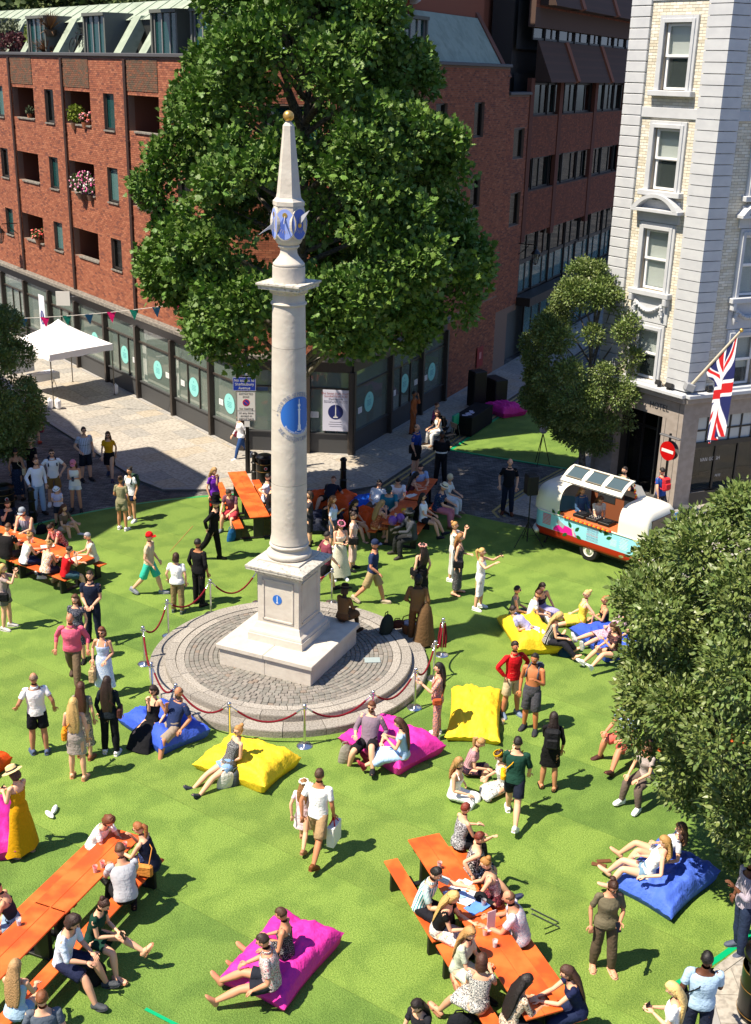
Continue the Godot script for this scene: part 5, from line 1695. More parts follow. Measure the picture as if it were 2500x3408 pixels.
func make_van() -> void:
	var o := thing("camper_van", "white, turquoise and red vintage camper trailer with its side hatch raised", "van", Vector3(8.46, 0, -7.34), deg_to_rad(-43.5))
	var white := mat(Color(0.9, 0.88, 0.82), 0.3)
	var red := mat(Color(0.62, 0.12, 0.05), 0.35)
	var turq := mat(Color(0.56, 0.82, 0.88), 0.35)
	var dark := mat(Color(0.05, 0.045, 0.04), 0.7)
	var tint := glass("van_glass", Color(0.12, 0.12, 0.1), 0.55)
	var plan := func(inset: float) -> PackedVector2Array:
		var p := PackedVector2Array()
		for q in [[1, 1], [-1, 1], [-1, -1], [1, -1]]:
			var c := Vector2(q[0] * (1.88 - 0.32), q[1] * (0.85 - 0.32))
			var a0 := Vector2(q[0], q[1]).angle() - PI / 4
			for k in 6: p.append(c + Vector2.from_angle(a0 + PI / 2 * k / 5.0) * (0.32 - inset))
		return p
	var shell := func(ys: Array) -> MB:
		var mb := MB.new()
		var rows := []
		for e in ys:
			var r := PackedVector3Array()
			for q in plan.call(e[1]): r.append(Vector3(q.x, e[0], q.y))
			r.reverse()
			rows.append(r)
		mb.surf(rows)
		return mb
	part(o, "lower_body", shell.call([[0.34, 0.12], [0.38, 0.03], [0.46, 0.0], [0.6, 0.0]]), red)
	part(o, "side_panel", shell.call([[0.6, 0.0], [0.8, -0.004], [0.95, 0.0], [1.09, 0.008]]), turq)
	part(o, "belt_trim", shell.call([[1.08, 0.006], [1.085, -0.014], [1.115, -0.014], [1.12, 0.012]]), white)
	var mb := MB.new()
	mb.b(1.885, 0.83, 0, 0.02, 0.44, 1.3, 0.008)
	part(o, "tail_panel", mb, mat(Color(0.42, 0.16, 0.26), 0.35))
	mb = MB.new()
	mb.b(0, 0.3, 0, 3.4, 0.06, 1.4)
	part(o, "floor_pan", mb, dark)
	# two rounded roof ends in white
	for s in [-1.0, 1.0]:
		var rows := []
		var x_in := -0.97 if s < 0 else 1.0
		for e in [[x_in, 1.0, 1.0], [s * 1.45, 1.0, 1.0], [s * 1.72, 0.96, 0.97], [s * 1.82, 0.86, 0.93], [s * 1.88, 0.66, 0.88], [s * 1.885, 0.0, 0.86]]:
			var r := PackedVector3Array()
			for k in 19:
				var a := PI * k / 18.0
				var cz := signf(cos(a)) * pow(absf(cos(a)), 0.42); var cy := pow(sin(a), 0.55)
				r.append(Vector3(e[0], 1.11 + cy * 0.8 * e[1], cz * 0.83 * e[2]))
			if s > 0: r.reverse()
			rows.append(r)
		mb = MB.new()
		mb.surf(rows, false)
		var cap := part(o, "roof_end", mb, white)
		if s > 0:
			mb = MB.new()
			mb.b(1.875, 1.42, 0, 0.04, 0.44, 1.12, 0.01)
			part(cap, "rear_window", mb, mat(Color(0.16, 0.13, 0.11), 0.06))
	# back wall of the opening with its windows and the strip of roof that stays
	mb = MB.new()
	mb.b(0, 1.2, -0.81, 1.98, 0.9, 0.03)
	part(o, "back_wall", mb, mat(Color(0.5, 0.28, 0.16), 0.7))
	for x in [-0.45, 0.45]:
		mb = MB.new()
		mb.b(x, 1.42, -0.79, 0.6, 0.36, 0.02, 0.005)
		part(o, "side_window", mb, mat(Color(0.2, 0.21, 0.22), 0.1))
	var arch := []
	for x in [-0.97, 1.0]:
		var r := PackedVector3Array()
		for k in 8:
			var a := lerpf(PI, PI * 0.62, k / 7.0)
			r.append(Vector3(x, 1.11 + pow(sin(a), 0.55) * 0.8, signf(cos(a)) * pow(absf(cos(a)), 0.42) * 0.83))
		arch.append(r)
	mb = MB.new()
	mb.surf(arch, false)
	part(o, "roof_strip", mb, white)
	# raised hatch, curved like the roof, with three windows
	var rows := []
	for k in 9:
		var t := k / 8.0
		var r := PackedVector3Array()
		for x in [-1.0, -0.35, 0.35, 1.03]: r.append(Vector3(x, 2.5 - 0.32 * pow(t, 1.5) + 0.03 * sin(t * PI), 0.2 + 0.66 * t))
		rows.append(r)
	mb = MB.new()
	mb.surf(rows, false)
	for r in rows.size():
		for j in 4: rows[r][j] += Vector3(0, -0.04, -0.02)
	rows.reverse()
	mb.surf(rows, false)
	var hatch := part(o, "hatch", mb, white)
	for x in [-0.64, 0.02, 0.68]:
		mb = MB.new()
		mb.box(Transform3D(Basis(Vector3.RIGHT, 0.45), Vector3(x, 2.4, 0.55)), Vector3(0.5, 0.025, 0.42), 0.008)
		part(hatch, "hatch_window", mb, mat(Color(0.28, 0.34, 0.36), 0.08))
		mb = MB.new()
		for q in [[0, 0.225, 0.54, 0.03], [0, -0.225, 0.54, 0.03]]: mb.box(Transform3D(Basis(Vector3.RIGHT, 0.45), Vector3(x, 2.4, 0.55)) * Transform3D(Basis(), Vector3(q[0], 0.012, q[1])), Vector3(q[2], 0.02, q[3]))
		part(hatch, "window_rubber", mb, mat(Color(0.45, 0.42, 0.36), 0.6))
	for x in [-0.98, 0.99]:
		mb = MB.new()
		mb.tube([Vector3(x, 1.85, -0.3), Vector3(x, 2.42, 0.3)], [0.015, 0.015], 6)
		mb.plate(PackedVector2Array([Vector2(-0.55, 1.84), Vector2(-0.1, 1.9), Vector2(0.3, 2.46), Vector2(-0.2, 2.25)]), -0.008, 0.008, Transform3D(Basis(Vector3.BACK, Vector3.UP, Vector3.LEFT), Vector3(x, 0, 0)))
		part(o, "hatch_stay", mb, white)
	mb = MB.new()
	mb.b(0.015, 1.135, 0.56, 1.96, 0.04, 0.56, 0.006)
	part(o, "counter", mb, mat(Color(0.75, 0.4, 0.22), 0.55))
	# wheel and bumpers
	for z in [0.72, -0.72]:
		var w := Transform3D(Basis(Vector3.RIGHT, PI / 2), Vector3(0.1, 0.31, z))
		mb = MB.new()
		mb.lathe([Vector2(0.18, -0.08), Vector2(0.29, -0.085), Vector2(0.315, -0.05), Vector2(0.315, 0.05), Vector2(0.29, 0.085), Vector2(0.18, 0.08)], 32)
		var tyre := part(o, "wheel", mb, mat(Color(0.03, 0.03, 0.03), 0.8), w)
		mb = MB.new()
		mb.lathe([Vector2(0.19, -0.06), Vector2(0.19, 0.07), Vector2(0.15, 0.05), Vector2(0.1, 0.085), Vector2(0.0, 0.09)], 28)
		part(tyre, "rim", mb, mat(Color(0.85, 0.84, 0.8), 0.3))
		mb = MB.new()
		mb.lathe([Vector2(0.07, 0.09), Vector2(0.06, 0.11), Vector2(0, 0.115)], 20)
		part(tyre, "hub_cap", mb, mat(Color(0.7, 0.7, 0.7), 0.2, 0.9))
	for s in [-1.0, 1.0]:
		mb = MB.new()
		var p := []
		for k in 11:
			var a := lerpf(-1.15, 1.15, k / 10.0)
			p.append(Vector3(s * (1.05 + 0.95 * cos(a * 0.75)), 0.44, sin(a) * 0.98))
		var rr := []
		for k in 11: rr.append(0.085)
		mb.tube(p, rr, 10)
		part(o, "bumper", mb, white)
		mb = MB.new()
		mb.tube([Vector3(s * 1.4, 0.4, 0.5), Vector3(s * 1.55, 0.02, 0.62)], [0.025, 0.03], 8)
		part(o, "jack_leg", mb, dark)
	# printed artwork on the side panel
	var side := func(poly: PackedVector2Array, col: Color, nm: String, lift: float) -> void:
		var q := MB.new()
		q.plate(poly, 0.852, 0.853 + lift)
		part(o, nm, q, mat(col, 0.4), Transform3D(Basis(), Vector3(0, -0.14, 0)))
	var half := PackedVector2Array()
	for k in 17: half.append(Vector2(-0.72, 0.75) + Vector2(cos(PI * k / 16) * 0.4, sin(PI * k / 16) * 0.24))
	side.call(half, Color(0.85, 0.08, 0.55), "pink_print", 0.003)
	for k in 8: side.call(PackedVector2Array([Vector2(-1.5, 0.86 + k * 0.042), Vector2(-1.22, 0.86 + k * 0.042), Vector2(-1.22, 0.882 + k * 0.042), Vector2(-1.5, 0.882 + k * 0.042)]), Color(0.85, 0.35, 0.42), "stripe_print", 0.003)
	side.call(PackedVector2Array([Vector2(-1.02, 1.0), Vector2(-0.78, 0.88), Vector2(-0.72, 1.0), Vector2(-0.96, 1.12)]), Color(0.6, 0.62, 0.64), "radio_print", 0.006)
	side.call(PackedVector2Array([Vector2(-0.42, 0.76), Vector2(-0.34, 0.74), Vector2(-0.42, 1.0), Vector2(-0.49, 1.0)]), Color(0.75, 0.76, 0.76), "phone_print", 0.007)
	for e in [[-1.1, 1.2, 0.5], [-1.0, 1.22, -0.4], [-0.5, 0.98, 0.6], [-0.36, 0.92, -0.7], [-0.32, 0.8, -1.9], [-0.62, 0.78, 2.2], [0.5, 1.12, 0.5], [0.6, 1.08, -0.6], [0.56, 1.16, -1.6], [0.68, 1.0, -1.1]]:
		var lf := PackedVector2Array()
		for q in leaf_poly(1): lf.append(Vector2(e[0], e[1]) + (q * 0.2).rotated(e[2]))
		side.call(lf, Color(0.08, 0.33, 0.14), "leaf_print", 0.005)
	for k in 6: text(o, "FESTIVAL50", 0.056, mat([Color(0.75, 0.3, 0.5), Color(0.45, 0.45, 0.62), Color(0.6, 0.6, 0.7)][k % 3], 0.5), Transform3D(Basis(), Vector3(0.22, 1.03 - 0.072 * k, 0.856)), 0.002)
	for k in 9:
		mb = MB.new()
		mb.b(1.25, 1.02 - 0.04 * k, 0.855, 0.3 - 0.04 * (k % 3), 0.012, 0.002); mb.b(0.92, 0.9 - 0.024 * k, 0.855, 0.22 - 0.03 * (k % 2), 0.008, 0.002)
		part(o, "small_print", mb, mat(Color(0.85, 0.88, 0.9), 0.5))
	# flower garlands
	var g := thing("garland", "orange and red flower garland along the van counter", "garland", o.position, o.rotation.y)
	for k in 32:
		mb = MB.new()
		mb.ell(Vector3(-0.75 + k * 0.05, 1.11, 0.88), Vector3.ONE * 0.034, Basis(), 7, 5)
		part(g, "flower", mb, mat([Color(0.9, 0.45, 0.06), Color(0.75, 0.1, 0.05), Color(0.92, 0.6, 0.1)][k % 3], 0.8))
	for x in [-0.8, 0.98]:
		g = thing("garland", "hanging flower garland at the %s stay of the van hatch" % ("front" if x < 0 else "rear"), "garland", o.position, o.rotation.y)
		for k in 15:
			mb = MB.new()
			mb.ell(Vector3(x + 0.02 * sin(k * 1.7), 2.4 - k * 0.045, 0.2 - 0.02 * k), Vector3.ONE * 0.032, Basis(), 7, 5)
			part(g, "flower", mb, mat([Color(0.9, 0.7, 0.1), Color(0.8, 0.1, 0.06), Color(0.92, 0.5, 0.1), Color(0.6, 0.2, 0.5)][k % 4], 0.8))
	# decks
	var dk := thing("dj_decks", "black mixing decks with two turntables on the van counter", "mixer", o.transform * Vector3(0.05, 1.157, 0.55), o.rotation.y)
	for x in [-0.42, 0.42]:
		mb = MB.new()
		mb.b(x, 0.045, 0, 0.38, 0.09, 0.4, 0.01)
		var pl := part(dk, "player", mb, mat(Color(0.06, 0.06, 0.065), 0.4))
		mb = MB.new()
		mb.lathe([Vector2(0.13, 0.09), Vector2(0.13, 0.105), Vector2(0, 0.106)], 24, Vector3(x, 0, -0.02))
		part(pl, "platter", mb, mat(Color(0.25, 0.25, 0.27), 0.25, 0.6))
	mb = MB.new()
	mb.b(0, 0.045, 0, 0.36, 0.09, 0.38, 0.01)
	part(dk, "mixer", mb, mat(Color(0.09, 0.09, 0.1), 0.4))
	for k in 12:
		mb = MB.new()
		mb.lathe([Vector2(0.013, 0.09), Vector2(0.011, 0.11), Vector2(0, 0.111)], 8, Vector3(-0.12 + 0.08 * (k % 4), 0, -0.12 + 0.09 * (k / 4)))
		part(dk, "knob", mb, mat(Color(0.75, 0.75, 0.75), 0.4))
	# loudspeaker on its tripod
	var st := thing("speaker_stand", "black tripod stand carrying a loudspeaker beside the van", "speaker stand", Vector3(6.38, 0, -7.79))
	mb = MB.new()
	mb.tube([Vector3(0, 0.1, 0), Vector3(0, 1.58, 0)], [0.02, 0.018], 8)
	part(st, "pole", mb, dark)
	for k in 3:
		var a := TAU * k / 3 + 0.4
		mb = MB.new()
		mb.tube([Vector3(0, 0.72, 0), Vector3(cos(a) * 0.5, 0.01, sin(a) * 0.5)], [0.014, 0.014], 6)
		mb.tube([Vector3(0, 0.25, 0), Vector3(cos(a) * 0.26, 0.36, sin(a) * 0.26)], [0.009, 0.009], 5)
		part(st, "leg", mb, dark)
	var sp := thing("loudspeaker", "black loudspeaker on the tripod stand beside the van", "loudspeaker", Vector3(6.38, 1.58, -7.79), 0.3)
	mb = MB.new()
	mb.b(0, 0.3, 0, 0.34, 0.6, 0.34, 0.03)
	part(sp, "cabinet", mb, mat(Color(0.045, 0.045, 0.05), 0.6))
	mb = MB.new()
	mb.b(0, 0.3, 0.172, 0.29, 0.54, 0.01, 0.004)
	part(sp, "grille", mb, mat(Color(0.02, 0.02, 0.02), 0.8))

func make_gazebo() -> void:
	var o := thing("gazebo", "white pop-up gazebo with peaked canopy on the pavement", "gazebo", Vector3(-11.15, 0.06, -22.9), deg_to_rad(-41.0))
	var sheet := cloth("f4f2f4", 0.8)
	var steel := mat(Color(0.45, 0.43, 0.4), 0.4, 0.5)
	var h := 1.5
	var mb := MB.new()
	for k in 4:
		var bs := Basis(Vector3.UP, k * PI / 2)
		var rows := []
		for i in 9:
			var t := i / 8.0
			var r := PackedVector3Array()
			for j in 9:
				var s := j / 4.0 - 1.0
				r.append(bs * Vector3(s * h * t, 3.15 - 1.0 * pow(t, 0.8) - 0.06 * sin(t * PI) * (1.0 - s * s), h * t * (1.0 - 0.02 * (1.0 - s * s))))
			rows.append(r)
		rows.reverse()
		mb.surf(rows, false)
	part(o, "canopy", mb, sheet)
	for k in 4:
		var bs := Basis(Vector3.UP, k * PI / 2)
		mb = MB.new()
		var top := PackedVector3Array(); var bot := PackedVector3Array()
		for j in 13:
			var s := j / 6.0 - 1.0
			top.append(bs * Vector3(s * h, 2.15, h * (1.0 - 0.02 * (1.0 - s * s)) + 0.003)); bot.append(bs * Vector3(s * h, 1.9 + 0.02 * sin(j * 2.0), h + 0.01 * sin(j * 1.3)))
		mb.surf([bot, top], false)
		part(o, "valance", mb, sheet)
		mb = MB.new()
		var c := bs * Vector3(h - 0.03, 0, h - 0.03)
		mb.tube([c, c + Vector3.UP * 2.1], [0.022, 0.026], 6)
		part(o, "leg", mb, steel)
		mb = MB.new()
		mb.lathe([Vector2(0, 0), Vector2(0.06, 0), Vector2(0.06, 0.015), Vector2(0, 0.016)], 4, c)
		part(o, "foot_plate", mb, steel)
	mb = MB.new()
	mb.b(-h + 0.02, 1.35, 0.9, 0.012, 1.1, 1.1)
	part(o, "side_curtain", mb, sheet)
	# water weights at the feet
	for e in [[1.45, 1.62, "white weight bag at the gazebo leg beside the shopfront"], [-1.35, 1.6, "white weight bag at the gazebo leg by the shaded tree"], [-1.68, 1.45, "white weight bag leaning on the gazebo's front leg"], [1.7, 1.42, "white weight bag tucked behind another near the glass"], [1.4, -1.6, "white weight bag at the gazebo's rear leg"]]:
		var w := thing("weight_bag", e[2], "weight", o.transform * Vector3(e[0], 0, e[1]), 0.4 + e[0], "gazebo weights")
		mb = MB.new()
		mb.b(0, 0.2, 0, 0.3, 0.4, 0.2, 0.06)
		part(w, "bag_body", mb, cloth("e8e8ee"))
		mb = MB.new()
		mb.tube([Vector3(-0.07, 0.39, 0), Vector3(-0.04, 0.45, 0), Vector3(0.04, 0.45, 0), Vector3(0.07, 0.39, 0)], [0.015, 0.015, 0.015, 0.015], 6)
		part(w, "handle", mb, cloth("c8c8d0"))
	var t := thing("trestle_table", "small table with a white cloth under the gazebo", "table", o.transform * Vector3(-1.1, 0, 0.2), o.rotation.y)
	mb = MB.new()
	mb.b(0, 0.73, 0, 0.6, 0.03, 1.2); mb.b(0.3, 0.6, 0, 0.01, 0.26, 1.2)
	part(t, "cloth", mb, sheet)
	for z in [-0.5, 0.5]:
		mb = MB.new()
		mb.tube([Vector3(-0.22, 0, z), Vector3(0.2, 0.71, z)], [0.013, 0.013], 6)
		mb.tube([Vector3(0.22, 0, z), Vector3(-0.2, 0.71, z)], [0.013, 0.013], 6)
		part(t, "leg", mb, steel)

func bollard(at: Vector3, label: String, h := 1.1) -> void:
	var o := thing("bollard", label, "bollard", at, 0.0, "bollards")
	var m := mat(Color(0.03, 0.03, 0.032), 0.35)
	var mb := MB.new()
	mb.lathe([Vector2(0.13, 0), Vector2(0.125, h * 0.3), Vector2(0.11, h * 0.34), Vector2(0.1, h * 0.88)].map(func(q): return q * Vector2(0.9, 1)), 14)
	part(o, "shaft", mb, m)
	mb = MB.new()
	for y in [0.3, 0.62]: mb.lathe([Vector2(0.115, h * y - 0.02), Vector2(0.13, h * y), Vector2(0.115, h * y + 0.02)], 14)
	part(o, "band", mb, m)
	mb = MB.new()
	mb.lathe([Vector2(0.09, h * 0.88), Vector2(0.12, h * 0.9), Vector2(0.115, h * 0.94), Vector2(0.06, h * 0.99), Vector2(0.0, h)], 14)
	part(o, "cap", mb, m)

func bin(at: Vector3, label: String, r: float, h: float, yaw: float) -> void:
	var o := thing("litter_bin", label, "litter bin", at, yaw, "litter bins")
	var m := mat(Color(0.028, 0.028, 0.03), 0.3)
	var mb := MB.new()
	mb.lathe([Vector2(r * 0.94, 0), Vector2(r * 0.97, h * 0.04), Vector2(r, h * 0.72)], 26)
	part(o, "drum", mb, m)
	mb = MB.new()
	for y in [0.08, 0.45, 0.7]: mb.lathe([Vector2(r, h * y - 0.008), Vector2(r * 1.015, h * y), Vector2(r, h * y + 0.008)], 26)
	part(o, "gilt_band", mb, mat(Color(0.6, 0.45, 0.22), 0.35, 0.6))
	mb = MB.new()
	for a in 4: mb.b(cos(a * PI / 2 + 0.78) * r * 0.9, h * 0.8, sin(a * PI / 2 + 0.78) * r * 0.9, 0.1, h * 0.18, 0.1)
	mb.lathe([Vector2(r * 0.8, h * 0.72), Vector2(r * 0.8, h * 0.9)], 20)
	part(o, "opening", mb, mat(Color(0.01, 0.01, 0.01), 0.8))
	mb = MB.new()
	mb.lathe([Vector2(r * 0.9, h * 0.87), Vector2(r * 1.04, h * 0.88), Vector2(r * 1.02, h * 0.92), Vector2(r * 0.7, h * 0.98), Vector2(0, h)], 26)
	part(o, "lid", mb, m)
	mb = MB.new()
	mb.plate(circle(0.055, 18, Vector2(0, h * 0.58)), r, r + 0.012)
	var b := part(o, "badge", mb, mat(Color(0.85, 0.83, 0.8), 0.5))
	mb = MB.new()
	mb.plate(circle(0.04, 16, Vector2(0, h * 0.58)), r + 0.012, r + 0.014)
	part(b, "badge_print", mb, mat(Color(0.75, 0.1, 0.1), 0.5))

func panel(o: Node3D, nm: String, cx: float, cy: float, w: float, h: float, z: float, m: Material, edge: Material = null) -> MeshInstance3D:
	var mb := MB.new()
	mb.b(cx, cy, z, w, h, 0.012, 0.003)
	var p := part(o, nm, mb, m)
	if edge:
		mb = MB.new()
		for s in [-1.0, 1.0]:
			mb.b(cx + s * (w * 0.5 - 0.012), cy, z + 0.0065, 0.008, h - 0.02, 0.002); mb.b(cx, cy + s * (h * 0.5 - 0.012), z + 0.0065, w - 0.02, 0.008, 0.002)
		part(p, "border", mb, edge)
	return p

func make_street_furniture() -> void:
	bollard(Vector3(0.82, 0.06, -12.07), "black cast bollard beside the orange beanbag", 1.1)
	bollard(Vector3(-2.16, 0.06, -12.85), "black cast bollard touching the litter bin", 0.95)
	bollard(Vector3(-8.38, 0, -8.6), "black cast bollard in front of the person in an open white shirt", 1.1)
	bin(Vector3(-1.79, 0.06, -12.51), "black litter bin with gilt bands behind the pillar", 0.29, 1.0, 0.2)
	bin(Vector3(-9.45, 0, -9.3), "black litter bin with gilt bands by the shaded picnic table", 0.33, 0.92, 0.6)
	bin(Vector3(7.75, 0.06, 10.55), "black litter bin with gilt bands on the front pavement", 0.33, 1.2, -0.2)
	var black := mat(Color(0.03, 0.03, 0.033), 0.4)
	var white := mat(Color(0.86, 0.86, 0.84), 0.5)
	var blue := mat(Color(0.03, 0.2, 0.62), 0.4)
	# traffic sign post
	var o := thing("sign_post", "black post with blue street signs and a white restriction plate", "sign post", Vector3(-2.46, 0.06, -13.48), 0.06)
	var mb := MB.new()
	mb.tube([Vector3(0, 0, 0), Vector3(0, 1.1, 0), Vector3(0, 1.15, 0), Vector3(0, 4.6, 0)], [0.085, 0.085, 0.06, 0.06], 14)
	part(o, "post", mb, black)
	var s := panel(o, "arrow_sign", 0, 3.6, 0.27, 0.4, 0.075, mat(Color(0.03, 0.33, 0.62), 0.4), white)
	mb = MB.new()
	mb.plate(PackedVector2Array([Vector2(-0.035, 3.44), Vector2(0.035, 3.44), Vector2(0.035, 3.63), Vector2(0.09, 3.6), Vector2(0.0, 3.76), Vector2(-0.09, 3.6), Vector2(-0.035, 3.63)]), 0.081, 0.084)
	part(s, "arrow", mb, white)
	s = panel(o, "access_sign", -0.07, 3.11, 0.76, 0.46, 0.085, blue, white)
	for k in 3: text(s, ["No access to", "Shaftesbury", "Avenue"][k], 0.088, white, Transform3D(Basis(), Vector3(-0.07, 3.235 - 0.13 * k, 0.094)), 0.003)
	s = panel(o, "restriction_plate", -0.02, 2.35, 0.62, 0.98, 0.08, white, black)
	for k in 6: text(s, ["RESTRICTED", "ZONE", "No loading", "At any time", "except in", "signed bays"][k], 0.07 if k > 1 else 0.065, black, Transform3D(Basis(), Vector3(-0.02, [2.77, 2.67, 2.27, 2.12, 2.02, 1.92][k], 0.088)), 0.003)
	mb = MB.new()
	mb.plate(circle(0.12, 24, Vector2(-0.02, 2.48)), 0.086, 0.089)
	part(s, "red_ring", mb, mat(Color(0.75, 0.06, 0.06), 0.4))
	mb = MB.new()
	mb.plate(circle(0.092, 24, Vector2(-0.02, 2.48)), 0.089, 0.091)
	part(s, "blue_disc", mb, blue)
	mb = MB.new()
	mb.box(Transform3D(Basis(Vector3.BACK, -0.78), Vector3(-0.02, 2.48, 0.092)), Vector3(0.19, 0.028, 0.002))
	part(s, "red_bar", mb, mat(Color(0.75, 0.06, 0.06), 0.4))
	mb = MB.new()
	mb.b(-0.02, 2.2, 0.088, 0.6, 0.008, 0.003)
	part(s, "dividing_line", mb, black)
	panel(o, "small_plate", 0, 1.75, 0.18, 0.22, 0.075, white)
	s = panel(o, "finger_sign", 0.45, 2.95, 0.5, 0.13, 0.06, mat(Color(0.05, 0.16, 0.3), 0.4))
	# no entry sign by the hotel
	o = thing("no_entry_sign", "round red no entry sign on a black post by the hotel corner", "road sign", Vector3(10.88, 0.06, -10.33), -0.95)
	mb = MB.new()
	mb.tube([Vector3(0, 0, 0), Vector3(0, 2.7, 0)], [0.04, 0.04], 10)
	part(o, "post", mb, black)
	mb = MB.new()
	mb.plate(circle(0.3, 32, Vector2(0, 2.15)), 0.045, 0.06)
	s = part(o, "disc", mb, mat(Color(0.7, 0.05, 0.04), 0.35))
	mb = MB.new()
	mb.b(0, 2.15, 0.062, 0.46, 0.1, 0.003)
	part(s, "white_bar", mb, white)
	mb = MB.new()
	mb.plate(circle(0.3, 28, Vector2(0, 2.15)), -0.12, -0.1)
	part(o, "rear_disc", mb, mat(Color(0.35, 0.36, 0.36), 0.5))
	mb = MB.new()
	mb.box(Transform3D(Basis(), Vector3(0.05, 2.62, 0.05)), Vector3(0.8, 0.05, 0.14), 0.02)
	part(o, "sign_lamp", mb, mat(Color(0.35, 0.35, 0.36), 0.5))
	# festival poster on the cut corner
	var fc := frame(CH, RA - CH)
	o = thing("festival_poster", "white poster with red heading and dark blue roundel on the corner shop window", "poster", fc * Vector3(3.36, 1.66, 0.03))
	o.basis = fc.basis
	panel(o, "sheet", 0, 0, 0.92, 1.5, 0.03, mat(Color(0.82, 0.82, 0.88), 0.7))
	for k in 5: text(o, ["The Seven Dials Trust's", "Sundial Pillar is 30", "Shadows Area", "March to June - Clowns - Clare Twomey", "Simon Faith, Jack Baker - Nancy Dutton"][k], [0.075, 0.075, 0.06, 0.036, 0.036][k], mat(Color(0.6, 0.12, 0.16) if k < 2 else Color(0.25, 0.22, 0.35), 0.7), Transform3D(Basis(), Vector3(0, [0.62, 0.52, 0.42, 0.35, 0.3][k], 0.038)), 0.002)
	mb = MB.new()
	mb.plate(circle(0.27, 32, Vector2(0, -0.05)), 0.036, 0.04)
	s = part(o, "roundel", mb, mat(Color(0.06, 0.12, 0.38), 0.6))
	mb = MB.new()
	for q in [[0.03, 0.36, -0.05], [0.16, 0.04, -0.24], [0.07, 0.05, -0.2], [0.015, 0.1, 0.16]]: mb.b(0, q[2], 0.041, q[0], q[1], 0.003)
	part(s, "pillar_print", mb, white)
	mb = MB.new()
	for q in [-0.42, -0.5, -0.58]: mb.b(0, q, 0.037, 0.5 - absf(q + 0.5), 0.02, 0.002)
	part(o, "small_print", mb, mat(Color(0.4, 0.4, 0.5), 0.7))
	# hanging signs on the long front
	var fl := frame(LA, LD)
	o = thing("banner", "tall white banner with a blue emblem on the shop pier", "banner", fl * Vector3(-15.7, 1.85, 0.25))
	o.basis = fl.basis
	panel(o, "sheet", 0, 0, 0.7, 1.9, 0.05, mat(Color(0.85, 0.86, 0.9), 0.7))
	mb = MB.new()
	mb.plate(circle(0.22, 24, Vector2(0, -0.1), 1.5), 0.058, 0.062)
	s = part(o, "emblem", mb, mat(Color(0.1, 0.16, 0.5), 0.6))
	mb = MB.new()
	mb.b(0, -0.1, 0.064, 0.05, 0.5, 0.003)
	part(s, "emblem_print", mb, white)
	o = thing("box_sign", "blank white box sign projecting from the shop fascia", "sign", fl * Vector3(-12.25, 3.23, 0.6))
	o.basis = fl.basis * Basis(Vector3.UP, 0.9)
	panel(o, "face", 0, 0, 0.62, 0.62, 0.06, white)
	mb = MB.new()
	mb.b(0, 0, 0, 0.6, 0.6, 0.1); mb.b(0.5, 0.1, 0, 0.5, 0.04, 0.04)
	part(o, "case", mb, mat(Color(0.5, 0.5, 0.52), 0.5))
	# bracket lanterns
	for e in [[frame(LA, LD) * Vector3(-18.9, 5.2, 0.0), LD, "black bracket lantern on the long brick front"], [frame(RA, RD) * Vector3(16.9, 5.1, 0.0), RD, "black bracket lantern on the side street front"]]:
		o = thing("wall_lantern", e[2], "lantern", e[0], 0.0, "wall lanterns")
		o.basis = frame(Vector3.ZERO, e[1]).basis
		mb = MB.new()
		mb.tube([Vector3(0, 0.5, 0), Vector3(0, 0.5, 0.75)], [0.025, 0.025], 6)
		mb.tube([Vector3(0, 0.0, 0), Vector3(0, 0.25, 0.3), Vector3(0, 0.48, 0.5)], [0.02, 0.02, 0.02], 6)
		part(o, "bracket", mb, black)
		mb = MB.new()
		mb.lathe([Vector2(0.1, -0.35), Vector2(0.2, 0.1)], 4, Vector3(0, 0, 0.85))
		part(o, "lamp_glass", mb, glass("lamp_glass", Color(0.5, 0.52, 0.5), 0.4))
		mb = MB.new()
		mb.lathe([Vector2(0.23, 0.1), Vector2(0.14, 0.24), Vector2(0.05, 0.32), Vector2(0.04, 0.42), Vector2(0, 0.46)], 8, Vector3(0, 0, 0.85))
		mb.lathe([Vector2(0.0, -0.42), Vector2(0.11, -0.35)], 8, Vector3(0, 0, 0.85))
		for k in 4: mb.tube([Vector3(cos(k * PI / 2) * 0.1, -0.35, 0.85 + sin(k * PI / 2) * 0.1), Vector3(cos(k * PI / 2) * 0.2, 0.1, 0.85 + sin(k * PI / 2) * 0.2)], [0.012, 0.012], 4)
		part(o, "cage", mb, black)
	# bunting across the street
	var a := Vector3(-13.2, 3.6, -20.6); var b := Vector3(-5.2, 4.75, -19.0)
	o = thing("bunting", "string of pink, blue and green pennants above the gazebo", "bunting", a)
	mb = MB.new()
	var p := []; var r := []
	for k in 17:
		var t := k / 16.0
		p.append((b - a) * t - Vector3.UP * 0.5 * t * (1.0 - t)); r.append(0.012)
	mb.tube(p, r, 5)
	part(o, "string", mb, mat(Color(0.8, 0.78, 0.76), 0.8))
	for k in 9:
		var t := (k + 0.6) / 9.0
		var c := (b - a) * t - Vector3.UP * 0.5 * t * (1.0 - t)
		mb = MB.new()
		mb.plate(PackedVector2Array([Vector2(-0.17, 0), Vector2(0.17, 0.02), Vector2(0.02, -0.4)]), -0.003, 0.003, Transform3D(Basis(Vector3.UP, 0.2 + 0.3 * sin(k * 2.0)), c))
		part(o, "pennant", mb, cloth(["147a68", "3c7ca4", "d81c6c"][[0, 1, 2, 0, 1, 2, 0, 1, 2][k]]))

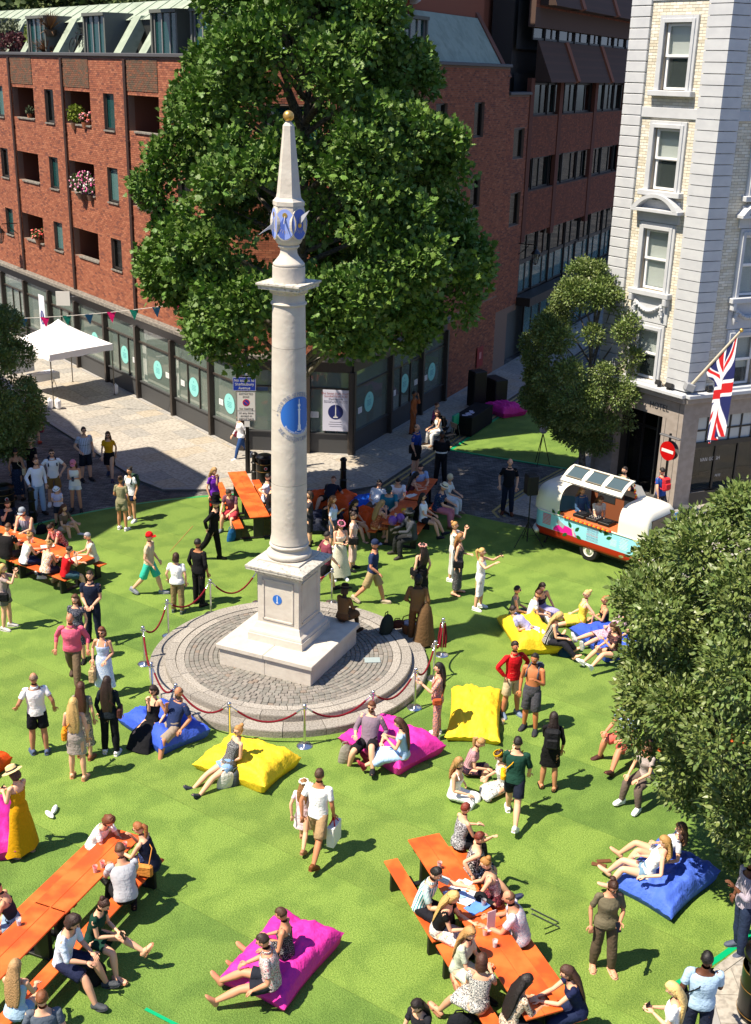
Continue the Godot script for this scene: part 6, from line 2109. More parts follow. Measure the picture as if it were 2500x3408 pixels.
func make_flag() -> void:
	var p0 := Vector3(11.55, 4.3, -10.8); var p1 := Vector3(12.44, 6.03, -9.9)
	var o := thing("flagpole", "cream flagpole slanting out from the hotel corner", "flagpole", p0)
	var mb := MB.new()
	mb.tube([Vector3(-0.12, -0.22, -0.1), p1 - p0], [0.05, 0.038], 12)
	part(o, "pole", mb, mat(Color(0.8, 0.76, 0.68), 0.5))
	mb = MB.new()
	mb.ell(p1 - p0 + Vector3(0.03, 0.06, 0.03), Vector3(0.06, 0.06, 0.06), Basis(), 10, 8)
	part(o, "finial", mb, mat(lin(0.7, 0.45, 0.12), 0.35, 0.8))
	mb = MB.new()
	mb.box(Transform3D(Basis(Vector3.BACK, -0.3), Vector3(-0.12, -0.2, -0.1)), Vector3(0.3, 0.25, 0.3), 0.03)
	part(o, "bracket", mb, mat(Color(0.55, 0.56, 0.58), 0.6))
	# the cloth: hoist along the pole, fly hanging straight down in folds
	var w := 160; var h := 80
	var im := Image.create(w, h, false, Image.FORMAT_RGB8)
	for y in h:
		for x in w:
			var u := (x + 0.5) / w * 2.0 - 1.0; var v := (y + 0.5) / h * 2.0 - 1.0
			var c := Color(0.06, 0.1, 0.34)
			var d1 := absf(v - u) ; var d2 := absf(v + u)
			if minf(d1, d2) < 0.22: c = Color(0.86, 0.86, 0.88)
			var side := 1.0 if u < 0 else -1.0
			if (v - u) * side > 0.0 and (v - u) * side < 0.15 or (v + u) * side < 0.0 and (v + u) * side > -0.15: c = Color(0.72, 0.05, 0.08)
			if absf(u) < 0.17 or absf(v) < 0.34: c = Color(0.86, 0.86, 0.88)
			if absf(u) < 0.1 or absf(v) < 0.2: c = Color(0.72, 0.05, 0.08)
			im.set_pixel(x, y, c)
	var m := StandardMaterial3D.new()
	m.albedo_texture = ImageTexture.create_from_image(im)
	m.roughness = 0.85
	o = thing("union_flag", "red, white and blue flag hanging in folds from the hotel pole", "flag", p1)
	mb = MB.new()
	var rows := []
	var d := (p0 - p1).normalized()
	var n := 31
	for i in n:
		var t := i / (n - 1.0)          # down the fly
		var row := PackedVector3Array()
		for j in 19:
			var s := j / 18.0           # along the hoist
			var fold := sin(s * 13.0 + t * 2.0) * 0.1 * minf(t * 3.0, 1.0)
			var nar := lerpf(1.0, 0.55, smoothstep(0.0, 0.4, t))
			var hoist := d * (0.08 + s * 1.5 * nar)
			var sag := t * 3.1 - s * (1.0 - nar) * 0.5 * t
			row.append(Vector3(hoist.x, hoist.y * lerpf(1.0, 0.85, t), hoist.z) + Vector3(-0.12 * t, -sag, 0.1 * t) + Vector3(0.45, 0, 0.9).normalized() * fold + Vector3(0.9, 0, -0.3) * fold * 0.5)
		rows.append(row)
	var start := mb.v.size()
	mb.surf(rows, false)
	for i in n:
		for j in 19: mb.uv[start + i * 19 + j] = Vector2(i / (n - 1.0), 1.0 - j / 18.0)
	part(o, "cloth", mb, m)
	mb = MB.new()
	mb.tube([d * 0.06, d * 1.4], [0.012, 0.012], 5)
	part(o, "hoist_rope", mb, mat(Color(0.8, 0.78, 0.72), 0.8))

func shrub(nm: String, label: String, at: Vector3, rad: Vector3, leaf: Color, flower: Array, count: int, sd: int, pot: Color, blade := false) -> void:
	var o := thing(nm, label, "plant", at, 0.0, "")
	var r := RandomNumberGenerator.new()
	r.seed = sd
	var mb := MB.new()
	mb.lathe([Vector2(0, 0), Vector2(rad.x * 0.42, 0), Vector2(rad.x * 0.55, 0.24), Vector2(rad.x * 0.48, 0.23)], 14)
	part(o, "pot", mb, mat(pot, 0.85))
	mb = MB.new()
	var fb := MB.new()
	for k in count:
		var d := Vector3(r.randfn(), r.randfn() + 0.3, r.randfn()).normalized()
		var c := Vector3(0, 0.22 + rad.y, 0) + d * rad * r.randf_range(0.4, 1.0)
		var q := r.randf_range(0.7, 1.25)
		if blade:
			var root := Vector3(0, 0.22, 0)
			var tip := root + d * rad * 1.6 + Vector3.UP * rad.y * 0.5
			var x := d.cross(Vector3.UP).normalized() * 0.025
			mb.col = Color(q, q * 0.9, q)
			mb.quad(root - x, root + x, root.lerp(tip, 0.6) + x + Vector3.UP * 0.06, root.lerp(tip, 0.6) - x + Vector3.UP * 0.06)
			mb.tri(root.lerp(tip, 0.6) - x + Vector3.UP * 0.06, root.lerp(tip, 0.6) + x + Vector3.UP * 0.06, tip)
			continue
		var ax := Vector3(r.randfn(), r.randfn(), r.randfn()).normalized()
		var bs := Basis(ax, r.randf() * TAU)
		mb.col = Color(q, q, q)
		mb.quad(c + bs * Vector3(-0.03, -0.05, 0), c + bs * Vector3(0.03, -0.05, 0), c + bs * Vector3(0.035, 0.05, 0.01), c + bs * Vector3(-0.035, 0.05, 0.01))
		if flower.size() and r.randf() < 0.3:
			fb.col = flower[r.randi() % flower.size()]
			fb.ell(c + d * 0.04, Vector3.ONE * r.randf_range(0.03, 0.055), Basis(), 6, 4)
	part(o, "foliage", mb, leaf_mat("leaf_" + leaf.to_html(), leaf, 0.6, 0.4))
	if fb.v.size():
		var m := StandardMaterial3D.new()
		m.vertex_color_use_as_albedo = true; m.roughness = 0.8
		part(o, "flowers", fb, m)

func make_plants() -> void:
	var fl := frame(LA, LD)
	var pk := [Color(0.75, 0.12, 0.35), Color(0.85, 0.35, 0.5), Color(0.8, 0.75, 0.75)]
	shrub("potted_plant", "small potted shrub on a top balcony sill", fl * Vector3(-16.5, 10.5, -0.12), Vector3(0.22, 0.18, 0.2), lin(0.08, 0.1, 0.05), [], 90, 1, Color(0.6, 0.35, 0.22))
	shrub("potted_plant", "yellow-green trailing plant on a top balcony", fl * Vector3(-11.2, 10.35, -0.05), Vector3(0.4, 0.4, 0.25), lin(0.2, 0.26, 0.03), [], 260, 2, Color(0.45, 0.3, 0.2))
	shrub("potted_plant", "pot of red flowers beside the yellow-green plant", fl * Vector3(-10.1, 10.45, -0.05), Vector3(0.4, 0.2, 0.2), lin(0.07, 0.12, 0.03), [Color(0.7, 0.15, 0.1), Color(0.85, 0.35, 0.4)], 160, 3, Color(0.6, 0.35, 0.22))
	shrub("potted_plant", "big tub of pink geraniums on the middle balcony", fl * Vector3(-10.6, 7.6, 0.0), Vector3(0.65, 0.45, 0.3), lin(0.09, 0.15, 0.05), pk, 420, 4, Color(0.35, 0.25, 0.2))
	shrub("potted_plant", "trough of pink and white flowers next to the geranium tub", fl * Vector3(-9.85, 7.6, 0.0), Vector3(0.4, 0.3, 0.25), lin(0.1, 0.16, 0.07), pk, 260, 5, Color(0.35, 0.25, 0.2))
	shrub("potted_plant", "red geraniums on the lowest balcony", fl * Vector3(-16.1, 5.05, -0.05), Vector3(0.5, 0.25, 0.22), lin(0.07, 0.12, 0.03), [Color(0.75, 0.1, 0.08), Color(0.85, 0.25, 0.2)], 240, 6, Color(0.5, 0.3, 0.2))
	shrub("roof_shrub", "dark red bush on the roof terrace", fl * Vector3(-18.8, 13.1, -0.7), Vector3(1.3, 0.45, 0.5), lin(0.09, 0.025, 0.03), [], 900, 7, Color(0.3, 0.25, 0.2))
	shrub("roof_shrub", "low spiky bronze plants on the roof terrace", fl * Vector3(-15.2, 13.1, -0.6), Vector3(0.7, 0.3, 0.5), lin(0.14, 0.07, 0.03), [], 160, 8, Color(0.3, 0.25, 0.2), true)
	shrub("roof_shrub", "spiky palm-like plant on the roof terrace", fl * Vector3(-14.9, 14.0, -0.7), Vector3(0.55, 0.4, 0.5), lin(0.16, 0.1, 0.05), [], 90, 9, Color(0.3, 0.25, 0.2), true)
	shrub("roof_shrub", "yellow-green bush on the roof terrace", fl * Vector3(-17.6, 13.2, -1.0), Vector3(0.5, 0.6, 0.4), lin(0.18, 0.24, 0.05), [], 420, 10, Color(0.3, 0.25, 0.2))
	shrub("roof_shrub", "grey-green olive bush at the terrace end", fl * Vector3(-20.2, 13.2, -0.8), Vector3(0.8, 0.7, 0.5), lin(0.12, 0.14, 0.08), [], 600, 11, Color(0.3, 0.25, 0.2))
	# a bicycle on the terrace
	var o := thing("bicycle", "black bicycle leaning on the roof terrace", "bicycle", fl * Vector3(-11.9, 13.26, -0.55), 0.0)
	o.basis = fl.basis * Basis(Vector3.RIGHT, -0.2)
	var blk := mat(Color(0.04, 0.04, 0.045), 0.4)
	for x in [-0.52, 0.52]:
		var mb := MB.new()
		var p := []; var r := []
		for k in 25: p.append(Vector3(x + cos(TAU * k / 24) * 0.33, 0.33 + sin(TAU * k / 24) * 0.33, 0)); r.append(0.018)
		mb.tube(p, r, 6, false)
		for k in 8: mb.tube([Vector3(x, 0.33, 0), Vector3(x + cos(TAU * k / 8) * 0.32, 0.33 + sin(TAU * k / 8) * 0.32, 0)], [0.004, 0.004], 4)
		part(o, "wheel", mb, blk)
	var fb := MB.new()
	for e in [[-0.52, 0.33, -0.15, 0.3], [-0.52, 0.33, -0.22, 0.78], [-0.15, 0.3, -0.22, 0.78], [-0.15, 0.3, 0.38, 0.75], [-0.22, 0.78, 0.38, 0.78], [0.38, 0.85, 0.52, 0.33]]: fb.tube([Vector3(e[0], e[1], 0), Vector3(e[2], e[3], 0)], [0.018, 0.018], 6)
	part(o, "frame", fb, blk)
	fb = MB.new()
	fb.ell(Vector3(-0.24, 0.86, 0), Vector3(0.13, 0.03, 0.06)); fb.tube([Vector3(0.36, 0.95, -0.25), Vector3(0.36, 0.95, 0.25)], [0.014, 0.014], 6)
	part(o, "saddle_and_bars", fb, blk)
	var fr := frame(RA, RD)
	o = thing("satellite_dish", "white satellite dish on the roof above the side street", "satellite dish", fr * Vector3(7.6, 15.3, -1.6))
	var mb := MB.new()
	mb.ell(Vector3(0, 0.35, 0.1), Vector3(0.4, 0.4, 0.09), Basis(Vector3.RIGHT, -0.3), 18, 8)
	part(o, "dish", mb, mat(Color(0.8, 0.8, 0.8), 0.5))
	mb = MB.new()
	mb.tube([Vector3(0, -0.2, 0), Vector3(0, 0.3, 0)], [0.03, 0.03], 6)
	part(o, "mast", mb, blk)
	o = thing("air_conditioner", "white air conditioning box on the roof", "air conditioner", fr * Vector3(9.2, 15.2, -1.8))
	o.basis = fr.basis
	mb = MB.new()
	mb.b(0, 0.4, 0, 0.95, 0.75, 0.35, 0.02)
	part(o, "case", mb, mat(Color(0.85, 0.85, 0.85), 0.5))
	mb = MB.new()
	mb.plate(circle(0.26, 20, Vector2(-0.12, 0.4)), 0.175, 0.185)
	part(o, "fan_grille", mb, mat(Color(0.5, 0.5, 0.5), 0.5))

func make_small_things() -> void:
	# stall in the side street
	var blk := cloth("15151a")
	var o := thing("stall_table", "long table under a black cloth in the side street", "table", Vector3(5.6, 0.0, -19.6), deg_to_rad(64.0))
	var mb := MB.new()
	mb.b(0, 0.4, 0, 2.2, 0.74, 0.75, 0.02)
	part(o, "table_cloth", mb, blk)
	for k in 5:
		var q := thing("leaflet_pile", "%s white leaflet pile on the black stall table" % ["first", "second", "third", "fourth", "last"][k], "leaflets", o.transform * Vector3(-0.9 + 0.16 * k, 0.772, 0.1 * (k % 2)), 0.4 * k, "leaflets on the stall")
		mb = MB.new()
		mb.b(0, 0.005, 0, 0.21, 0.01, 0.15)
		part(q, "paper", mb, mat(Color(0.75, 0.75, 0.85), 0.7))
	o = thing("display_case", "turquoise lidded case on folding legs by the stall table", "case", Vector3(4.82, 0.0, -18.35), deg_to_rad(64.0))
	mb = MB.new()
	mb.b(0, 0.72, 0, 0.5, 0.42, 0.1, 0.01)
	part(o, "board", mb, mat(Color(0.05, 0.6, 0.5), 0.5))
	for x in [-0.2, 0.2]:
		mb = MB.new()
		mb.tube([Vector3(x, 0, 0.15), Vector3(x, 0.6, 0)], [0.012, 0.012], 6)
		mb.tube([Vector3(x, 0, -0.15), Vector3(x, 0.6, 0)], [0.012, 0.012], 6)
		part(o, "leg", mb, mat(Color(0.5, 0.5, 0.5), 0.4, 0.6))
	for e in [[4.35, -18.1, 1.2, "folding chair under the person in a purple top"], [4.55, -17.35, -1.0, "folding chair under the person in white trousers"]]:
		o = thing("folding_chair", e[3], "chair", Vector3(e[0], 0.0, e[1]), e[2], "folding chairs")
		mb = MB.new()
		mb.b(0, 0.44, 0, 0.4, 0.025, 0.38, 0.006)
		part(o, "seat", mb, blk)
		mb = MB.new()
		mb.b(0, 0.75, -0.2, 0.4, 0.2, 0.02, 0.005)
		part(o, "backrest", mb, blk)
		for x in [-0.2, 0.2]:
			mb = MB.new()
			mb.tube([Vector3(x, 0, 0.22), Vector3(x, 0.85, -0.2)], [0.011, 0.011], 6); mb.tube([Vector3(x, 0, -0.22), Vector3(x, 0.44, 0.15)], [0.011, 0.011], 6)
			part(o, "leg", mb, mat(Color(0.05, 0.05, 0.05), 0.4))
	for e in [[5.95, -22.8, 1.5, "tall black loudspeaker stack in the side street"], [6.75, -23.3, 1.1, "wide black loudspeaker case in the side street"]]:
		o = thing("speaker_stack", e[3], "loudspeaker", Vector3(e[0], 0.05, e[1]), -1.1)
		mb = MB.new()
		mb.b(0, e[2] * 0.5, 0, 0.55 if e[2] > 1.3 else 1.0, e[2], 0.6, 0.03)
		part(o, "cabinet", mb, mat(Color(0.035, 0.035, 0.04), 0.6))
		mb = MB.new()
		mb.b(0, e[2] * 0.5, 0.305, 0.5, e[2] * 0.85, 0.01)
		part(o, "grille", mb, mat(Color(0.015, 0.015, 0.015), 0.8))
	o = thing("camera_tripod", "camera tripod with a white hood standing on the side street turf", "tripod", Vector3(7.72, 0, -15.4))
	for k in 3:
		mb = MB.new()
		mb.tube([Vector3(cos(k * 2.1) * 0.32, 0, sin(k * 2.1) * 0.32), Vector3(0, 1.15, 0)], [0.014, 0.018], 6)
		part(o, "leg", mb, mat(Color(0.1, 0.08, 0.06), 0.5))
	mb = MB.new()
	mb.b(0, 1.3, 0, 0.25, 0.26, 0.3, 0.06)
	part(o, "camera_hood", mb, mat(Color(0.75, 0.72, 0.75), 0.7))
	var fr := frame(RA, RD)
	o = thing("wall_sign", "small red sign on the side street brickwork", "sign", fr * Vector3(12.45, 1.15, 0.03))
	o.basis = fr.basis
	panel(o, "plate", 0, 0, 0.75, 0.9, 0.03, mat(Color(0.55, 0.05, 0.05), 0.5))
	mb = MB.new()
	mb.b(0, 0.05, 0.04, 0.25, 0.3, 0.004)
	part(o, "mark", mb, mat(Color(0.8, 0.5, 0.5), 0.5))
	# bags and belongings on the lawn
	for e in [["grey canvas backpack on the grass beside the pink beanbag", 1.42, 4.0, "8a857a", 0.3, Vector3(0.32, 0.42, 0.22), 0.0],
		["blue backpack on the grass against the bench of the person in coral shorts", -2.3, -7.5, "1f5a8c", 0.8, Vector3(0.3, 0.4, 0.2), 0.0],
		["dark green rucksack slumped on the stone platform", 2.22, -1.2, "26302a", 1.0, Vector3(0.4, 0.5, 0.3), 0.3],
		["brown leather bag on the stone platform", 2.5, -1.5, "4a2a20", 0.2, Vector3(0.34, 0.22, 0.22), 0.3],
		["black backpack on the grass under the bench of the person with curls", -2.15, 10.2, "17181c", 0.5, Vector3(0.34, 0.42, 0.26), 0.0],
		["white cotton tote on the grass by the yellow beanbag", -0.85, 5.0, "dcd8d0", 0.4, Vector3(0.36, 0.38, 0.14), 0.0],
		["grey bag behind the white cotton tote", -0.66, 4.9, "4a5058", 0.9, Vector3(0.26, 0.34, 0.16), 0.0],
		["black bag with white papers on the grass by the table bench", 3.3, 10.9, "1a1c22", 0.1, Vector3(0.4, 0.3, 0.26), 0.0],
		["teal patterned jacket heaped beside the yellow beanbag", 6.5, -0.85, "1a3a54", 0.7, Vector3(0.34, 0.22, 0.4), 0.0],
		["black bag on the grass behind the red blouse", -7.9, -7.7, "17181c", 0.7, Vector3(0.36, 0.3, 0.26), 0.0]]:
		o = thing("bag", e[0], "bag", Vector3(e[1], e[6], e[2]), e[4], "bags left on the ground")
		mb = MB.new()
		var s: Vector3 = e[5]
		var rows := []
		for k in 7:
			var t := k / 6.0
			rows.append(ring(Vector3(0.03 * sin(t * 3.0), s.y * t, 0.04 * t), Vector3.RIGHT, Vector3.BACK, s.x * 0.5 * [0.9, 1.0, 1.02, 0.98, 0.88, 0.65, 0.02][k], s.z * 0.5 * [0.9, 1.05, 1.0, 0.92, 0.8, 0.5, 0.02][k], 12))
		mb.surf(rows)
		part(o, "bag_body", mb, cloth(e[3]))
		mb = MB.new()
		mb.tube([Vector3(-0.07, s.y * 0.85, 0), Vector3(-0.05, s.y * 1.08, 0.02), Vector3(0.05, s.y * 1.08, 0.02), Vector3(0.07, s.y * 0.85, 0)], [0.012, 0.012, 0.012, 0.012], 5)
		part(o, "handle", mb, cloth(e[3]))
	# the statue's coat propped up and its basket
	o = thing("propped_coat", "brown overcoat propped upright over a pair of shoes by the ropes", "coat", Vector3(3.15, 0, -1.15), 0.4)
	mb = MB.new()
	mb.surf([ring(Vector3(0, 0.06, 0), Vector3.RIGHT, Vector3.BACK, 0.3, 0.2, 16), ring(Vector3(0, 0.4, 0), Vector3.RIGHT, Vector3.BACK, 0.24, 0.17, 16), ring(Vector3(0, 0.75, 0), Vector3.RIGHT, Vector3.BACK, 0.2, 0.15, 16), ring(Vector3(0.02, 1.0, 0), Vector3.RIGHT, Vector3.BACK, 0.13, 0.1, 16), ring(Vector3(0.03, 1.12, 0), Vector3.RIGHT, Vector3.BACK, 0.03, 0.03, 16)])
	part(o, "coat_body", mb, cloth("6b5236"))
	for x in [-0.13, 0.14]:
		mb = MB.new()
		mb.ell(Vector3(x, 0.04, 0.22), Vector3(0.05, 0.04, 0.13))
		part(o, "shoe", mb, cloth("5a5450"))
	o = thing("wicker_basket", "wicker basket of cloths beside the standing statue performer", "basket", Vector3(2.8, 0.16, -1.5))
	mb = MB.new()
	mb.lathe([Vector2(0, 0), Vector2(0.16, 0.0), Vector2(0.21, 0.26), Vector2(0.19, 0.26), Vector2(0.15, 0.03)], 18)
	part(o, "weave", mb, mat(Color(0.45, 0.27, 0.12), 0.8))
	mb = MB.new()
	mb.ell(Vector3(-0.04, 0.25, 0), Vector3(0.12, 0.08, 0.1)); mb.ell(Vector3(0.08, 0.24, 0.03), Vector3(0.09, 0.07, 0.09))
	part(o, "cloths", mb, cloth("a8a4b0"))
	mb = MB.new()
	mb.tube([Vector3(-0.2, 0.25, 0), Vector3(-0.15, 0.42, 0), Vector3(0, 0.48, 0), Vector3(0.15, 0.42, 0), Vector3(0.2, 0.25, 0)], [0.014, 0.014, 0.014, 0.014, 0.014], 6)
	part(o, "handle", mb, mat(Color(0.4, 0.24, 0.1), 0.8))
	o = thing("walking_cane", "thin cane carried by the person in the top hat", "cane", Vector3(-3.45, 0, -6.25))
	mb = MB.new()
	mb.tube([Vector3(-0.35, 0.25, 0.3), Vector3(0.25, 0.88, -0.1)], [0.009, 0.011], 6)
	part(o, "stick", mb, mat(Color(0.6, 0.42, 0.16), 0.5))
	# drinks and papers on the tables
	for e in [[-2.1, 8.0, "cup of red drink on the table near the person writing", Color(0.7, 0.05, 0.05)], [-2.45, 8.62, "cup of red drink touching its twin, nearer the bench joint", Color(0.75, 0.06, 0.06)], [-2.36, 8.5, "cup of red drink touching its twin, nearer the person writing", Color(0.75, 0.06, 0.06)], [-3.3, 9.9, "clear cup of water before the charcoal strappy top", Color(0.7, 0.78, 0.85)], [3.1, 8.3, "cup of dark beer before the striped shirt", Color(0.35, 0.08, 0.04)], [3.75, 9.2, "cup of dark beer beside the black cap", Color(0.35, 0.08, 0.04)], [3.72, 9.85, "cup of orange drink below the menu stand", Color(0.9, 0.5, 0.05)], [3.85, 10.1, "clear cup beside the orange drink", Color(0.75, 0.78, 0.78)], [2.5, -7.75, "cup of lager on the shaded table", Color(0.7, 0.5, 0.2)], [-7.35, -5.1, "glass of orange juice on the left picnic table", Color(0.9, 0.45, 0.05)]]:
		cup(Vector3(e[0], 0.768, e[1]), e[2], e[3], "cups on the picnic tables")
	cup(Vector3(4.73, 0, 2.42), "cup of lager standing on the grass by the yellow beanbag", Color(0.85, 0.55, 0.1))
	for e in [[3.3, 8.95, 0.3, Color(0.55, 0.7, 0.88), "blue paper sheet by the striped shirt person"], [3.5, 9.05, 1.1, Color(0.85, 0.87, 0.9), "white newspaper in the middle of the orange table"], [3.62, 9.25, 0.7, Color(0.35, 0.55, 0.85), "bright blue leaflet under the black cap"], [3.4, 8.75, 0.9, Color(0.9, 0.9, 0.9), "white paper bag between the two benches"], [-6.9, -4.85, 0.4, Color(0.82, 0.8, 0.76), "white food tray on the left picnic table"], [-5.95, -4.0, 1.2, Color(0.85, 0.82, 0.75), "paper plate of food before the person in red"], [2.95, -9.6, 0.8, Color(0.85, 0.85, 0.85), "white food box on the shaded table"]]:
		o = thing("paper", e[4], "paper", Vector3(e[0], 0.769, e[1]), e[2], "papers on the tables")
		mb = MB.new()
		mb.b(0, 0.006, 0, 0.3, 0.008, 0.22)
		mb.box(Transform3D(Basis(Vector3.BACK, 0.12), Vector3(0.1, 0.022, 0.05)), Vector3(0.2, 0.004, 0.16))
		part(o, "sheet", mb, mat(e[3], 0.7))
	o = thing("cap", "black baseball cap lying on the orange table", "cap", Vector3(3.72, 0.77, 9.02), 0.8)
	mb = MB.new()
	mb.ell(Vector3(0, 0.03, 0), Vector3(0.1, 0.08, 0.12)); mb.b(0, 0.02, 0.16, 0.15, 0.012, 0.14, 0.005)
	part(o, "crown", mb, cloth("1a1c20"))
	o = thing("menu_stand", "clear upright menu stand on the orange table", "menu", Vector3(3.82, 0.77, 9.72), 0.5)
	mb = MB.new()
	mb.b(0, 0.17, 0, 0.15, 0.34, 0.012, 0.003); mb.b(0, 0.006, 0, 0.15, 0.012, 0.1)
	part(o, "card", mb, mat(Color(0.8, 0.72, 0.74), 0.3))
	o = thing("crutches", "pair of grey crutches leaning off the bench", "crutches", Vector3(4.75, 0, 8.75))
	for z in [0.0, 0.12]:
		mb = MB.new()
		mb.tube([Vector3(-0.2, 0.5, 0.15 + z), Vector3(0.3, 0.03, -0.12 + z)], [0.014, 0.014], 8)
		part(o, "crutch", mb, mat(Color(0.45, 0.46, 0.48), 0.4, 0.5))
	o = thing("balloon_pair", "two lilac balloons on the shaded table", "balloons", Vector3(2.4, 0.77, -7.1))
	for e in [[0.0, 0.14, 0.0], [0.22, 0.18, -0.1]]:
		mb = MB.new()
		mb.ell(Vector3(e[0], e[1], e[2]), Vector3(0.13, 0.15, 0.13), Basis(), 16, 12)
		part(o, "balloon", mb, mat(Color(0.5, 0.32, 0.66), 0.2))
	o = thing("puppet", "small puppet with yellow hair and dark jacket on the shaded table", "puppet", Vector3(2.72, 0.77, -7.35), 0.4)
	mb = MB.new()
	mb.surf([ring(Vector3.ZERO, Vector3.RIGHT, Vector3.BACK, 0.12, 0.09, 12), ring(Vector3(0, 0.2, 0), Vector3.RIGHT, Vector3.BACK, 0.13, 0.09, 12), ring(Vector3(0, 0.27, 0), Vector3.RIGHT, Vector3.BACK, 0.04, 0.04, 12)])
	part(o, "jacket", mb, cloth("141a2c"))
	mb = MB.new()
	mb.ell(Vector3(0, 0.33, 0.01), Vector3(0.07, 0.08, 0.075))
	part(o, "face", mb, mat(Color(0.75, 0.5, 0.35), 0.7))
	mb = MB.new()
	mb.ell(Vector3(0, 0.37, -0.02), Vector3(0.08, 0.06, 0.075))
	part(o, "hair", mb, mat(Color(0.85, 0.65, 0.05), 0.7))
	o = thing("spare_trainers", "pair of white trainers on the grass behind the mustard dress", "shoes", Vector3(-3.92, 0, 6.1), 0.6)
	for e in [[0.0, 0.0, 0.2], [0.13, -0.1, -0.6]]:
		mb = MB.new()
		mb.ell(Vector3(e[0], 0.05, e[1]), Vector3(0.05, 0.05, 0.14), Basis(Vector3.UP, e[2]), 10, 6)
		part(o, "trainer", mb, cloth("eceaea"))
	o = thing("flip_flops", "brown sandals kicked off beside the blue beanbag", "sandals", Vector3(5.98, 0, 7.1), 1.2)
	for e in [[0.0, 0.0, 0.1], [0.14, 0.06, 0.5]]:
		mb = MB.new()
		mb.box(Transform3D(Basis(Vector3.UP, e[2]), Vector3(e[0], 0.015, e[1])), Vector3(0.09, 0.025, 0.26), 0.01)
		part(o, "sandal", mb, cloth("6a4630"))
	o = thing("tape_strip", "loose strip of bright green tape on the front lawn", "tape", Vector3(-0.95, 0.004, 10.9), deg_to_rad(-30.0))
	mb = MB.new()
	mb.b(0, 0.004, 0, 0.75, 0.006, 0.055)
	part(o, "strip", mb, mat(Color(0.0, 0.62, 0.4), 0.4))
	o = thing("plastic_bollard", "square grey plastic bollard behind the van", "bollard", Vector3(11.05, 0.06, -8.4))
	mb = MB.new()
	mb.b(0, 0.5, 0, 0.26, 1.0, 0.26, 0.03)
	part(o, "post", mb, mat(Color(0.06, 0.06, 0.065), 0.6))
	mb = MB.new()
	mb.b(0, 1.02, 0, 0.3, 0.05, 0.3, 0.01)
	part(o, "cap", mb, mat(Color(0.3, 0.3, 0.3), 0.6))
	o = thing("a_board", "light blue board leaning behind the van", "board", Vector3(10.7, 0.06, -8.1), 0.6)
	mb = MB.new()
	mb.box(Transform3D(Basis(Vector3.RIGHT, -0.2), Vector3(0, 0.45, 0)), Vector3(0.6, 0.9, 0.03), 0.01)
	part(o, "board", mb, mat(Color(0.25, 0.5, 0.72), 0.5))
	mb = MB.new()
	mb.box(Transform3D(Basis(Vector3.RIGHT, 0.2), Vector3(0, 0.45, -0.18)), Vector3(0.6, 0.9, 0.03), 0.01)
	part(o, "back_board", mb, mat(Color(0.2, 0.42, 0.62), 0.5))


const POSES := {
	"stand": {"la": [0.035, -0.3, 0.03], "ra": [0.035, -0.3, 0.03], "ll": [2, 3, 2], "rl": [-3, 3, 2]},
	"walk": {"la": [0.03, -0.29, -0.1], "ra": [0.03, -0.28, 0.12], "ll": [24, 1, 10], "rl": [-20, 1, 22], "lean": 4},
	"phone": {"la": [-0.05, -0.13, 0.16], "ra": [-0.06, -0.13, 0.17], "ll": [2, 4, 2], "rl": [-2, 4, 2], "hd": [28, 0]},
	"photo": {"la": [-0.05, 0.07, 0.17], "ra": [-0.06, 0.08, 0.18], "ll": [2, 3, 2], "rl": [-3, 3, 2]},
	"hips": {"la": [0.03, -0.24, 0.02], "ra": [0.03, -0.24, 0.02], "le": [1, 0.1, -0.3], "re": [1, 0.1, -0.3], "ll": [2, 5, 2], "rl": [-2, 5, 2]},
	"sit": {"hy": 0.55, "la": [-0.02, -0.2, 0.2], "ra": [-0.02, -0.2, 0.2], "ll": [84, 7, 84], "rl": [84, 7, 80], "lean": 10},
	"table": {"hy": 0.55, "la": [-0.03, -0.15, 0.22], "ra": [-0.05, -0.15, 0.2], "ll": [82, 7, 78], "rl": [82, 7, 92], "lean": 20, "hd": [12, 0]},
	"knees": {"hy": 0.12, "la": [0.0, -0.14, 0.22], "ra": [0.0, -0.14, 0.22], "ll": [128, 8, 105], "rl": [120, 8, 100], "lean": 12},
	"legs_out": {"hy": 0.12, "la": [0.06, -0.26, -0.08], "ra": [-0.02, -0.2, 0.16], "ll": [88, 8, 6], "rl": [96, 6, 22], "lean": -8},
	"side": {"hy": 0.12, "la": [0.12, -0.27, -0.05], "ra": [-0.02, -0.19, 0.16], "ll": [86, 30, 95, -20], "rl": [90, -10, 100, 40], "lean": 6},
	"cross": {"hy": 0.12, "la": [-0.02, -0.2, 0.18], "ra": [-0.02, -0.2, 0.18], "ll": [86, 48, 120, -30], "rl": [86, 48, 112, -20], "lean": 16, "hd": [16, 0]},
	"lounge": {"hy": 0.38, "la": [0.05, -0.24, 0.1], "ra": [-0.02, -0.18, 0.18], "ll": [72, 7, 30], "rl": [84, 6, 62], "lean": -38, "hd": [18, 0]},
	"lie": {"hy": 0.42, "la": [0.1, -0.18, 0.14], "ra": [-0.04, -0.12, 0.2], "ll": [92, 8, 48], "rl": [112, 6, 88], "lean": -66, "hd": [30, 0]}}

var fabric_normal: NoiseTexture2D
var skin_mat: StandardMaterial3D
var fold_noise: FastNoiseLite

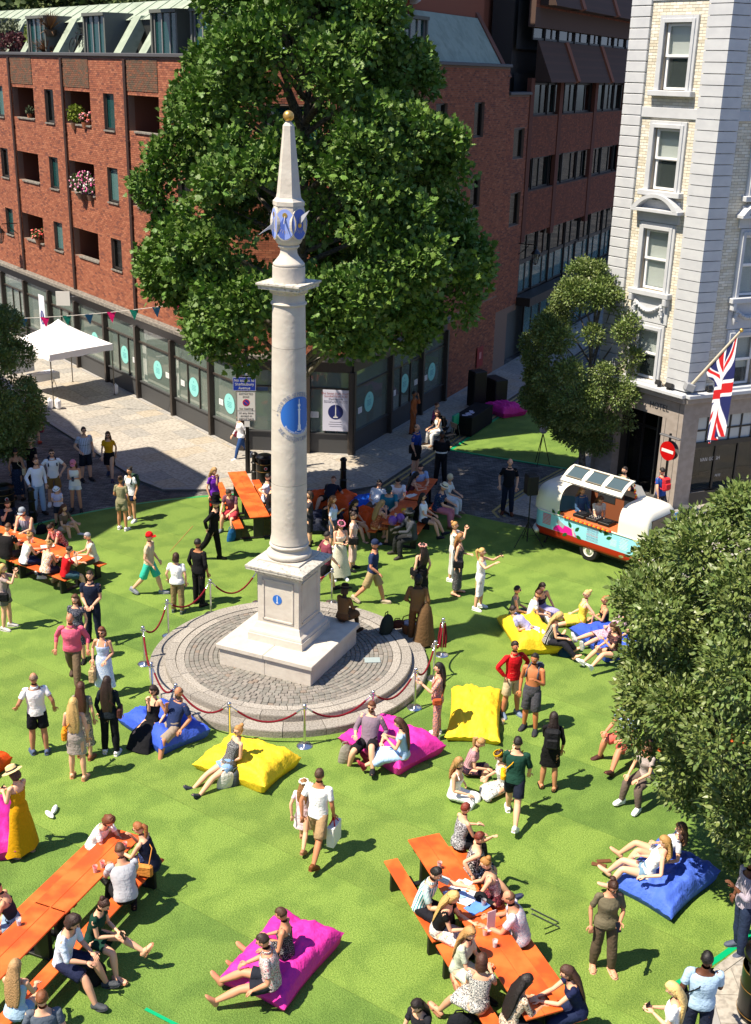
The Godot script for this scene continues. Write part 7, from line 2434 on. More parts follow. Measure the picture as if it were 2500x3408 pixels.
# cloth from a colour ("a0b0c0") or a print ("floral:base:spot:spot", "stripe:one:two:count", "check:one:two", "dots:base:spot")
func cloth(k: String, rough := 0.85) -> StandardMaterial3D:
	var key := "cloth_" + k + str(rough)
	if mats.has(key): return mats[key]
	var m := StandardMaterial3D.new()
	m.roughness = rough
	m.metallic_specular = 0.3
	var q := k.split(":")
	if q.size() == 1: m.albedo_color = Color.html(k)
	elif q[0] == "floral":
		m.albedo_texture = ntex(k, 128, 0.06, [Color.html(q[2]), Color.html(q[2]), Color.html(q[1]), Color.html(q[1]), Color.html(q[3]), Color.html(q[3])], [0.0, 0.36, 0.40, 0.62, 0.66, 1.0], 2)
		m.uv1_triplanar = true; m.uv1_scale = Vector3.ONE * 3.2
	elif q[0] == "dots":
		m.albedo_texture = ntex(k, 128, 0.09, [Color.html(q[2]), Color.html(q[2]), Color.html(q[1]), Color.html(q[1])], [0.0, 0.16, 0.22, 1.0], 1, FastNoiseLite.TYPE_CELLULAR)
		m.uv1_triplanar = true; m.uv1_scale = Vector3.ONE * 4.0
	else:
		var im := Image.create(64, 64, false, Image.FORMAT_RGB8)
		im.fill(Color.html(q[1]))
		var n := int(q[3]) if q.size() > 3 else 6
		for i in n:
			var w := 64 / n
			im.fill_rect(Rect2i(i * w, 0, w / 2, 64), Color.html(q[2]))
			if q[0] == "check": im.fill_rect(Rect2i(0, i * w, 64, w / 2), Color.html(q[2]))
		m.albedo_texture = ImageTexture.create_from_image(im)
		m.uv1_scale = Vector3(2, 2, 1)
	if k.find(":") < 0:
		m.uv1_triplanar = true; m.uv1_scale = Vector3.ONE * 2.5
		m.normal_enabled = true; m.normal_texture = fabric_normal; m.normal_scale = 0.9
	mats[key] = m
	return m

func ring(o: Vector3, bx: Vector3, bz: Vector3, rx: float, rz: float, k := 14) -> PackedVector3Array:
	var p := PackedVector3Array()
	for j in k:
		var a := TAU * j / k
		p.append(o + bx * cos(a) * rx - bz * sin(a) * rz)
	return p

func bend(a: Vector3, target: Vector3, l1: float, l2: float, pole: Vector3) -> Array:
	var d := target - a
	var L := clampf(d.length(), absf(l1 - l2) + 0.01, (l1 + l2) * 0.995)
	var u := d.normalized()
	var x := (l1 * l1 - l2 * l2 + L * L) / (2.0 * L)
	var h := sqrt(maxf(l1 * l1 - x * x, 0.0))
	var q := (pole - u * pole.dot(u)).normalized()
	return [a + u * x + q * h, a + u * L]

func joints(d: Dictionary) -> Dictionary:
	var H: float = d.h
	var fem: bool = d.s == "f"
	var b: Dictionary = POSES[d.pose].duplicate()
	b.merge(d.get("o", {}), true)
	var J := {"H": H}
	var legs := {}
	var low := 1e9
	var lean := deg_to_rad(b.get("lean", 0.0))
	for k in 2:
		var s := 1.0 if k == 0 else -1.0
		var L: Array = b.ll if k == 0 else b.rl
		var a := deg_to_rad(L[0]); var ab := deg_to_rad(L[1]); var kn := deg_to_rad(L[2])
		var ab2 := deg_to_rad(L[3]) if L.size() > 3 else ab
		var hip := Vector3(s * 0.05 * H, 0, 0)
		var knee := hip + Vector3(s * sin(ab), -cos(a) * cos(ab), sin(a) * cos(ab)) * 0.245 * H
		var c := a - kn
		var ank := knee + Vector3(s * sin(ab2), -cos(c) * cos(ab2), sin(c) * cos(ab2)) * 0.24 * H
		var fa := c + PI / 2 + deg_to_rad(b.get("ankle", 0.0))
		if b.has("hy") == false: fa = c * 0.5 + PI / 2
		var fd := Vector3(s * 0.18, -cos(fa), sin(fa)).normalized()
		legs[k] = [hip, knee, ank, fd]
		low = minf(low, ank.y - 0.042 * H)
		low = minf(low, ank.y + fd.y * 0.12 * H - 0.02 * H)
	var hy: float = b.get("hy", -low)
	var hip0 := Vector3(0, hy, 0)
	J.hip = hip0
	J.legs = []
	for k in 2:
		var q: Array = legs[k]
		J.legs.append([q[0] + hip0, q[1] + hip0, q[2] + hip0, q[3]])
	var tw := deg_to_rad(b.get("twist", 0.0))
	var side := deg_to_rad(b.get("side", 0.0))
	var bp := Basis(Vector3.BACK, -side * 0.3) * Basis(Vector3.RIGHT, lean * 0.55)
	var bc := Basis(Vector3.UP, tw) * Basis(Vector3.BACK, -side) * Basis(Vector3.RIGHT, lean)
	J.bp = bp; J.bc = bc
	J.waist = hip0 + bp.y * 0.09 * H
	J.neck = J.waist + bc.y * 0.235 * H
	var hd: Array = b.get("hd", [0, 0])
	var bh := Basis(Vector3.UP, deg_to_rad(hd[1]) + tw) * Basis(Vector3.RIGHT, lean * 0.45 + deg_to_rad(hd[0]))
	J.bh = bh
	J.head = J.neck + (bc.y + bh.y).normalized() * 0.04 * H + bh.y * 0.055 * H
	var sw = (0.088 if fem else 0.102) * H * d.get("g", 1.0)
	var by := Basis(Vector3.UP, tw)
	J.arms = []
	for k in 2:
		var s := 1.0 if k == 0 else -1.0
		var sh: Vector3 = J.neck - bc.y * 0.035 * H + bc.x * s * sw
		var tg: Array = b.la if k == 0 else b.ra
		var pl: Array = b.get("le" if k == 0 else "re", [0.5, -0.7, -0.6])
		var r := bend(sh, sh + by * Vector3(s * tg[0], tg[1], tg[2]) * H, 0.17 * H, 0.15 * H, by * Vector3(s * pl[0], pl[1], pl[2]))
		J.arms.append([sh, r[0], r[1]])
	return J

const TORSO_M := [[0.055, 0.045], [0.094, 0.064], [0.09, 0.062], [0.084, 0.058], [0.09, 0.062], [0.1, 0.068], [0.103, 0.06], [0.092, 0.05], [0.044, 0.04], [0.032, 0.034]]
const TORSO_F := [[0.055, 0.05], [0.1, 0.068], [0.09, 0.062], [0.071, 0.05], [0.078, 0.057], [0.086, 0.066], [0.089, 0.054], [0.079, 0.044], [0.036, 0.035], [0.027, 0.03]]

func torso_rings(J: Dictionary, d: Dictionary, i0: float, i1: float, grow: float, flare := 0.0) -> Array:
	var H: float = J.H
	var T: Array = TORSO_F if d.s == "f" else TORSO_M
	var g: float = d.get("g", 1.0)
	var c := []
	var bx := []
	for i in 10:
		var o: Vector3
		var bs: Basis = J.bp if i < 3 else J.bc
		if i < 3: o = J.hip + J.bp.y * [-0.055, -0.01, 0.05][i] * H
		else: o = J.waist + J.bc.y * [0.0, 0.06, 0.12, 0.165, 0.195, 0.22, 0.26][i - 3] * H
		if d.s == "f" and i == 5: o += bs.z * 0.01 * H
		c.append(o); bx.append(bs)
	var rows := []
	var t := i0
	while t <= i1 + 0.001:
		var k := mini(int(t), 8)
		var f := t - k
		var o: Vector3 = c[k].lerp(c[k + 1], f)
		var bs: Basis = bx[k] if f < 0.5 else bx[k + 1]
		var gg := g if t < 6.5 else lerpf(g, 1.0, minf(t - 6.5, 1.0))
		var rx: float = lerpf(T[k][0], T[k + 1][0], f) * H * gg + grow
		var rz: float = lerpf(T[k][1], T[k + 1][1], f) * H * gg * (1.0 + (0.12 * maxf(g - 1.0, 0.0) * 6.0 if t > 1.0 and t < 5.0 else 0.0)) + grow
		var fl := flare * maxf(0.0, 3.0 - t) / 3.0
		rows.append(ring(o, bs.x, bs.z, rx + fl, rz + fl))
		t += 0.5
	return rows

func hand(mb: MB, wr: Vector3, fd: Vector3, H: float, s: float) -> void:
	var x := fd.cross(Vector3.UP)
	if x.length() < 0.1: x = Vector3.RIGHT
	x = x.normalized()
	var n := x.cross(fd).normalized()
	var bs := Basis(x, fd, x.cross(fd).normalized())
	mb.ell(wr + fd * 0.028 * H, Vector3(0.024, 0.03, 0.013) * H, bs, 8, 5)
	for k in 4:
		var o := wr + fd * 0.05 * H + x * (k - 1.5) * 0.0115 * H
		var l: float = [0.036, 0.043, 0.041, 0.031][k] * H
		var e := o + fd * l * 0.55 - n * l * 0.16
		mb.tube([o, e, e + fd * l * 0.35 - n * l * 0.36], [0.0062 * H, 0.0055 * H, 0.0045 * H], 5)
	var t0 := wr + fd * 0.018 * H + x * s * 0.02 * H
	mb.tube([t0, t0 + (fd * 0.6 + x * s * 0.6).normalized() * 0.025 * H, t0 + (fd * 1.0 + x * s * 0.45 - n * 0.2).normalized() * 0.045 * H], [0.008 * H, 0.0068 * H, 0.005 * H], 5)

func foot(mb: MB, ank: Vector3, fd: Vector3, H: float, grow: float, sole: float) -> void:
	var up := Vector3.UP
	if absf(fd.y) > 0.7: up = Vector3(fd.x, 0, fd.z).normalized() * -signf(fd.y)
	var x := up.cross(fd).normalized()
	up = fd.cross(x).normalized()
	var rows := []
	for e in [[-0.048, 0.0, 0.004, 0.002], [-0.044, -0.012, 0.02, 0.024], [-0.02, -0.008, 0.025, 0.032], [0.02, -0.012, 0.025, 0.028], [0.06, -0.022, 0.029, 0.019], [0.09, -0.026, 0.026, 0.014], [0.108, -0.029, 0.014, 0.009], [0.112, -0.03, 0.003, 0.002]]:
		var r := PackedVector3Array()
		for j in 10:
			var a := TAU * j / 10
			r.append(ank + fd * e[0] * H + up * (e[1] * H + maxf(sin(a), -0.85 if sole == 0.0 else -0.7) * (e[3] * H + grow)) + x * cos(a) * (e[2] * H + grow))
		rows.append(r)
	rows.reverse()
	mb.surf(rows)
	if sole > 0.0:
		var out := PackedVector2Array()
		for e in [[-0.05, -0.018], [-0.052, 0.012], [-0.03, 0.028], [0.03, 0.03], [0.075, 0.034], [0.108, 0.022], [0.118, 0.0], [0.105, -0.026], [0.06, -0.031], [0.0, -0.027]]: out.append(Vector2(e[1], e[0]) * H)
		mb.plate(out, -0.044 * H, -0.036 * H + sole, Transform3D(Basis(x, fd, up), ank))

func limb(mb: MB, pts: Array, rad: Array, sides := 10) -> void:
	# a bent limb with softened joints
	var p := []
	var r := []
	for i in pts.size():
		if i > 0 and i < pts.size() - 1:
			p.append(pts[i].lerp(pts[i - 1], 0.16)); r.append(lerpf(rad[i], rad[i - 1], 0.16))
			p.append((pts[i] * 2.0 + pts[i].lerp(pts[i - 1], 0.16) + pts[i].lerp(pts[i + 1], 0.16)) * 0.25); r.append(rad[i])
			p.append(pts[i].lerp(pts[i + 1], 0.16)); r.append(lerpf(rad[i], rad[i + 1], 0.16))
		else:
			p.append(pts[i]); r.append(rad[i])
	mb.tube(p, r, sides)

func leg_point(L: Array, t: float) -> Vector3:
	return L[0].lerp(L[1], t * 2.0) if t < 0.5 else L[1].lerp(L[2], t * 2.0 - 1.0)

func garment(deep := 0.008) -> MB:
	var mb := MB.new()
	if not fold_noise: fold_noise = noise(FastNoiseLite.TYPE_SIMPLEX_SMOOTH, 1.0, 2, 4)
	mb.rum = deep; mb.rn3 = fold_noise
	return mb

func person(d: Dictionary) -> Node3D:
	var J := joints(d)
	var H: float = d.h
	var fem: bool = d.s == "f"
	var g: float = d.get("g", 1.0)
	var root := thing("person", d.l, "person", d.at, deg_to_rad(d.y), d.get("grp", "visitors on the festival lawn"))
	var skin := Color.html(d.get("skin", "e0ac8c")).srgb_to_linear()
	var mb := MB.new()
	mb.col = skin
	mb.surf(torso_rings(J, d, 0.0, 9.0, 0.0))
	var hd: Vector3 = J.head
	var bh: Basis = J.bh
	# head: skull narrowing to the jaw
	var rows := []
	for i in 11:
		var p := PI * i / 10
		var y := cos(p)
		var r := PackedVector3Array()
		for j in 14:
			var a := TAU * j / 14
			var v := Vector3(sin(p) * cos(a), y, -sin(p) * sin(a))
			if y < 0: v *= Vector3(1.0 + 0.3 * y, 1, 1.0 + 0.12 * y)
			if v.z > 0: v.z *= 1.0 - 0.06 * absf(y)
			r.append(hd + bh * (v * Vector3(0.044, 0.066, 0.054) * H))
		rows.append(r)
	rows.reverse()
	mb.surf(rows)
	mb.col = skin * 0.95
	mb.tube([hd + bh * Vector3(0, 0.012, 0.05) * H, hd + bh * Vector3(0, -0.004, 0.061) * H, hd + bh * Vector3(0, -0.012, 0.054) * H], [0.004 * H, 0.0075 * H, 0.007 * H], 6)
	for s in [-1.0, 1.0]:
		mb.ell(hd + bh * Vector3(s * 0.045, -0.002, 0.0) * H, Vector3(0.005, 0.015, 0.009) * H, bh, 6, 5)
		mb.col = Color(0.75, 0.73, 0.7)
		mb.ell(hd + bh * Vector3(s * 0.017, 0.004, 0.0475) * H, Vector3(0.0075, 0.0045, 0.004) * H, bh, 6, 4)
		mb.col = Color(0.03, 0.02, 0.015)
		mb.ell(hd + bh * Vector3(s * 0.017, 0.004, 0.0505) * H, Vector3(0.0038, 0.004, 0.002) * H, bh, 6, 4)
		mb.col = Color.html(d.hair[1]).srgb_to_linear() * 0.7
		mb.ell(hd + bh * Vector3(s * 0.018, 0.015, 0.0495) * H, Vector3(0.011, 0.002, 0.003) * H, bh, 6, 4)
		mb.col = skin * 0.95
	mb.col = Color(skin.r * 0.85, skin.g * 0.55, skin.b * 0.55)
	mb.ell(hd + bh * Vector3(0, -0.032, 0.0455) * H, Vector3(0.0125, 0.0042, 0.005) * H, bh, 8, 4)
	mb.col = skin
	for k in 2:
		var A: Array = J.arms[k]
		var s := 1.0 if k == 0 else -1.0
		var fm := (0.85 if fem else 1.0) * (0.6 + 0.4 * g)
		var inn: Vector3 = A[0] - J.bc.x * s * 0.03 * H
		limb(mb, [inn, A[0] + J.bc.x * s * 0.004 * H, A[0].lerp(A[1], 0.4), A[1], A[1].lerp(A[2], 0.3), A[2]], [0.026 * H * fm, 0.029 * H * fm, 0.027 * H * fm, 0.021 * H * fm, 0.0225 * H * fm, 0.0145 * H * fm])
		var fd: Vector3 = (A[2] - A[1]).normalized()
		hand(mb, A[2], fd, H, -s)
		var L: Array = J.legs[k]
		var lf := (1.0 if fem else 1.02) * (0.5 + 0.5 * g)
		limb(mb, [L[0] + Vector3.UP * 0.01, L[0].lerp(L[1], 0.35), L[1], L[1].lerp(L[2], 0.32), L[2]], [0.05 * H * lf, 0.049 * H * lf, 0.033 * H * lf, 0.035 * H * lf, 0.0205 * H * lf])
		foot(mb, L[2], L[3], H, 0.0, 0.0)
	if not skin_mat:
		skin_mat = StandardMaterial3D.new()
		skin_mat.vertex_color_use_as_albedo = true; skin_mat.roughness = 0.55; skin_mat.metallic_specular = 0.4
	part(root, "body", mb, skin_mat)
	# --- lower clothes
	var bt: Array = d.bot
	var bk: String = bt[0]
	if bk in ["trousers", "shorts", "leggings"]:
		mb = garment()
		var gr := (0.007 if bk == "leggings" else 0.013)
		mb.surf(torso_rings(J, d, 0.0, 3.0, gr))
		for k in 2:
			var L: Array = J.legs[k]
			var lf := 0.5 + 0.5 * g
			if bk == "shorts":
				var e: float = bt[2] if bt.size() > 2 else 0.72
				limb(mb, [L[0] + Vector3.UP * 0.02, L[0].lerp(L[1], e * 0.5), L[0].lerp(L[1], e)], [0.058 * H * lf, 0.058 * H * lf, (0.062 if e > 0.5 else 0.066) * H * lf], 12)
			else:
				var w := 0.0 if bk == "leggings" else 0.009 * H
				limb(mb, [L[0] + Vector3.UP * 0.02, L[0].lerp(L[1], 0.4), L[1], L[1].lerp(L[2], 0.4), L[1].lerp(L[2], 0.95)], [0.056 * H * lf, 0.053 * H * lf, 0.037 * H * lf + w, 0.037 * H * lf + w, 0.024 * H * lf + w * 1.3], 12)
		part(root, bk, mb, cloth(bt[1]))
	elif bk in ["skirt", "dress"]:
		mb = garment()
		var e: float = bt[2]
		var fl: float = bt[3] if bt.size() > 3 else 0.05
		var rr := torso_rings(J, d, 1.0, 3.0, 0.012)
		rr.reverse()
		var n := 8
		var bxv := Vector3.RIGHT
		for i in n:
			var t := 0.1 + (e - 0.1) * i / (n - 1.0)
			var a := leg_point(J.legs[0], t); var b := leg_point(J.legs[1], t)
			var dirv := (leg_point(J.legs[0], minf(t + 0.08, 1.0)) + leg_point(J.legs[1], minf(t + 0.08, 1.0)) - leg_point(J.legs[0], t - 0.08) - leg_point(J.legs[1], t - 0.08)).normalized()
			var bz := Vector3.RIGHT.cross(-dirv).normalized() if absf(dirv.x) < 0.9 else Vector3.BACK
			bz = bxv.cross(dirv).normalized() * -1.0
			if bz.z < 0 and absf(dirv.y) > 0.5: bz = -bz
			var lr := lerpf(0.056, 0.036, clampf(t * 1.2, 0, 1)) * H
			var hw := minf(absf(a.x - b.x) * 0.5, 0.24) + lr + fl * t
			var hz := lr * 1.15 + fl * t
			var q := PackedVector3Array()
			var o := (a + b) * 0.5
			var up2 := -dirv
			var bzz := bxv.cross(up2).normalized()
			for j in 14:
				var an := TAU * j / 14
				var w := 1.0 + 0.07 * fl / 0.05 * t * sin(j * 3.3 + i * 0.3)
				q.append(o + (bxv * cos(an) * hw - bzz * sin(an) * hz) * w)
			rr.append(q)
		rr.reverse()
		mb.surf(rr)
		part(root, bk, mb, cloth(bt[1]))
	# --- upper clothes
	var tp: Array = d.top
	if tp[0] != "none":
		mb = garment()
		var lo: float = 0.9 if tp[0] != "crop" else 3.4
		if bk in ["skirt", "dress"]: lo = 2.5 if tp[0] != "crop" else 3.4
		var hi: float = 7.5 if tp[0] in ["tee", "long", "polo", "jacket"] else (7.0 if tp[0] == "tank" else 5.5)
		if tp[0] == "off": hi = 6.5
		var loose: float = tp[3] if tp.size() > 3 else 0.012
		mb.surf(torso_rings(J, d, lo, hi, 0.014 if tp[0] != "strap" else 0.01, loose))
		if tp[0] in ["strap", "crop"]:
			for s in [-1.0, 1.0]:
				var o: Vector3 = J.neck - J.bc.y * 0.015 * H + J.bc.x * s * 0.045 * H
				mb.tube([J.waist + J.bc * Vector3(s * 0.05, 0.15, 0.058) * H, o + J.bc.z * 0.012 * H, J.waist + J.bc * Vector3(s * 0.05, 0.15, -0.056) * H], [0.006 * H, 0.006 * H, 0.006 * H], 5)
		if tp[0] in ["tee", "long", "polo", "jacket", "off"]:
			var e: float = tp[2] if tp.size() > 2 else 0.55
			for k in 2:
				var A: Array = J.arms[k]
				var s := 1.0 if k == 0 else -1.0
				var fm := (0.88 if fem else 1.0) * (0.6 + 0.4 * g)
				var inn: Vector3 = A[0] - J.bc.x * s * 0.035 * H + J.bc.y * (0.0 if tp[0] != "off" else -0.03 * H)
				if e <= 1.0:
					limb(mb, [inn, A[0] + J.bc.x * s * 0.004 * H, A[0].lerp(A[1], e * 0.5), A[0].lerp(A[1], e)], [0.027 * H * fm, 0.032 * H * fm, 0.032 * H * fm, 0.033 * H * fm])
				else:
					limb(mb, [inn, A[0] + J.bc.x * s * 0.004 * H, A[0].lerp(A[1], 0.5), A[1], A[1].lerp(A[2], e - 1.0)], [0.027 * H * fm, 0.032 * H * fm, 0.032 * H * fm, 0.028 * H * fm, 0.023 * H * fm])
		if tp[0] in ["polo", "jacket"]:
			mb.lathe([Vector2(0.046, 0.0), Vector2(0.043, 0.022), Vector2(0.036, 0.024)].map(func(q): return q * H), 14, J.neck - J.bc.y * 0.018 * H)
		part(root, "top" if bk != "dress" else "bodice", mb, cloth(tp[1]))
	# --- shoes
	var sh: String = d.get("shoe", "none")
	if sh != "none":
		var sandal := sh.begins_with("s:")
		for k in 2:
			mb = MB.new()
			var L: Array = J.legs[k]
			if sandal:
				foot(mb, L[2], L[3], H, -0.03, 0.004)
				var x: Vector3 = Vector3.UP.cross(L[3]).normalized() if absf(L[3].y) < 0.9 else Vector3.RIGHT
				mb.tube([L[2] + L[3] * 0.06 * H - x * 0.034 * H - Vector3.UP * 0.03 * H, L[2] + L[3] * 0.055 * H + L[3].cross(x) * 0.002, L[2] + L[3] * 0.06 * H + x * 0.034 * H - Vector3.UP * 0.03 * H], [0.007 * H, 0.007 * H, 0.007 * H], 5)
			else:
				foot(mb, L[2], L[3], H, 0.006, 0.006)
			part(root, "shoe", mb, cloth(sh.trim_prefix("s:"), 0.6))
	# --- hair and headgear
	make_hair(root, J, d)
	if d.has("hat"): make_hat(root, J, d.hat)
	if d.get("glasses", false):
		mb = MB.new()
		for s in [-1.0, 1.0]:
			mb.ell(hd + bh * Vector3(s * 0.018, 0.004, 0.054) * H, Vector3(0.0145, 0.011, 0.004) * H, bh, 8, 5)
			mb.tube([hd + bh * Vector3(s * 0.032, 0.006, 0.05) * H, hd + bh * Vector3(s * 0.046, 0.004, 0.0) * H], [0.002 * H, 0.002 * H], 4)
		part(root, "sunglasses", mb, mat(Color(0.02, 0.02, 0.025), 0.1))
	if d.has("bag"): carry(d, J, root)
	if d.has("hold"): held(d, J, root)
	return root

func make_hair(root: Node3D, J: Dictionary, d: Dictionary) -> void:
	var st: String = d.hair[0]
	if st == "bald": return
	var H: float = J.H
	var hd: Vector3 = J.head
	var bh: Basis = J.bh
	var mb := garment(0.006)
	var curly := st == "curly"
	var rows := []
	var lowz := -0.75 if st in ["long", "bob", "curly"] else -0.28
	var seedv: int = int(d.at.x * 100.0)
	for i in 11:
		var p := PI * i / 10
		var r := PackedVector3Array()
		for j in 16:
			var a := TAU * j / 16
			var v := Vector3(sin(p) * cos(a), cos(p), -sin(p) * sin(a))
			var k := 1.08
			if st == "thin": k = 1.05
			if curly: k = 1.3 + 0.09 * sin(i * 5.1 + j * 3.7 + seedv)
			elif st in ["long", "bob"]: k = 1.2 + 0.02 * sin(j * 5.0 + seedv)
			else: k += 0.02 * sin(i * 3.0 + j * 4.0 + seedv)
			# open the face, the neck and, for a receding head, the brow
			if v.z > 0.3 and v.y < 0.42 - 0.35 * maxf(0.0, absf(v.x) - 0.45): k = 0.72
			if v.y < lowz: k = 0.5
			if v.z > 0.05 and v.y < -0.15: k = minf(k, 0.6 if st not in ["long", "bob", "curly"] else k)
			if st == "thin" and v.y > 0.5 and v.z > -0.5: k = 0.9
			r.append(hd + bh * (v * Vector3(0.045, 0.066, 0.055) * H * k))
		rows.append(r)
	rows.reverse()
	mb.surf(rows)
	var nape: Vector3 = hd + bh * Vector3(0, -0.035, -0.05) * H
	if st == "long":
		var ln: float = d.hair[2] if d.hair.size() > 2 else 0.17
		var back: Vector3 = J.neck - J.bc.z * 0.062 * H
		var rr := []
		for e in [[hd + bh * Vector3(0, 0.02, -0.035) * H, 0.046, 0.03], [hd + bh * Vector3(0, -0.03, -0.04) * H, 0.056, 0.034], [back + J.bc.y * 0.0, 0.066, 0.027], [back - J.bc.y * ln * 0.5 * H, 0.07, 0.02], [back - J.bc.y * ln * 0.9 * H, 0.06, 0.014], [back - J.bc.y * ln * H, 0.045, 0.004]]:
			var r := ring(e[0], J.bc.x, J.bc.z, e[1] * H, e[2] * H, 18)
			for j in 18: r[j] += (r[j] - e[0]) * 0.16 * sin(j * 2.7 + seedv) - (J.bc.y * 0.03 * H * absf(sin(j * 1.9 + seedv)) if e[2] < 0.01 else Vector3.ZERO)
			rr.append(r)
		rr.reverse()
		mb.surf(rr)
	elif st == "bob":
		mb.surf([ring(nape - bh.y * 0.035 * H + bh.z * 0.025 * H, bh.x, bh.z, 0.05 * H, 0.035 * H, 14), ring(nape + bh.z * 0.02 * H, bh.x, bh.z, 0.056 * H, 0.045 * H, 14), ring(nape + bh.y * 0.04 * H + bh.z * 0.02 * H, bh.x, bh.z, 0.05 * H, 0.04 * H, 14)])
	elif st == "pony":
		mb.tube([hd + bh * Vector3(0, 0.03, -0.06) * H, hd + bh * Vector3(0, 0.0, -0.085) * H, nape - bh.z * 0.02 * H - Vector3.UP * 0.05 * H, nape - Vector3.UP * 0.11 * H], [0.018 * H, 0.024 * H, 0.02 * H, 0.006 * H], 8)
	elif st == "bun":
		mb.ell(hd + bh * Vector3(0, 0.055, -0.045) * H, Vector3(0.027, 0.025, 0.027) * H, bh, 9, 7)
	if d.get("beard", false):
		mb.ell(hd + bh * Vector3(0, -0.042, 0.026) * H, Vector3(0.034, 0.028, 0.03) * H, bh, 10, 7)
	part(root, "hair", mb, hair_mat(d.hair[1]))

func hair_mat(k: String) -> StandardMaterial3D:
	var key := "hair_" + k
	if mats.has(key): return mats[key]
	var m := mat(Color.html(k), 0.55).duplicate()
	m.normal_enabled = true; m.normal_texture = nnorm("hair_n", 128, 0.08, 6.0)
	m.uv1_triplanar = true; m.uv1_scale = Vector3(9, 2.5, 9)
	mats[key] = m
	return m

func make_hat(root: Node3D, J: Dictionary, hat: Array) -> void:
	var H: float = J.H
	var t := Transform3D(J.bh * Basis.from_scale(Vector3.ONE * H), J.head + J.bh.y * 0.02 * H)
	var mb := MB.new()
	var kind: String = hat[0]
	if kind == "cap":
		mb.lathe([Vector2(0.0, 0.062), Vector2(0.028, 0.059), Vector2(0.046, 0.045), Vector2(0.056, 0.02), Vector2(0.057, 0.0), Vector2(0.05, 0.0)], 16, Vector3.ZERO, true)
		var p := PackedVector2Array()
		for k in 9: p.append(Vector2(sin(lerpf(-1.2, 1.2, k / 8.0)) * 0.055, 0.03 + cos(lerpf(-1.2, 1.2, k / 8.0)) * 0.075))
		mb.plate(p, -0.004, 0.002, Transform3D(Basis(Vector3.RIGHT, 1.65), Vector3(0, 0.004, 0)))
	elif kind == "top":
		mb.lathe([Vector2(0, 0.15), Vector2(0.062, 0.15), Vector2(0.055, 0.06), Vector2(0.056, 0.015), Vector2(0.092, 0.012), Vector2(0.094, 0.004), Vector2(0.05, 0.004)], 20)
	elif kind == "band":
		mb.lathe([Vector2(0.05, 0.02), Vector2(0.058, 0.02), Vector2(0.056, 0.04), Vector2(0.05, 0.04)], 16)
	elif kind == "crown":
		for k in 13:
			var a := TAU * k / 13
			mb.ell(Vector3(cos(a) * 0.055, 0.022 + 0.006 * (k % 2), sin(a) * 0.062), Vector3(0.015, 0.014, 0.015), Basis(), 7, 5)
	elif kind == "scarf":
		mb.ell(Vector3(0, 0.0, -0.006), Vector3(0.053, 0.068, 0.062), Basis(), 12, 8)
	else:
		var w := 0.105 if kind == "straw" else 0.085
		mb.lathe([Vector2(0, 0.068), Vector2(0.03, 0.07), Vector2(0.05, 0.06), Vector2(0.056, 0.03), Vector2(0.058, 0.012), Vector2(w, 0.004), Vector2(w, 0.0), Vector2(0.05, 0.004)], 20)
	var o := part(root, "hat", mb, cloth(hat[1]), t)
	if hat.size() > 2:
		mb = MB.new()
		mb.lathe([Vector2(0.0575, 0.028), Vector2(0.0605, 0.014)], 20)
		part(o, "hat_band", mb, cloth(hat[2]))

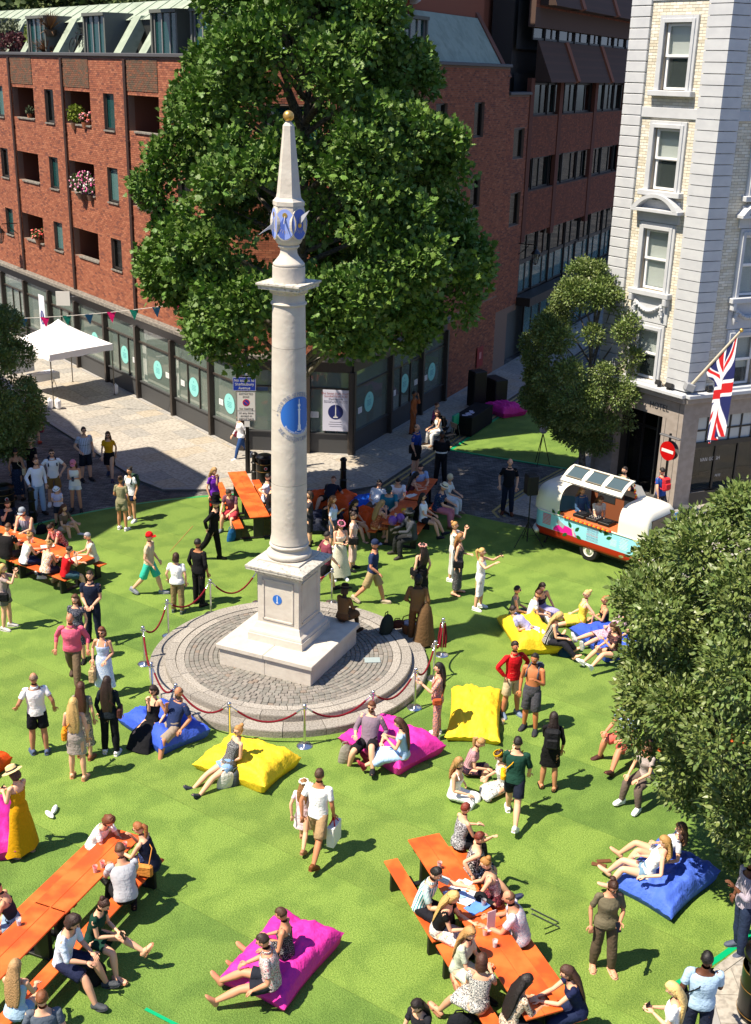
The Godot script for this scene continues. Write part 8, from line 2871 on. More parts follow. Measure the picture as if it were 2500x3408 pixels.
# bags are things of their own, hung where the arm or shoulder carries them
func carry(d: Dictionary, J: Dictionary, root: Node3D) -> void:
	var b: Array = d.bag
	var H: float = J.H
	var m := cloth(b[1], 0.7)
	var mb := MB.new()
	if b[0] == "backpack":
		var o := thing("backpack", b[2], "backpack", root.position, root.rotation.y, "bags")
		var t := Transform3D(J.bc, J.waist + J.bc.y * 0.12 * H - J.bc.z * 0.12 * H)
		mb.box(t, Vector3(0.29, 0.42, 0.15), 0.05)
		part(o, "bag_body", mb, m)
		mb = MB.new()
		mb.box(t * Transform3D(Basis(), Vector3(0, -0.06, -0.09)), Vector3(0.22, 0.2, 0.06), 0.025)
		part(o, "pocket", mb, m)
		for s in [-1.0, 1.0]:
			mb = MB.new()
			mb.tube([t * Vector3(s * 0.09, 0.16, 0.06), J.neck + J.bc * Vector3(s * 0.06, -0.002, 0.0) * H, J.waist + J.bc * Vector3(s * 0.072, 0.12, 0.075) * H, t * Vector3(s * 0.14, -0.15, 0.05)], [0.02, 0.02, 0.02, 0.015], 6)
			part(o, "strap", mb, m)
		return
	var hnd: int = 0 if b.size() < 4 else b[3]
	if b[0] == "hand":
		var o := thing("shopping_bag", b[2], "bag", root.position, root.rotation.y, "bags")
		var w: Vector3 = J.arms[hnd][2] + (J.arms[hnd][2] - J.arms[hnd][1]).normalized() * 0.06 * H
		var s: Vector3 = b[4] if b.size() > 4 else Vector3(0.12, 0.28, 0.3)
		mb.box(Transform3D(Basis(), w - Vector3(0, s.y * 0.5 + 0.12, 0)), s, 0.01)
		part(o, "bag_body", mb, m)
		for z in [-0.35, 0.35]:
			mb = MB.new()
			mb.tube([w + Vector3(z * s.x, -0.12, -s.z * 0.25), w + Vector3(0, 0.0, -0.02), w + Vector3(0, 0.0, 0.02), w + Vector3(z * s.x, -0.12, s.z * 0.25)], [0.012, 0.012, 0.012, 0.012], 5)
			part(o, "handle", mb, cloth(b[5] if b.size() > 5 else b[1]))
		return
	var o := thing("shoulder_bag", b[2], "bag", root.position, root.rotation.y, "bags")
	var sx := 1.0 if hnd == 0 else -1.0
	var c: Vector3 = J.hip + J.bp * Vector3(sx * 0.125, 0.03, 0.02) * H
	mb.box(Transform3D(Basis(Vector3.UP, 0.1), c), b[4] if b.size() > 4 else Vector3(0.1, 0.22, 0.28), 0.03)
	part(o, "bag_body", mb, m)
	mb = MB.new()
	var other := -sx if b[0] == "cross" else sx
	mb.tube([c + Vector3(0, 0.1, 0.08), J.waist + J.bc * Vector3(sx * 0.05, 0.12, 0.085) * H, J.neck + J.bc * Vector3(other * 0.06, 0.0, 0.02) * H, J.waist + J.bc * Vector3(sx * 0.04, 0.12, -0.085) * H, c + Vector3(0, 0.1, -0.08)], [0.01, 0.01, 0.01, 0.01, 0.01], 5)
	part(o, "strap", mb, m)

func held(d: Dictionary, J: Dictionary, root: Node3D) -> void:
	var h: Array = d.hold
	var k: int = h[1]
	var A: Array = J.arms[k]
	var fd: Vector3 = (A[2] - A[1]).normalized()
	var at: Vector3 = root.transform * (A[2] + fd * 0.075 * J.H)
	var mb := MB.new()
	if h[0] == "phone":
		var o := thing("phone", h[2], "phone", at, root.rotation.y + 0.2, "phones in hands")
		mb.box(Transform3D(Basis(Vector3.RIGHT, -0.6), Vector3.ZERO), Vector3(0.075, 0.15, 0.01), 0.003)
		part(o, "case", mb, mat(Color(0.05, 0.05, 0.06), 0.3))
		mb = MB.new()
		mb.box(Transform3D(Basis(Vector3.RIGHT, -0.6), Vector3.ZERO) * Transform3D(Basis(), Vector3(0, 0, -0.0062)), Vector3(0.066, 0.138, 0.002))
		part(o, "screen", mb, mat(Color(0.12, 0.13, 0.16), 0.1))
	elif h[0] == "cup":
		cup(at - Vector3(0, 0.05, 0), h[2], h[3] if h.size() > 3 else Color(0.8, 0.5, 0.1))
	elif h[0] == "bottle":
		var o := thing("bottle", h[2], "bottle", at - Vector3(0, 0.2, 0))
		mb.lathe([Vector2(0, 0), Vector2(0.036, 0.0), Vector2(0.037, 0.15), Vector2(0.02, 0.19), Vector2(0.015, 0.21), Vector2(0, 0.21)], 14)
		part(o, "flask", mb, mat(Color(0.8, 0.08, 0.05), 0.3))
		mb = MB.new()
		mb.lathe([Vector2(0.017, 0.21), Vector2(0.017, 0.24), Vector2(0, 0.24)], 12)
		part(o, "cap", mb, mat(Color(0.05, 0.05, 0.05), 0.4))

func cup(at: Vector3, label: String, drink: Color, grp := "drinks cups") -> void:
	var o := thing("plastic_cup", label, "cup", at, 0.0, grp)
	var mb := MB.new()
	mb.lathe([Vector2(0.0, 0.003), Vector2(0.03, 0.003), Vector2(0.042, 0.125), Vector2(0.04, 0.125), Vector2(0.029, 0.006)], 16)
	part(o, "tumbler", mb, glass("tumbler", Color(0.9, 0.92, 0.93), 0.3, 0.1))
	mb = MB.new()
	mb.lathe([Vector2(0.0, 0.007), Vector2(0.028, 0.007), Vector2(0.036, 0.085), Vector2(0, 0.085)].duplicate(), 16)
	part(o, "drink", mb, mat(drink, 0.2))


# place, label, facing, build, height, pose, upper clothes, lower clothes, hair, shoes, the rest
var crowd := [
	[Vector3(-9.34,0.00,-10.46),"person with a bare back, long dark flowered skirt and cream tote bag",185,"f",1.68,"stand",["strap","141414"],["skirt","floral:1b2030:3a4458:20283a",0.85,0.04],["bun","1a1512"],"26221f",{"skin":"b98462","bag":["shoulder","d8c49a","cream cloth tote bag on the shoulder of the person in a flowered skirt",1],"hold":["phone",0,"phone held by the person in the dark flowered skirt"]}],
	[Vector3(-9.12,0.00,-11.31),"person in a straw hat and black tee shirt seen from behind",150,"m",1.76,"stand",["tee","1b1b1f"],["trousers","20222b"],["short","5a3a24"],"141414",{"hat":["straw","d9c49a","3a342c"]}],
	[Vector3(-8.36,0.00,-9.26),"person in an open white shirt and pale jeans by the bollard",40,"m",1.8,"stand",["long","e9ecf4",1.9],["trousers","9fb6cf"],["short","5a3a24"],"2a2522",{"o":{"ra":[0.06,-0.26,0.05]}}],
	[Vector3(-8.10,0.00,-10.08),"person in a white polo shirt with navy backpack straps, hands on hips",20,"m",1.8,"hips",["polo","f2f2f0"],["shorts","8a6a3c",0.85],["short","2b1d14"],"f2f2f0",{"glasses":true,"bag":["backpack","1d2a3c","navy backpack on the person in a white polo shirt"]}],
	[Vector3(-7.32,0.00,-9.61),"person in a pink cap and white denim shorts looking at a phone",5,"f",1.66,"phone",["tank","e8e6dc"],["shorts","dfe6ec",0.4],["long","4a3122"],"303030",{"hat":["cap","d77f92"],"skin":"c99070","hold":["phone",1,"phone of the person in the pink cap"]}],
	[Vector3(-7.69,0.00,-12.46),"person in a blue checked shirt open over a navy tee shirt",40,"m",1.82,"stand",["tee","check:243049:cfd6e6:10"],["shorts","20242e",0.95],["short","2b1d14"],"26282c",{"glasses":true,"g":1.1,"o":{"ra":[0.02,-0.22,0.08]}}],
	[Vector3(-6.95,0.00,-12.65),"person in a yellow tee shirt and black skirt walking on the road",5,"f",1.68,"walk",["tee","e0a11c"],["skirt","17171b",0.42,0.06],["long","5a3a24"],"2b3550",{"glasses":true}],
	[Vector3(-7.53,0.00,-8.36),"person in a white trilby and lilac tee shirt behind the picnic table",0,"c",1.22,"phone",["tee","c9c4d8"],["shorts","30323c",0.8],["short","5a3a24"],"141414",{"hat":["fedora","eeeeea","1a1a1a"]}],
	[Vector3(-5.58,0.00,-8.16),"person in an olive playsuit and pink-heeled trainers, back turned",170,"f",1.66,"stand",["tee","8c8768",0.6],["shorts","8c8768",0.62],["bun","3a2418"],"e9e6ec",{"skin":"c08862","o":{"la":[-0.02,-0.2,0.12]}}],
	[Vector3(-5.46,0.00,-8.89),"person in a white tee shirt and navy shorts wearing a green backpack",-30,"f",1.68,"stand",["tee","e6e8ea"],["shorts","202a48",0.5],["bun","1a1512"],"e8e4e4",{"skin":"cf9c78","bag":["backpack","2c4436","dark green backpack of the person facing the olive playsuit"]}],
	[Vector3(-10.48,0.00,-16.37),"person in a black top and grey shorts under the shaded tree",185,"m",1.74,"stand",["tee","15151a"],["shorts","5f6c80",0.9],["short","1a1512"],"b0453a",{"bag":["hand","7d2440","maroon paper bag hanging from a hand under the shaded tree",1]}],
	[Vector3(-8.57,0.00,-6.94),"person in a dark navy tee shirt resting chin on hand",25,"m",1.76,"table",["tee","161d30"],["trousers","20242e"],["short","5a3a24"],"141414",{"o":{"ra":[-0.06,0,0.13]}}],
	[Vector3(-7.82,0.00,-6.36),"person in a grey cap and patterned vest leaning on the orange table",-15,"m",1.78,"table",["tank","check:3a3f55:a8adc0:8"],["shorts","3c4454",0.8],["short","5a3a24"],"141414",{"hat":["cap","8b929c"],"g":1.1}],
	[Vector3(-6.67,0.00,-5.56),"person in a red flowered blouse bending over the orange table",-40,"f",1.68,"table",["tee","floral:b81f25:e8c9c0:8c1418",0.35],["shorts","1c1c20",0.9],["pony","2a1a12"],"141414",{"g":1.15,"o":{"lean":32,"hd":[30,10]}}],
	[Vector3(-7.27,0.00,-7.77),"person in brown sitting on the grass behind the red blouse",60,"f",1.66,"knees",["tee","6a5a4a"],["shorts","c9b8a8",0.6],["long","5b3420"],"d8d4d0"],
	[Vector3(-5.57,0.00,-4.61),"person in a cream waistcoat at the end of the picnic table",-65,"f",1.64,"table",["tee","d9d4c2",0.3],["trousers","4a4a40"],["short","9a9aa0"],"141414",{"glasses":true,"o":{"lean":12}}],
	[Vector3(-7.98,0.00,-4.70),"person in a black tee shirt with a back to the lawn",165,"m",1.8,"table",["tee","1a181a"],["trousers","3a3a40"],["short","5a3a24"],"141414",{"g":1.12}],
	[Vector3(-7.37,0.00,-4.33),"person in a white vest and navy trousers on the orange bench",130,"f",1.66,"table",["tank","f2f2f0"],["trousers","1d2848"],["bun","b58a4e"],"f2f2f0"],
	[Vector3(-6.65,0.00,-3.75),"person in a white vest with orange flowers on the bench",150,"f",1.66,"table",["tank","floral:f0ece4:e08a1e:2c3a60"],["shorts","282c3c",0.8],["bun","b98f58"],"d0b080"],
	[Vector3(-6.09,0.00,-3.55),"person in a red tee shirt with legs out from the bench",115,"m",1.62,"table",["tee","c41722"],["shorts","33505e",0.85],["short","1a1512"],"30343c",{"o":{"ll":[70,10,45],"rl":[84,7,70],"lean":14,"ra":[-0.05,0.02,0.12]}}],
	[Vector3(-6.97,0.00,-1.47),"person in a mauve top holding up a phone beside the benches",85,"f",1.68,"photo",["tee","a4908a"],["shorts","6d6862",0.5],["long","c9a566"],"c9c4c0",{"bag":["shoulder","15151a","black bag hanging on the person in a mauve top",1],"hold":["phone",0,"phone raised by the person in a mauve top"]}],
	[Vector3(-3.92,0.00,-3.67),"person in a red cap, stone tee shirt and turquoise shorts walking",80,"m",1.76,"walk",["tee","cdb99c"],["shorts","3cc0a4",0.95],["short","5a3a24"],"8a8f98",{"hat":["cap","d3141c"],"o":{"la":[0.02,-0.27,0.08],"ra":[0.02,-0.27,0.08]}}],
	[Vector3(-3.02,0.00,-2.62),"person in a white tee shirt and khaki trousers, back turned",175,"f",1.6,"stand",["tee","f2f2f0"],["trousers","8d7a54"],["bob","3c2416"],"4a5a58",{"g":1.12,"o":{"la":[0.06,-0.28,0.06]}}],
	[Vector3(-2.55,0.00,-3.11),"person in a loose black shirt and black trousers behind the rope",150,"m",1.8,"stand",["long","17171a",1.5,0.03],["trousers","151518"],["short","1a1512"],"2a2624",{"skin":"a97450","beard":true}],
	[Vector3(-2.58,0.00,-6.04),"person in a black top hat and tailcoat carrying a cane",75,"m",1.8,"walk",["long","121214",1.95],["trousers","0f0f11"],["short","5a3a24"],"0d0d0f",{"hat":["top","101012"],"o":{"lean":8,"rl":[-26,1,12],"ll":[10,1,4],"la":[0,-0.25,-0.1],"ra":[0,-0.25,-0.1]}}],
	[Vector3(-2.98,0.00,-9.06),"person in a purple polo shirt and black leggings, hand to a mouth",45,"f",1.7,"stand",["polo","6c2aa6"],["leggings","131316"],["long","b08a5a"],"202024",{"o":{"la":[-0.09,0.02,0.1],"hd":[14,0]},"hold":["bottle",1,"red drinks flask in the hand of the person in purple"]}],
	[Vector3(-2.33,0.00,-8.47),"person in a plum tee shirt and coral shorts reading a phone on a bench",-20,"m",1.78,"sit",["tee","6e4656"],["shorts","b8434e",0.9],["short","4a3a30"],"6d7880",{"o":{"lean":22,"hd":[30,0],"ll":[78,9,70],"rl":[84,8,88]}}],
	[Vector3(-1.49,0.00,-9.53),"person in a pale blue shirt leaning an elbow on the orange table",100,"m",1.76,"sit",["tee","c9d8ee"],["shorts","3a4250",0.8],["short","1a1512"],"141414",{"beard":true,"o":{"ra":[0.1,-0.12,-0.05]}}],
	[Vector3(-1.28,0.00,-8.75),"person in a black tee shirt seated with a back to the table",80,"m",1.76,"sit",["tee","1d1d20"],["trousers","2c3040"],["short","1a1512"],"141414"],
	[Vector3(-4.73,0.00,-0.85),"person in a navy short-sleeved shirt and dark jeans standing still",0,"m",1.84,"stand",["polo","1b2338"],["trousers","1a2034"],["short","2b1d14"],"7c4a30",{"skin":"d5a184","o":{"la":[-0.05,-0.22,0.14],"ra":[-0.07,-0.22,0.15]}}],
	[Vector3(-4.85,0.00,0.09),"person in a navy dotted dress beside the person in navy",-10,"f",1.66,"stand",["tee","dots:1b2036:d8d8dc",0.4],["dress","dots:1b2036:d8d8dc",0.5,0.05],["long","5a3a24"],"141414"],
	[Vector3(-4.69,0.00,1.14),"person in a pink shirt and brown trousers walking forwards",5,"m",1.76,"walk",["polo","d8607e",1.5],["trousers","6c5b48"],["thin","8a7a68"],"4a3a30",{"g":1.18,"skin":"c98468","o":{"la":[0.08,-0.27,0.05],"ra":[0.08,-0.27,0.02]}}],
	[Vector3(-3.88,0.00,1.69),"person in a pale blue strappy dress carrying bags",-5,"f",1.66,"stand",["strap","b9c8e6"],["dress","floral:b9c8e6:d8e0f2:9fb4dc",0.75,0.07],["bob","6b3a20"],"c9a080",{"skin":"d79c7c","glasses":true,"o":{"la":[-0.02,-0.22,0.12],"ra":[0.05,-0.26,0.02]},"bag":["hand","b99b74","brown paper carrier hanging from the person in a pale blue dress",1]}],
	[Vector3(-4.68,0.00,3.99),"person in a white polo shirt and black shorts",200,"m",1.78,"stand",["polo","f2f2f0",0.6],["shorts","15171f",0.75],["thin","8a705c"],"4c5a78",{"skin":"b98264","o":{"la":[0.1,-0.24,0.08],"ra":[0.09,-0.27,0.03]}}],
	[Vector3(-3.74,0.00,4.10),"person in a grey print dress with red sunglasses pushed up",175,"f",1.66,"stand",["tee","8a8478",0.5],["dress","floral:8a8478:3c3c40:c0b8a8",0.7,0.04],["long","4c2a1a",0.2],"8a5a40"],
	[Vector3(-3.70,0.00,4.82),"person in a short grey dress seen from behind",180,"f",1.72,"stand",["tank","a39890"],["dress","a39890",0.4,0.03],["long","c9a566",0.22],"s:b98a64",{"o":{"la":[-0.02,-0.16,0.16]},"bag":["shoulder","d98a1c","small orange handbag of the person in grey",0]}],
	[Vector3(-3.27,0.00,3.92),"person in a black jacket and black trousers",180,"f",1.7,"stand",["long","182028",1.9,0.03],["trousers","14161c"],["long","2a1812",0.26],"e4e4e8",{"bag":["shoulder","4a2c28","brown shoulder bag of the person in a black jacket",1]}],
	[Vector3(-2.54,0.00,3.33),"person in a black lace dress drinking on the blue beanbag",-25,"f",1.68,"lounge",["strap","1b1b1f"],["dress","17171b",0.9,0.06],["bob","2a1a16"],"s:201a18",{"glasses":true,"o":{"ra":[-0.1,0.03,0.12],"lean":-12,"ll":[70,7,40],"rl":[78,7,55]}}],
	[Vector3(-2.09,0.00,3.49),"person in a navy shirt and grey shorts reclining on the blue beanbag",-40,"m",1.78,"lounge",["polo","26345c",0.7],["shorts","968878",0.9],["thin","4a3a30"],"s:3a2a20",{"skin":"b98060","beard":true,"o":{"ll":[80,12,55],"rl":[66,14,30],"lean":-22,"ra":[-0.06,0,0.14]}}],
	[Vector3(-0.80,0.00,4.79),"person in a grey patterned vest and denim shorts on the yellow beanbag",-55,"f",1.7,"lounge",["tank","dots:4a4a4c:d0d0d0"],["shorts","7c9cc4",0.4],["bun","b8854a"],"343a44",{"glasses":true,"o":{"lean":-28,"ll":[74,5,24],"rl":[68,5,18],"la":[-0.06,-0.22,0.14],"ra":[-0.06,-0.22,0.14]}}],
	[Vector3(-4.09,0.00,7.18),"person in a straw hat and long mustard dress looking at a phone",-120,"f",1.72,"phone",["strap","c9920a"],["dress","c9920a",0.96,0.12],["bob","5a3822"],"d0b09a",{"hat":["straw","e2c58e","33343c"],"hold":["phone",0,"phone held by the person in the mustard dress"]}],
	[Vector3(-2.72,0.00,7.58),"person in a white tee shirt writing at the table",60,"f",1.66,"table",["tee","f2f2f0",0.6],["trousers","d8d8dc"],["curly","6b3a20"],"141414",{"o":{"lean":34,"hd":[24,0],"la":[-0.04,-0.14,0.24]}}],
	[Vector3(-1.91,0.00,8.91),"person in a light grey tee shirt with a strap across a back",-155,"m",1.8,"table",["tee","b9bbc0",0.6],["trousers","1a1a1e"],["short","5a3a24"],"2a2420",{"g":1.08,"skin":"c98f70"}],
	[Vector3(-1.63,0.00,8.12),"person in a navy sleeveless top with an orange satchel",-105,"f",1.7,"table",["tank","151b30"],["shorts","floral:1a2140:30406c:141a30",0.8],["pony","9c5f34"],"141414",{"glasses":true,"bag":["cross","c9843c","orange leather satchel at the side of the person in navy",0],"o":{"ra":[-0.05,-0.02,0.14]}}],
	[Vector3(-3.49,0.00,9.58),"person in a charcoal strappy top checking a phone at the orange table",-80,"f",1.66,"sit",["strap","2a2c38"],["shorts","8aa0b8",0.4],["bun","1a1512"],"s:3a2a20",{"skin":"d39a78","o":{"lean":16,"hd":[26,0],"ra":[-0.03,-0.16,0.2]},"hold":["phone",1,"phone of the person in a charcoal strappy top"]}],
	[Vector3(-2.54,0.00,10.35),"person in a pale blue shirt and navy shorts",75,"m",1.82,"sit",["long","d4e2f4",1.1],["shorts","1e2440",0.9],["curly","33211a"],"40444a",{"skin":"d7a284","o":{"lean":16,"hd":[22,0],"ll":[82,8,64],"rl":[76,8,50],"la":[-0.04,-0.2,0.16],"ra":[-0.04,-0.2,0.18]}}],
	[Vector3(-2.21,0.00,9.88),"person in a bottle green dress with crossed bare legs",75,"f",1.68,"sit",["tee","12382c",0.35],["dress","12382c",0.34,0.04],["bun","3a2014"],"s:c08a68",{"o":{"lean":18,"hd":[24,0],"ll":[92,4,30],"rl":[80,8,70],"la":[-0.05,-0.18,0.16],"ra":[-0.06,-0.18,0.16]},"hold":["phone",1,"phone of the person in a bottle green dress"]}],
	[Vector3(-2.92,0.00,11.40),"person in a pale blue top and denim shorts at the bench end",170,"f",1.68,"sit",["tank","a8c4dc"],["shorts","7c9cc0",0.4],["long","b08a5c",0.22],"f2f2f0"],
	[Vector3(-2.23,0.00,12.29),"person in slate blue standing behind the bench-end visitor in pale blue",190,"m",1.74,"stand",["tee","5a6470"],["trousers","2c3040"],["short","7c4a28"],"141414"],
	[Vector3(0.77,0.00,6.74),"person in a pale pink dress and navy tights walking beside a person",170,"c",1.36,"walk",["tee","ecd0d8",0.5],["dress","ecd0d8",0.5,0.08],["long","8a6038",0.14],"a8785c",{"legs":"1c2640","hat":["crown","f0e6dc"]}],
	[Vector3(1.05,0.00,7.08),"person in a white tee shirt and khaki shorts walking with a carrier bag",160,"m",1.8,"walk",["tee","f2f2f0",0.65],["shorts","a98c68",0.9],["short","4a3424"],"7a4a28",{"skin":"c07f5a","o":{"ll":[20,1,6],"rl":[-26,2,16],"ra":[0.03,-0.3,0.05]},"bag":["hand","f2efe8","white carrier bag printed with a gold grid, red handles",1,Vector3(0.14, 0.4, 0.36),"c8202c"]}],
	[Vector3(1.89,0.00,3.88),"person in a plum shirt and mirrored sunglasses on the pink beanbag",-15,"m",1.8,"lounge",["long","857382",1.5],["shorts","1c1c20",0.85],["short","6b3a20"],"26262a",{"glasses":true,"beard":true,"o":{"lean":-20,"ll":[110,10,90],"rl":[90,14,100],"ra":[0.02,-0.14,0.2]}}],
	[Vector3(2.59,0.00,4.29),"person in a pale blue dress on the pink beanbag",-95,"f",1.68,"lounge",["tee","a9c6ea",0.2],["dress","a9c6ea",0.72,0.09],["long","4a2a1c",0.24],"9c2c44",{"o":{"lean":8,"ll":[84,7,20],"rl":[84,7,30],"la":[-0.04,-0.08,0.16],"ra":[-0.05,-0.08,0.16]}}],
	[Vector3(0.73,0.00,9.90),"person in a black spotted strappy dress on the magenta beanbag",-100,"f",1.7,"lounge",["strap","dots:191a20:d8d8d8"],["dress","dots:191a20:d8d8d8",0.38,0.04],["short","4a2c1c"],"none",{"skin":"c98a68","o":{"lean":4,"ll":[84,6,26],"rl":[96,7,50],"la":[0.02,-0.2,0.16]}}],
	[Vector3(0.56,0.00,10.50),"person in a white leaf-print shirt sunk in the magenta beanbag",-90,"m",1.78,"lounge",["polo","floral:dfd8d0:2c3a44:c46a74",0.7],["shorts","20242e",0.7],["short","33241c"],"none",{"skin":"cf9070","g":1.08,"o":{"lean":8,"ll":[86,7,22],"rl":[92,8,34],"ra":[0,-0.2,0.18]}}],
	[Vector3(3.48,0.00,7.32),"person in a black and white print sitting at the table's far end",115,"f",1.64,"sit",["tank","floral:d8d8dc:26262e:101016"],["trousers","15151a"],["short","7c2f1c"],"141414",{"o":{"la":[-0.02,-0.16,0.2]}}],
	[Vector3(3.65,0.00,8.10),"person in a black spotted top with one hand raised",95,"f",1.66,"sit",["tank","floral:16161a:e8e8e8:16161a"],["shorts","floral:16161a:e8e8e8:16161a",0.9],["short","6b2818"],"2c3450",{"g":1.15,"o":{"la":[0.02,0.04,0.16],"ra":[0.1,-0.16,-0.08],"rl":[82,10,40]}}],
	[Vector3(2.79,0.00,8.95),"person in a teal and white striped shirt pointing across the table",60,"m",1.8,"table",["polo","stripe:f0f0f0:1c8c94:9",0.7],["trousers","1c1c24"],["short","171210"],"141414",{"o":{"la":[0,0.02,0.3],"ra":[-0.04,-0.15,0.2]}}],
	[Vector3(3.03,0.00,9.50),"person in a black off-shoulder top and patterned skirt",70,"f",1.68,"table",["off","141416",0.4],["skirt","floral:d8cfc6:8a7c78:efe6de",0.55,0.03],["long","cfa765",0.22],"141414",{"g":1.06,"hold":["phone",1,"phone of the person in a black top"]}],
	[Vector3(4.02,0.00,8.75),"person in a pink flowered dress with sunglasses on the far bench",-95,"f",1.68,"table",["strap","floral:f0d8d8:b84a5a:8c2c3c"],["dress","floral:4a1c24:8c3c4a:2c1018",0.5,0.05],["bun","a9773c"],"141414",{"glasses":true,"hold":["cup",1,"cup of amber drink held by the person in pink flowers"]}],
	[Vector3(4.31,0.00,9.63),"person in a white flower-sprigged shirt reading at the table",-100,"m",1.78,"table",["tee","floral:e6e4ea:a8a4bc:d8a8b4",0.6],["trousers","262c40"],["thin","6b4a34"],"141414",{"g":1.1,"skin":"cf8f70"}],
	[Vector3(3.31,0.00,10.29),"person in a sage green dress turning a head",50,"f",1.68,"sit",["tee","bcc4ae",0.7],["dress","bcc4ae",0.6,0.06],["long","b98a54",0.22],"141414",{"glasses":false,"o":{"lean":14,"twist":10,"hd":[8,-20],"la":[-0.05,-0.16,0.18]}}],
	[Vector3(3.56,0.00,11.06),"person in a white off-shoulder dress printed with black leaves",-140,"f",1.68,"sit",["off","floral:ece4d8:1c2430:3a4a54",0.5],["dress","floral:ece4d8:1c2430:3a4a54",0.45,0.05],["bob","4a2a1e"],"s:a9765c",{"skin":"d39c7c","o":{"twist":-50,"lean":12,"ll":[80,8,50],"rl":[88,12,40],"ra":[-0.02,-0.12,0.22]}}],
	[Vector3(3.95,0.00,11.36),"person in a leopard print top at the table end",110,"f",1.66,"table",["long","floral:e8d8c4:2a201c:a07c54",1.3],["trousers","1c1c20"],["long","1a1210",0.24],"141414",{"skin":"c08a68","hold":["phone",0,"phone of the person in a leopard print top"]}],
	[Vector3(4.97,0.00,11.09),"person in a navy tee shirt with clasped hands at the orange table",-85,"f",1.7,"table",["tee","1a2244",0.4],["trousers","1c2644"],["long","4c3226",0.2],"141414",{"glasses":true,"o":{"la":[-0.05,-0.13,0.26],"ra":[-0.07,-0.13,0.27]}}],
	[Vector3(2.78,0.00,11.20),"person in black with white sunglasses pushed up, sitting on the grass",-40,"f",1.66,"cross",["tee","26262c"],["trousers","1c1c24"],["long","201614"],"f2f2f0"],
	[Vector3(3.85,0.00,4.36),"person in a plaid blouse kneeling on the grass",75,"f",1.64,"side",["tee","check:7a3a4c:c09aa0:8",0.5],["skirt","floral:22243a:6a3a44:141624",0.4,0.04],["pony","b58a54"],"none",{"o":{"lean":18,"hd":[24,0]}}],
	[Vector3(3.54,0.00,5.21),"person in white dungarees with a bare back sitting on the grass",60,"f",1.68,"side",["strap","f0f0ec"],["trousers","eef0ee"],["long","a9824e",0.12],"26262a",{"skin":"e0b090","o":{"ll":[84,20,90,-30],"rl":[92,-6,110,40],"la":[0.14,-0.26,-0.02]}}],
	[Vector3(4.49,0.00,4.91),"person in a grey patterned dress with a yellow headband sitting down",-80,"f",1.64,"side",["tee","floral:d0d0cc:5a5c58:eeeeea",0.6],["dress","floral:d0d0cc:5a5c58:eeeeea",0.6,0.05],["bun","3a2014"],"none",{"hat":["band","e8b414"],"o":{"hd":[24,0]}}],
	[Vector3(4.58,0.00,5.83),"person in a bottle green tee shirt with a yellow bum bag walking",168,"m",1.78,"walk",["tee","1f4438",0.9,0.03],["shorts","1a2030",0.75],["short","1e1714"],"eef0f2",{"bag":["cross","e8ac18","yellow bum bag slung on the person in a bottle green top",0,Vector3(0.1, 0.13, 0.3)],"o":{"rl":[-30,1,14],"la":[-0.05,-0.06,0.16]}}],
	[Vector3(5.38,0.00,4.77),"person in a short black dress and black backpack",172,"f",1.66,"stand",["tee","161618",1.2],["dress","161618",0.42,0.05],["long","241814",0.24],"s:1c1a1a",{"skin":"c08862","bag":["backpack","1a1b1f","black backpack on the person in a short black dress"],"o":{"la":[-0.08,-0.06,0.16]}}],
	[Vector3(4.92,0.00,2.03),"person in a red zipped jacket and stone shorts, hands on hips",25,"m",1.76,"hips",["jacket","cc1822",1.95],["shorts","c9b898",0.9],["short","2b1d14"],"70829a",{"skin":"c07f5c"}],
	[Vector3(5.26,0.00,2.65),"person in grey shorts only, no shirt, with a backpack on one shoulder",-25,"m",1.8,"stand",["none",""],["shorts","4c4c54",0.95],["short","1e1714"],"2e3036",{"skin":"c07a50","bag":["backpack","4c525c","grey backpack of the person without a shirt"],"o":{"la":[-0.04,-0.08,0.12]}}],
	[Vector3(5.47,0.00,-2.75),"person in a sage vest sitting on the grass",80,"f",1.66,"cross",["tank","6d8068",0,0.02],["trousers","5c6c5c"],["short","1c1614"],"none",{"glasses":true,"o":{"lean":4,"hd":[4,0]}}],
	[Vector3(5.85,0.00,-2.64),"person in a white tee shirt and pale trousers on the lawn",85,"f",1.64,"cross",["tee","f2f2f0"],["trousers","9aa8bc"],["short","5a3020"],"f2f2f0",{"o":{"lean":18}}],
	[Vector3(6.20,0.00,-3.25),"person in a lilac pinafore leaning on one hand",20,"f",1.7,"side",["strap","33313c"],["dress","a9a4cc",0.6,0.06],["long","2e1c16",0.22],"none",{"o":{"lean":22,"la":[0.12,-0.26,0.06],"side":-12}}],
	[Vector3(7.16,0.00,-2.54),"person in a yellow dress with legs stretched on the lawn",-85,"f",1.7,"legs_out",["strap","e8cf4a"],["dress","e8cf4a",0.55,0.08],["bun","d8b878"],"eef0f2",{"glasses":true,"skin":"e0b094"}],
	[Vector3(7.70,0.00,-2.26),"person in a black vest holding a leaflet",-85,"f",1.66,"side",["strap","19191d"],["skirt","2a2228",0.35,0.04],["bun","a06c3c"],"none",{"glasses":true,"skin":"d79a74","o":{"la":[-0.02,-0.08,0.18]}}],
	[Vector3(5.67,0.00,-1.26),"person in a lilac dress lying on the long yellow beanbag",80,"f",1.66,"lie",["tee","b4b0dc",0.6],["dress","b4b0dc",0.5,0.05],["short","2a1a16"],"none",{"o":{"ll":[84,6,10],"rl":[86,6,14],"lean":-55}}],
	[Vector3(6.07,0.00,-0.84),"person in a striped top sitting on the yellow beanbag's end",75,"f",1.66,"lounge",["tank","stripe:26262c:d8d4d0:12"],["trousers","24242c"],["long","cdaa6c",0.2],"none",{"o":{"lean":20,"ll":[100,8,60],"rl":[96,8,50],"hd":[14,0]}}],
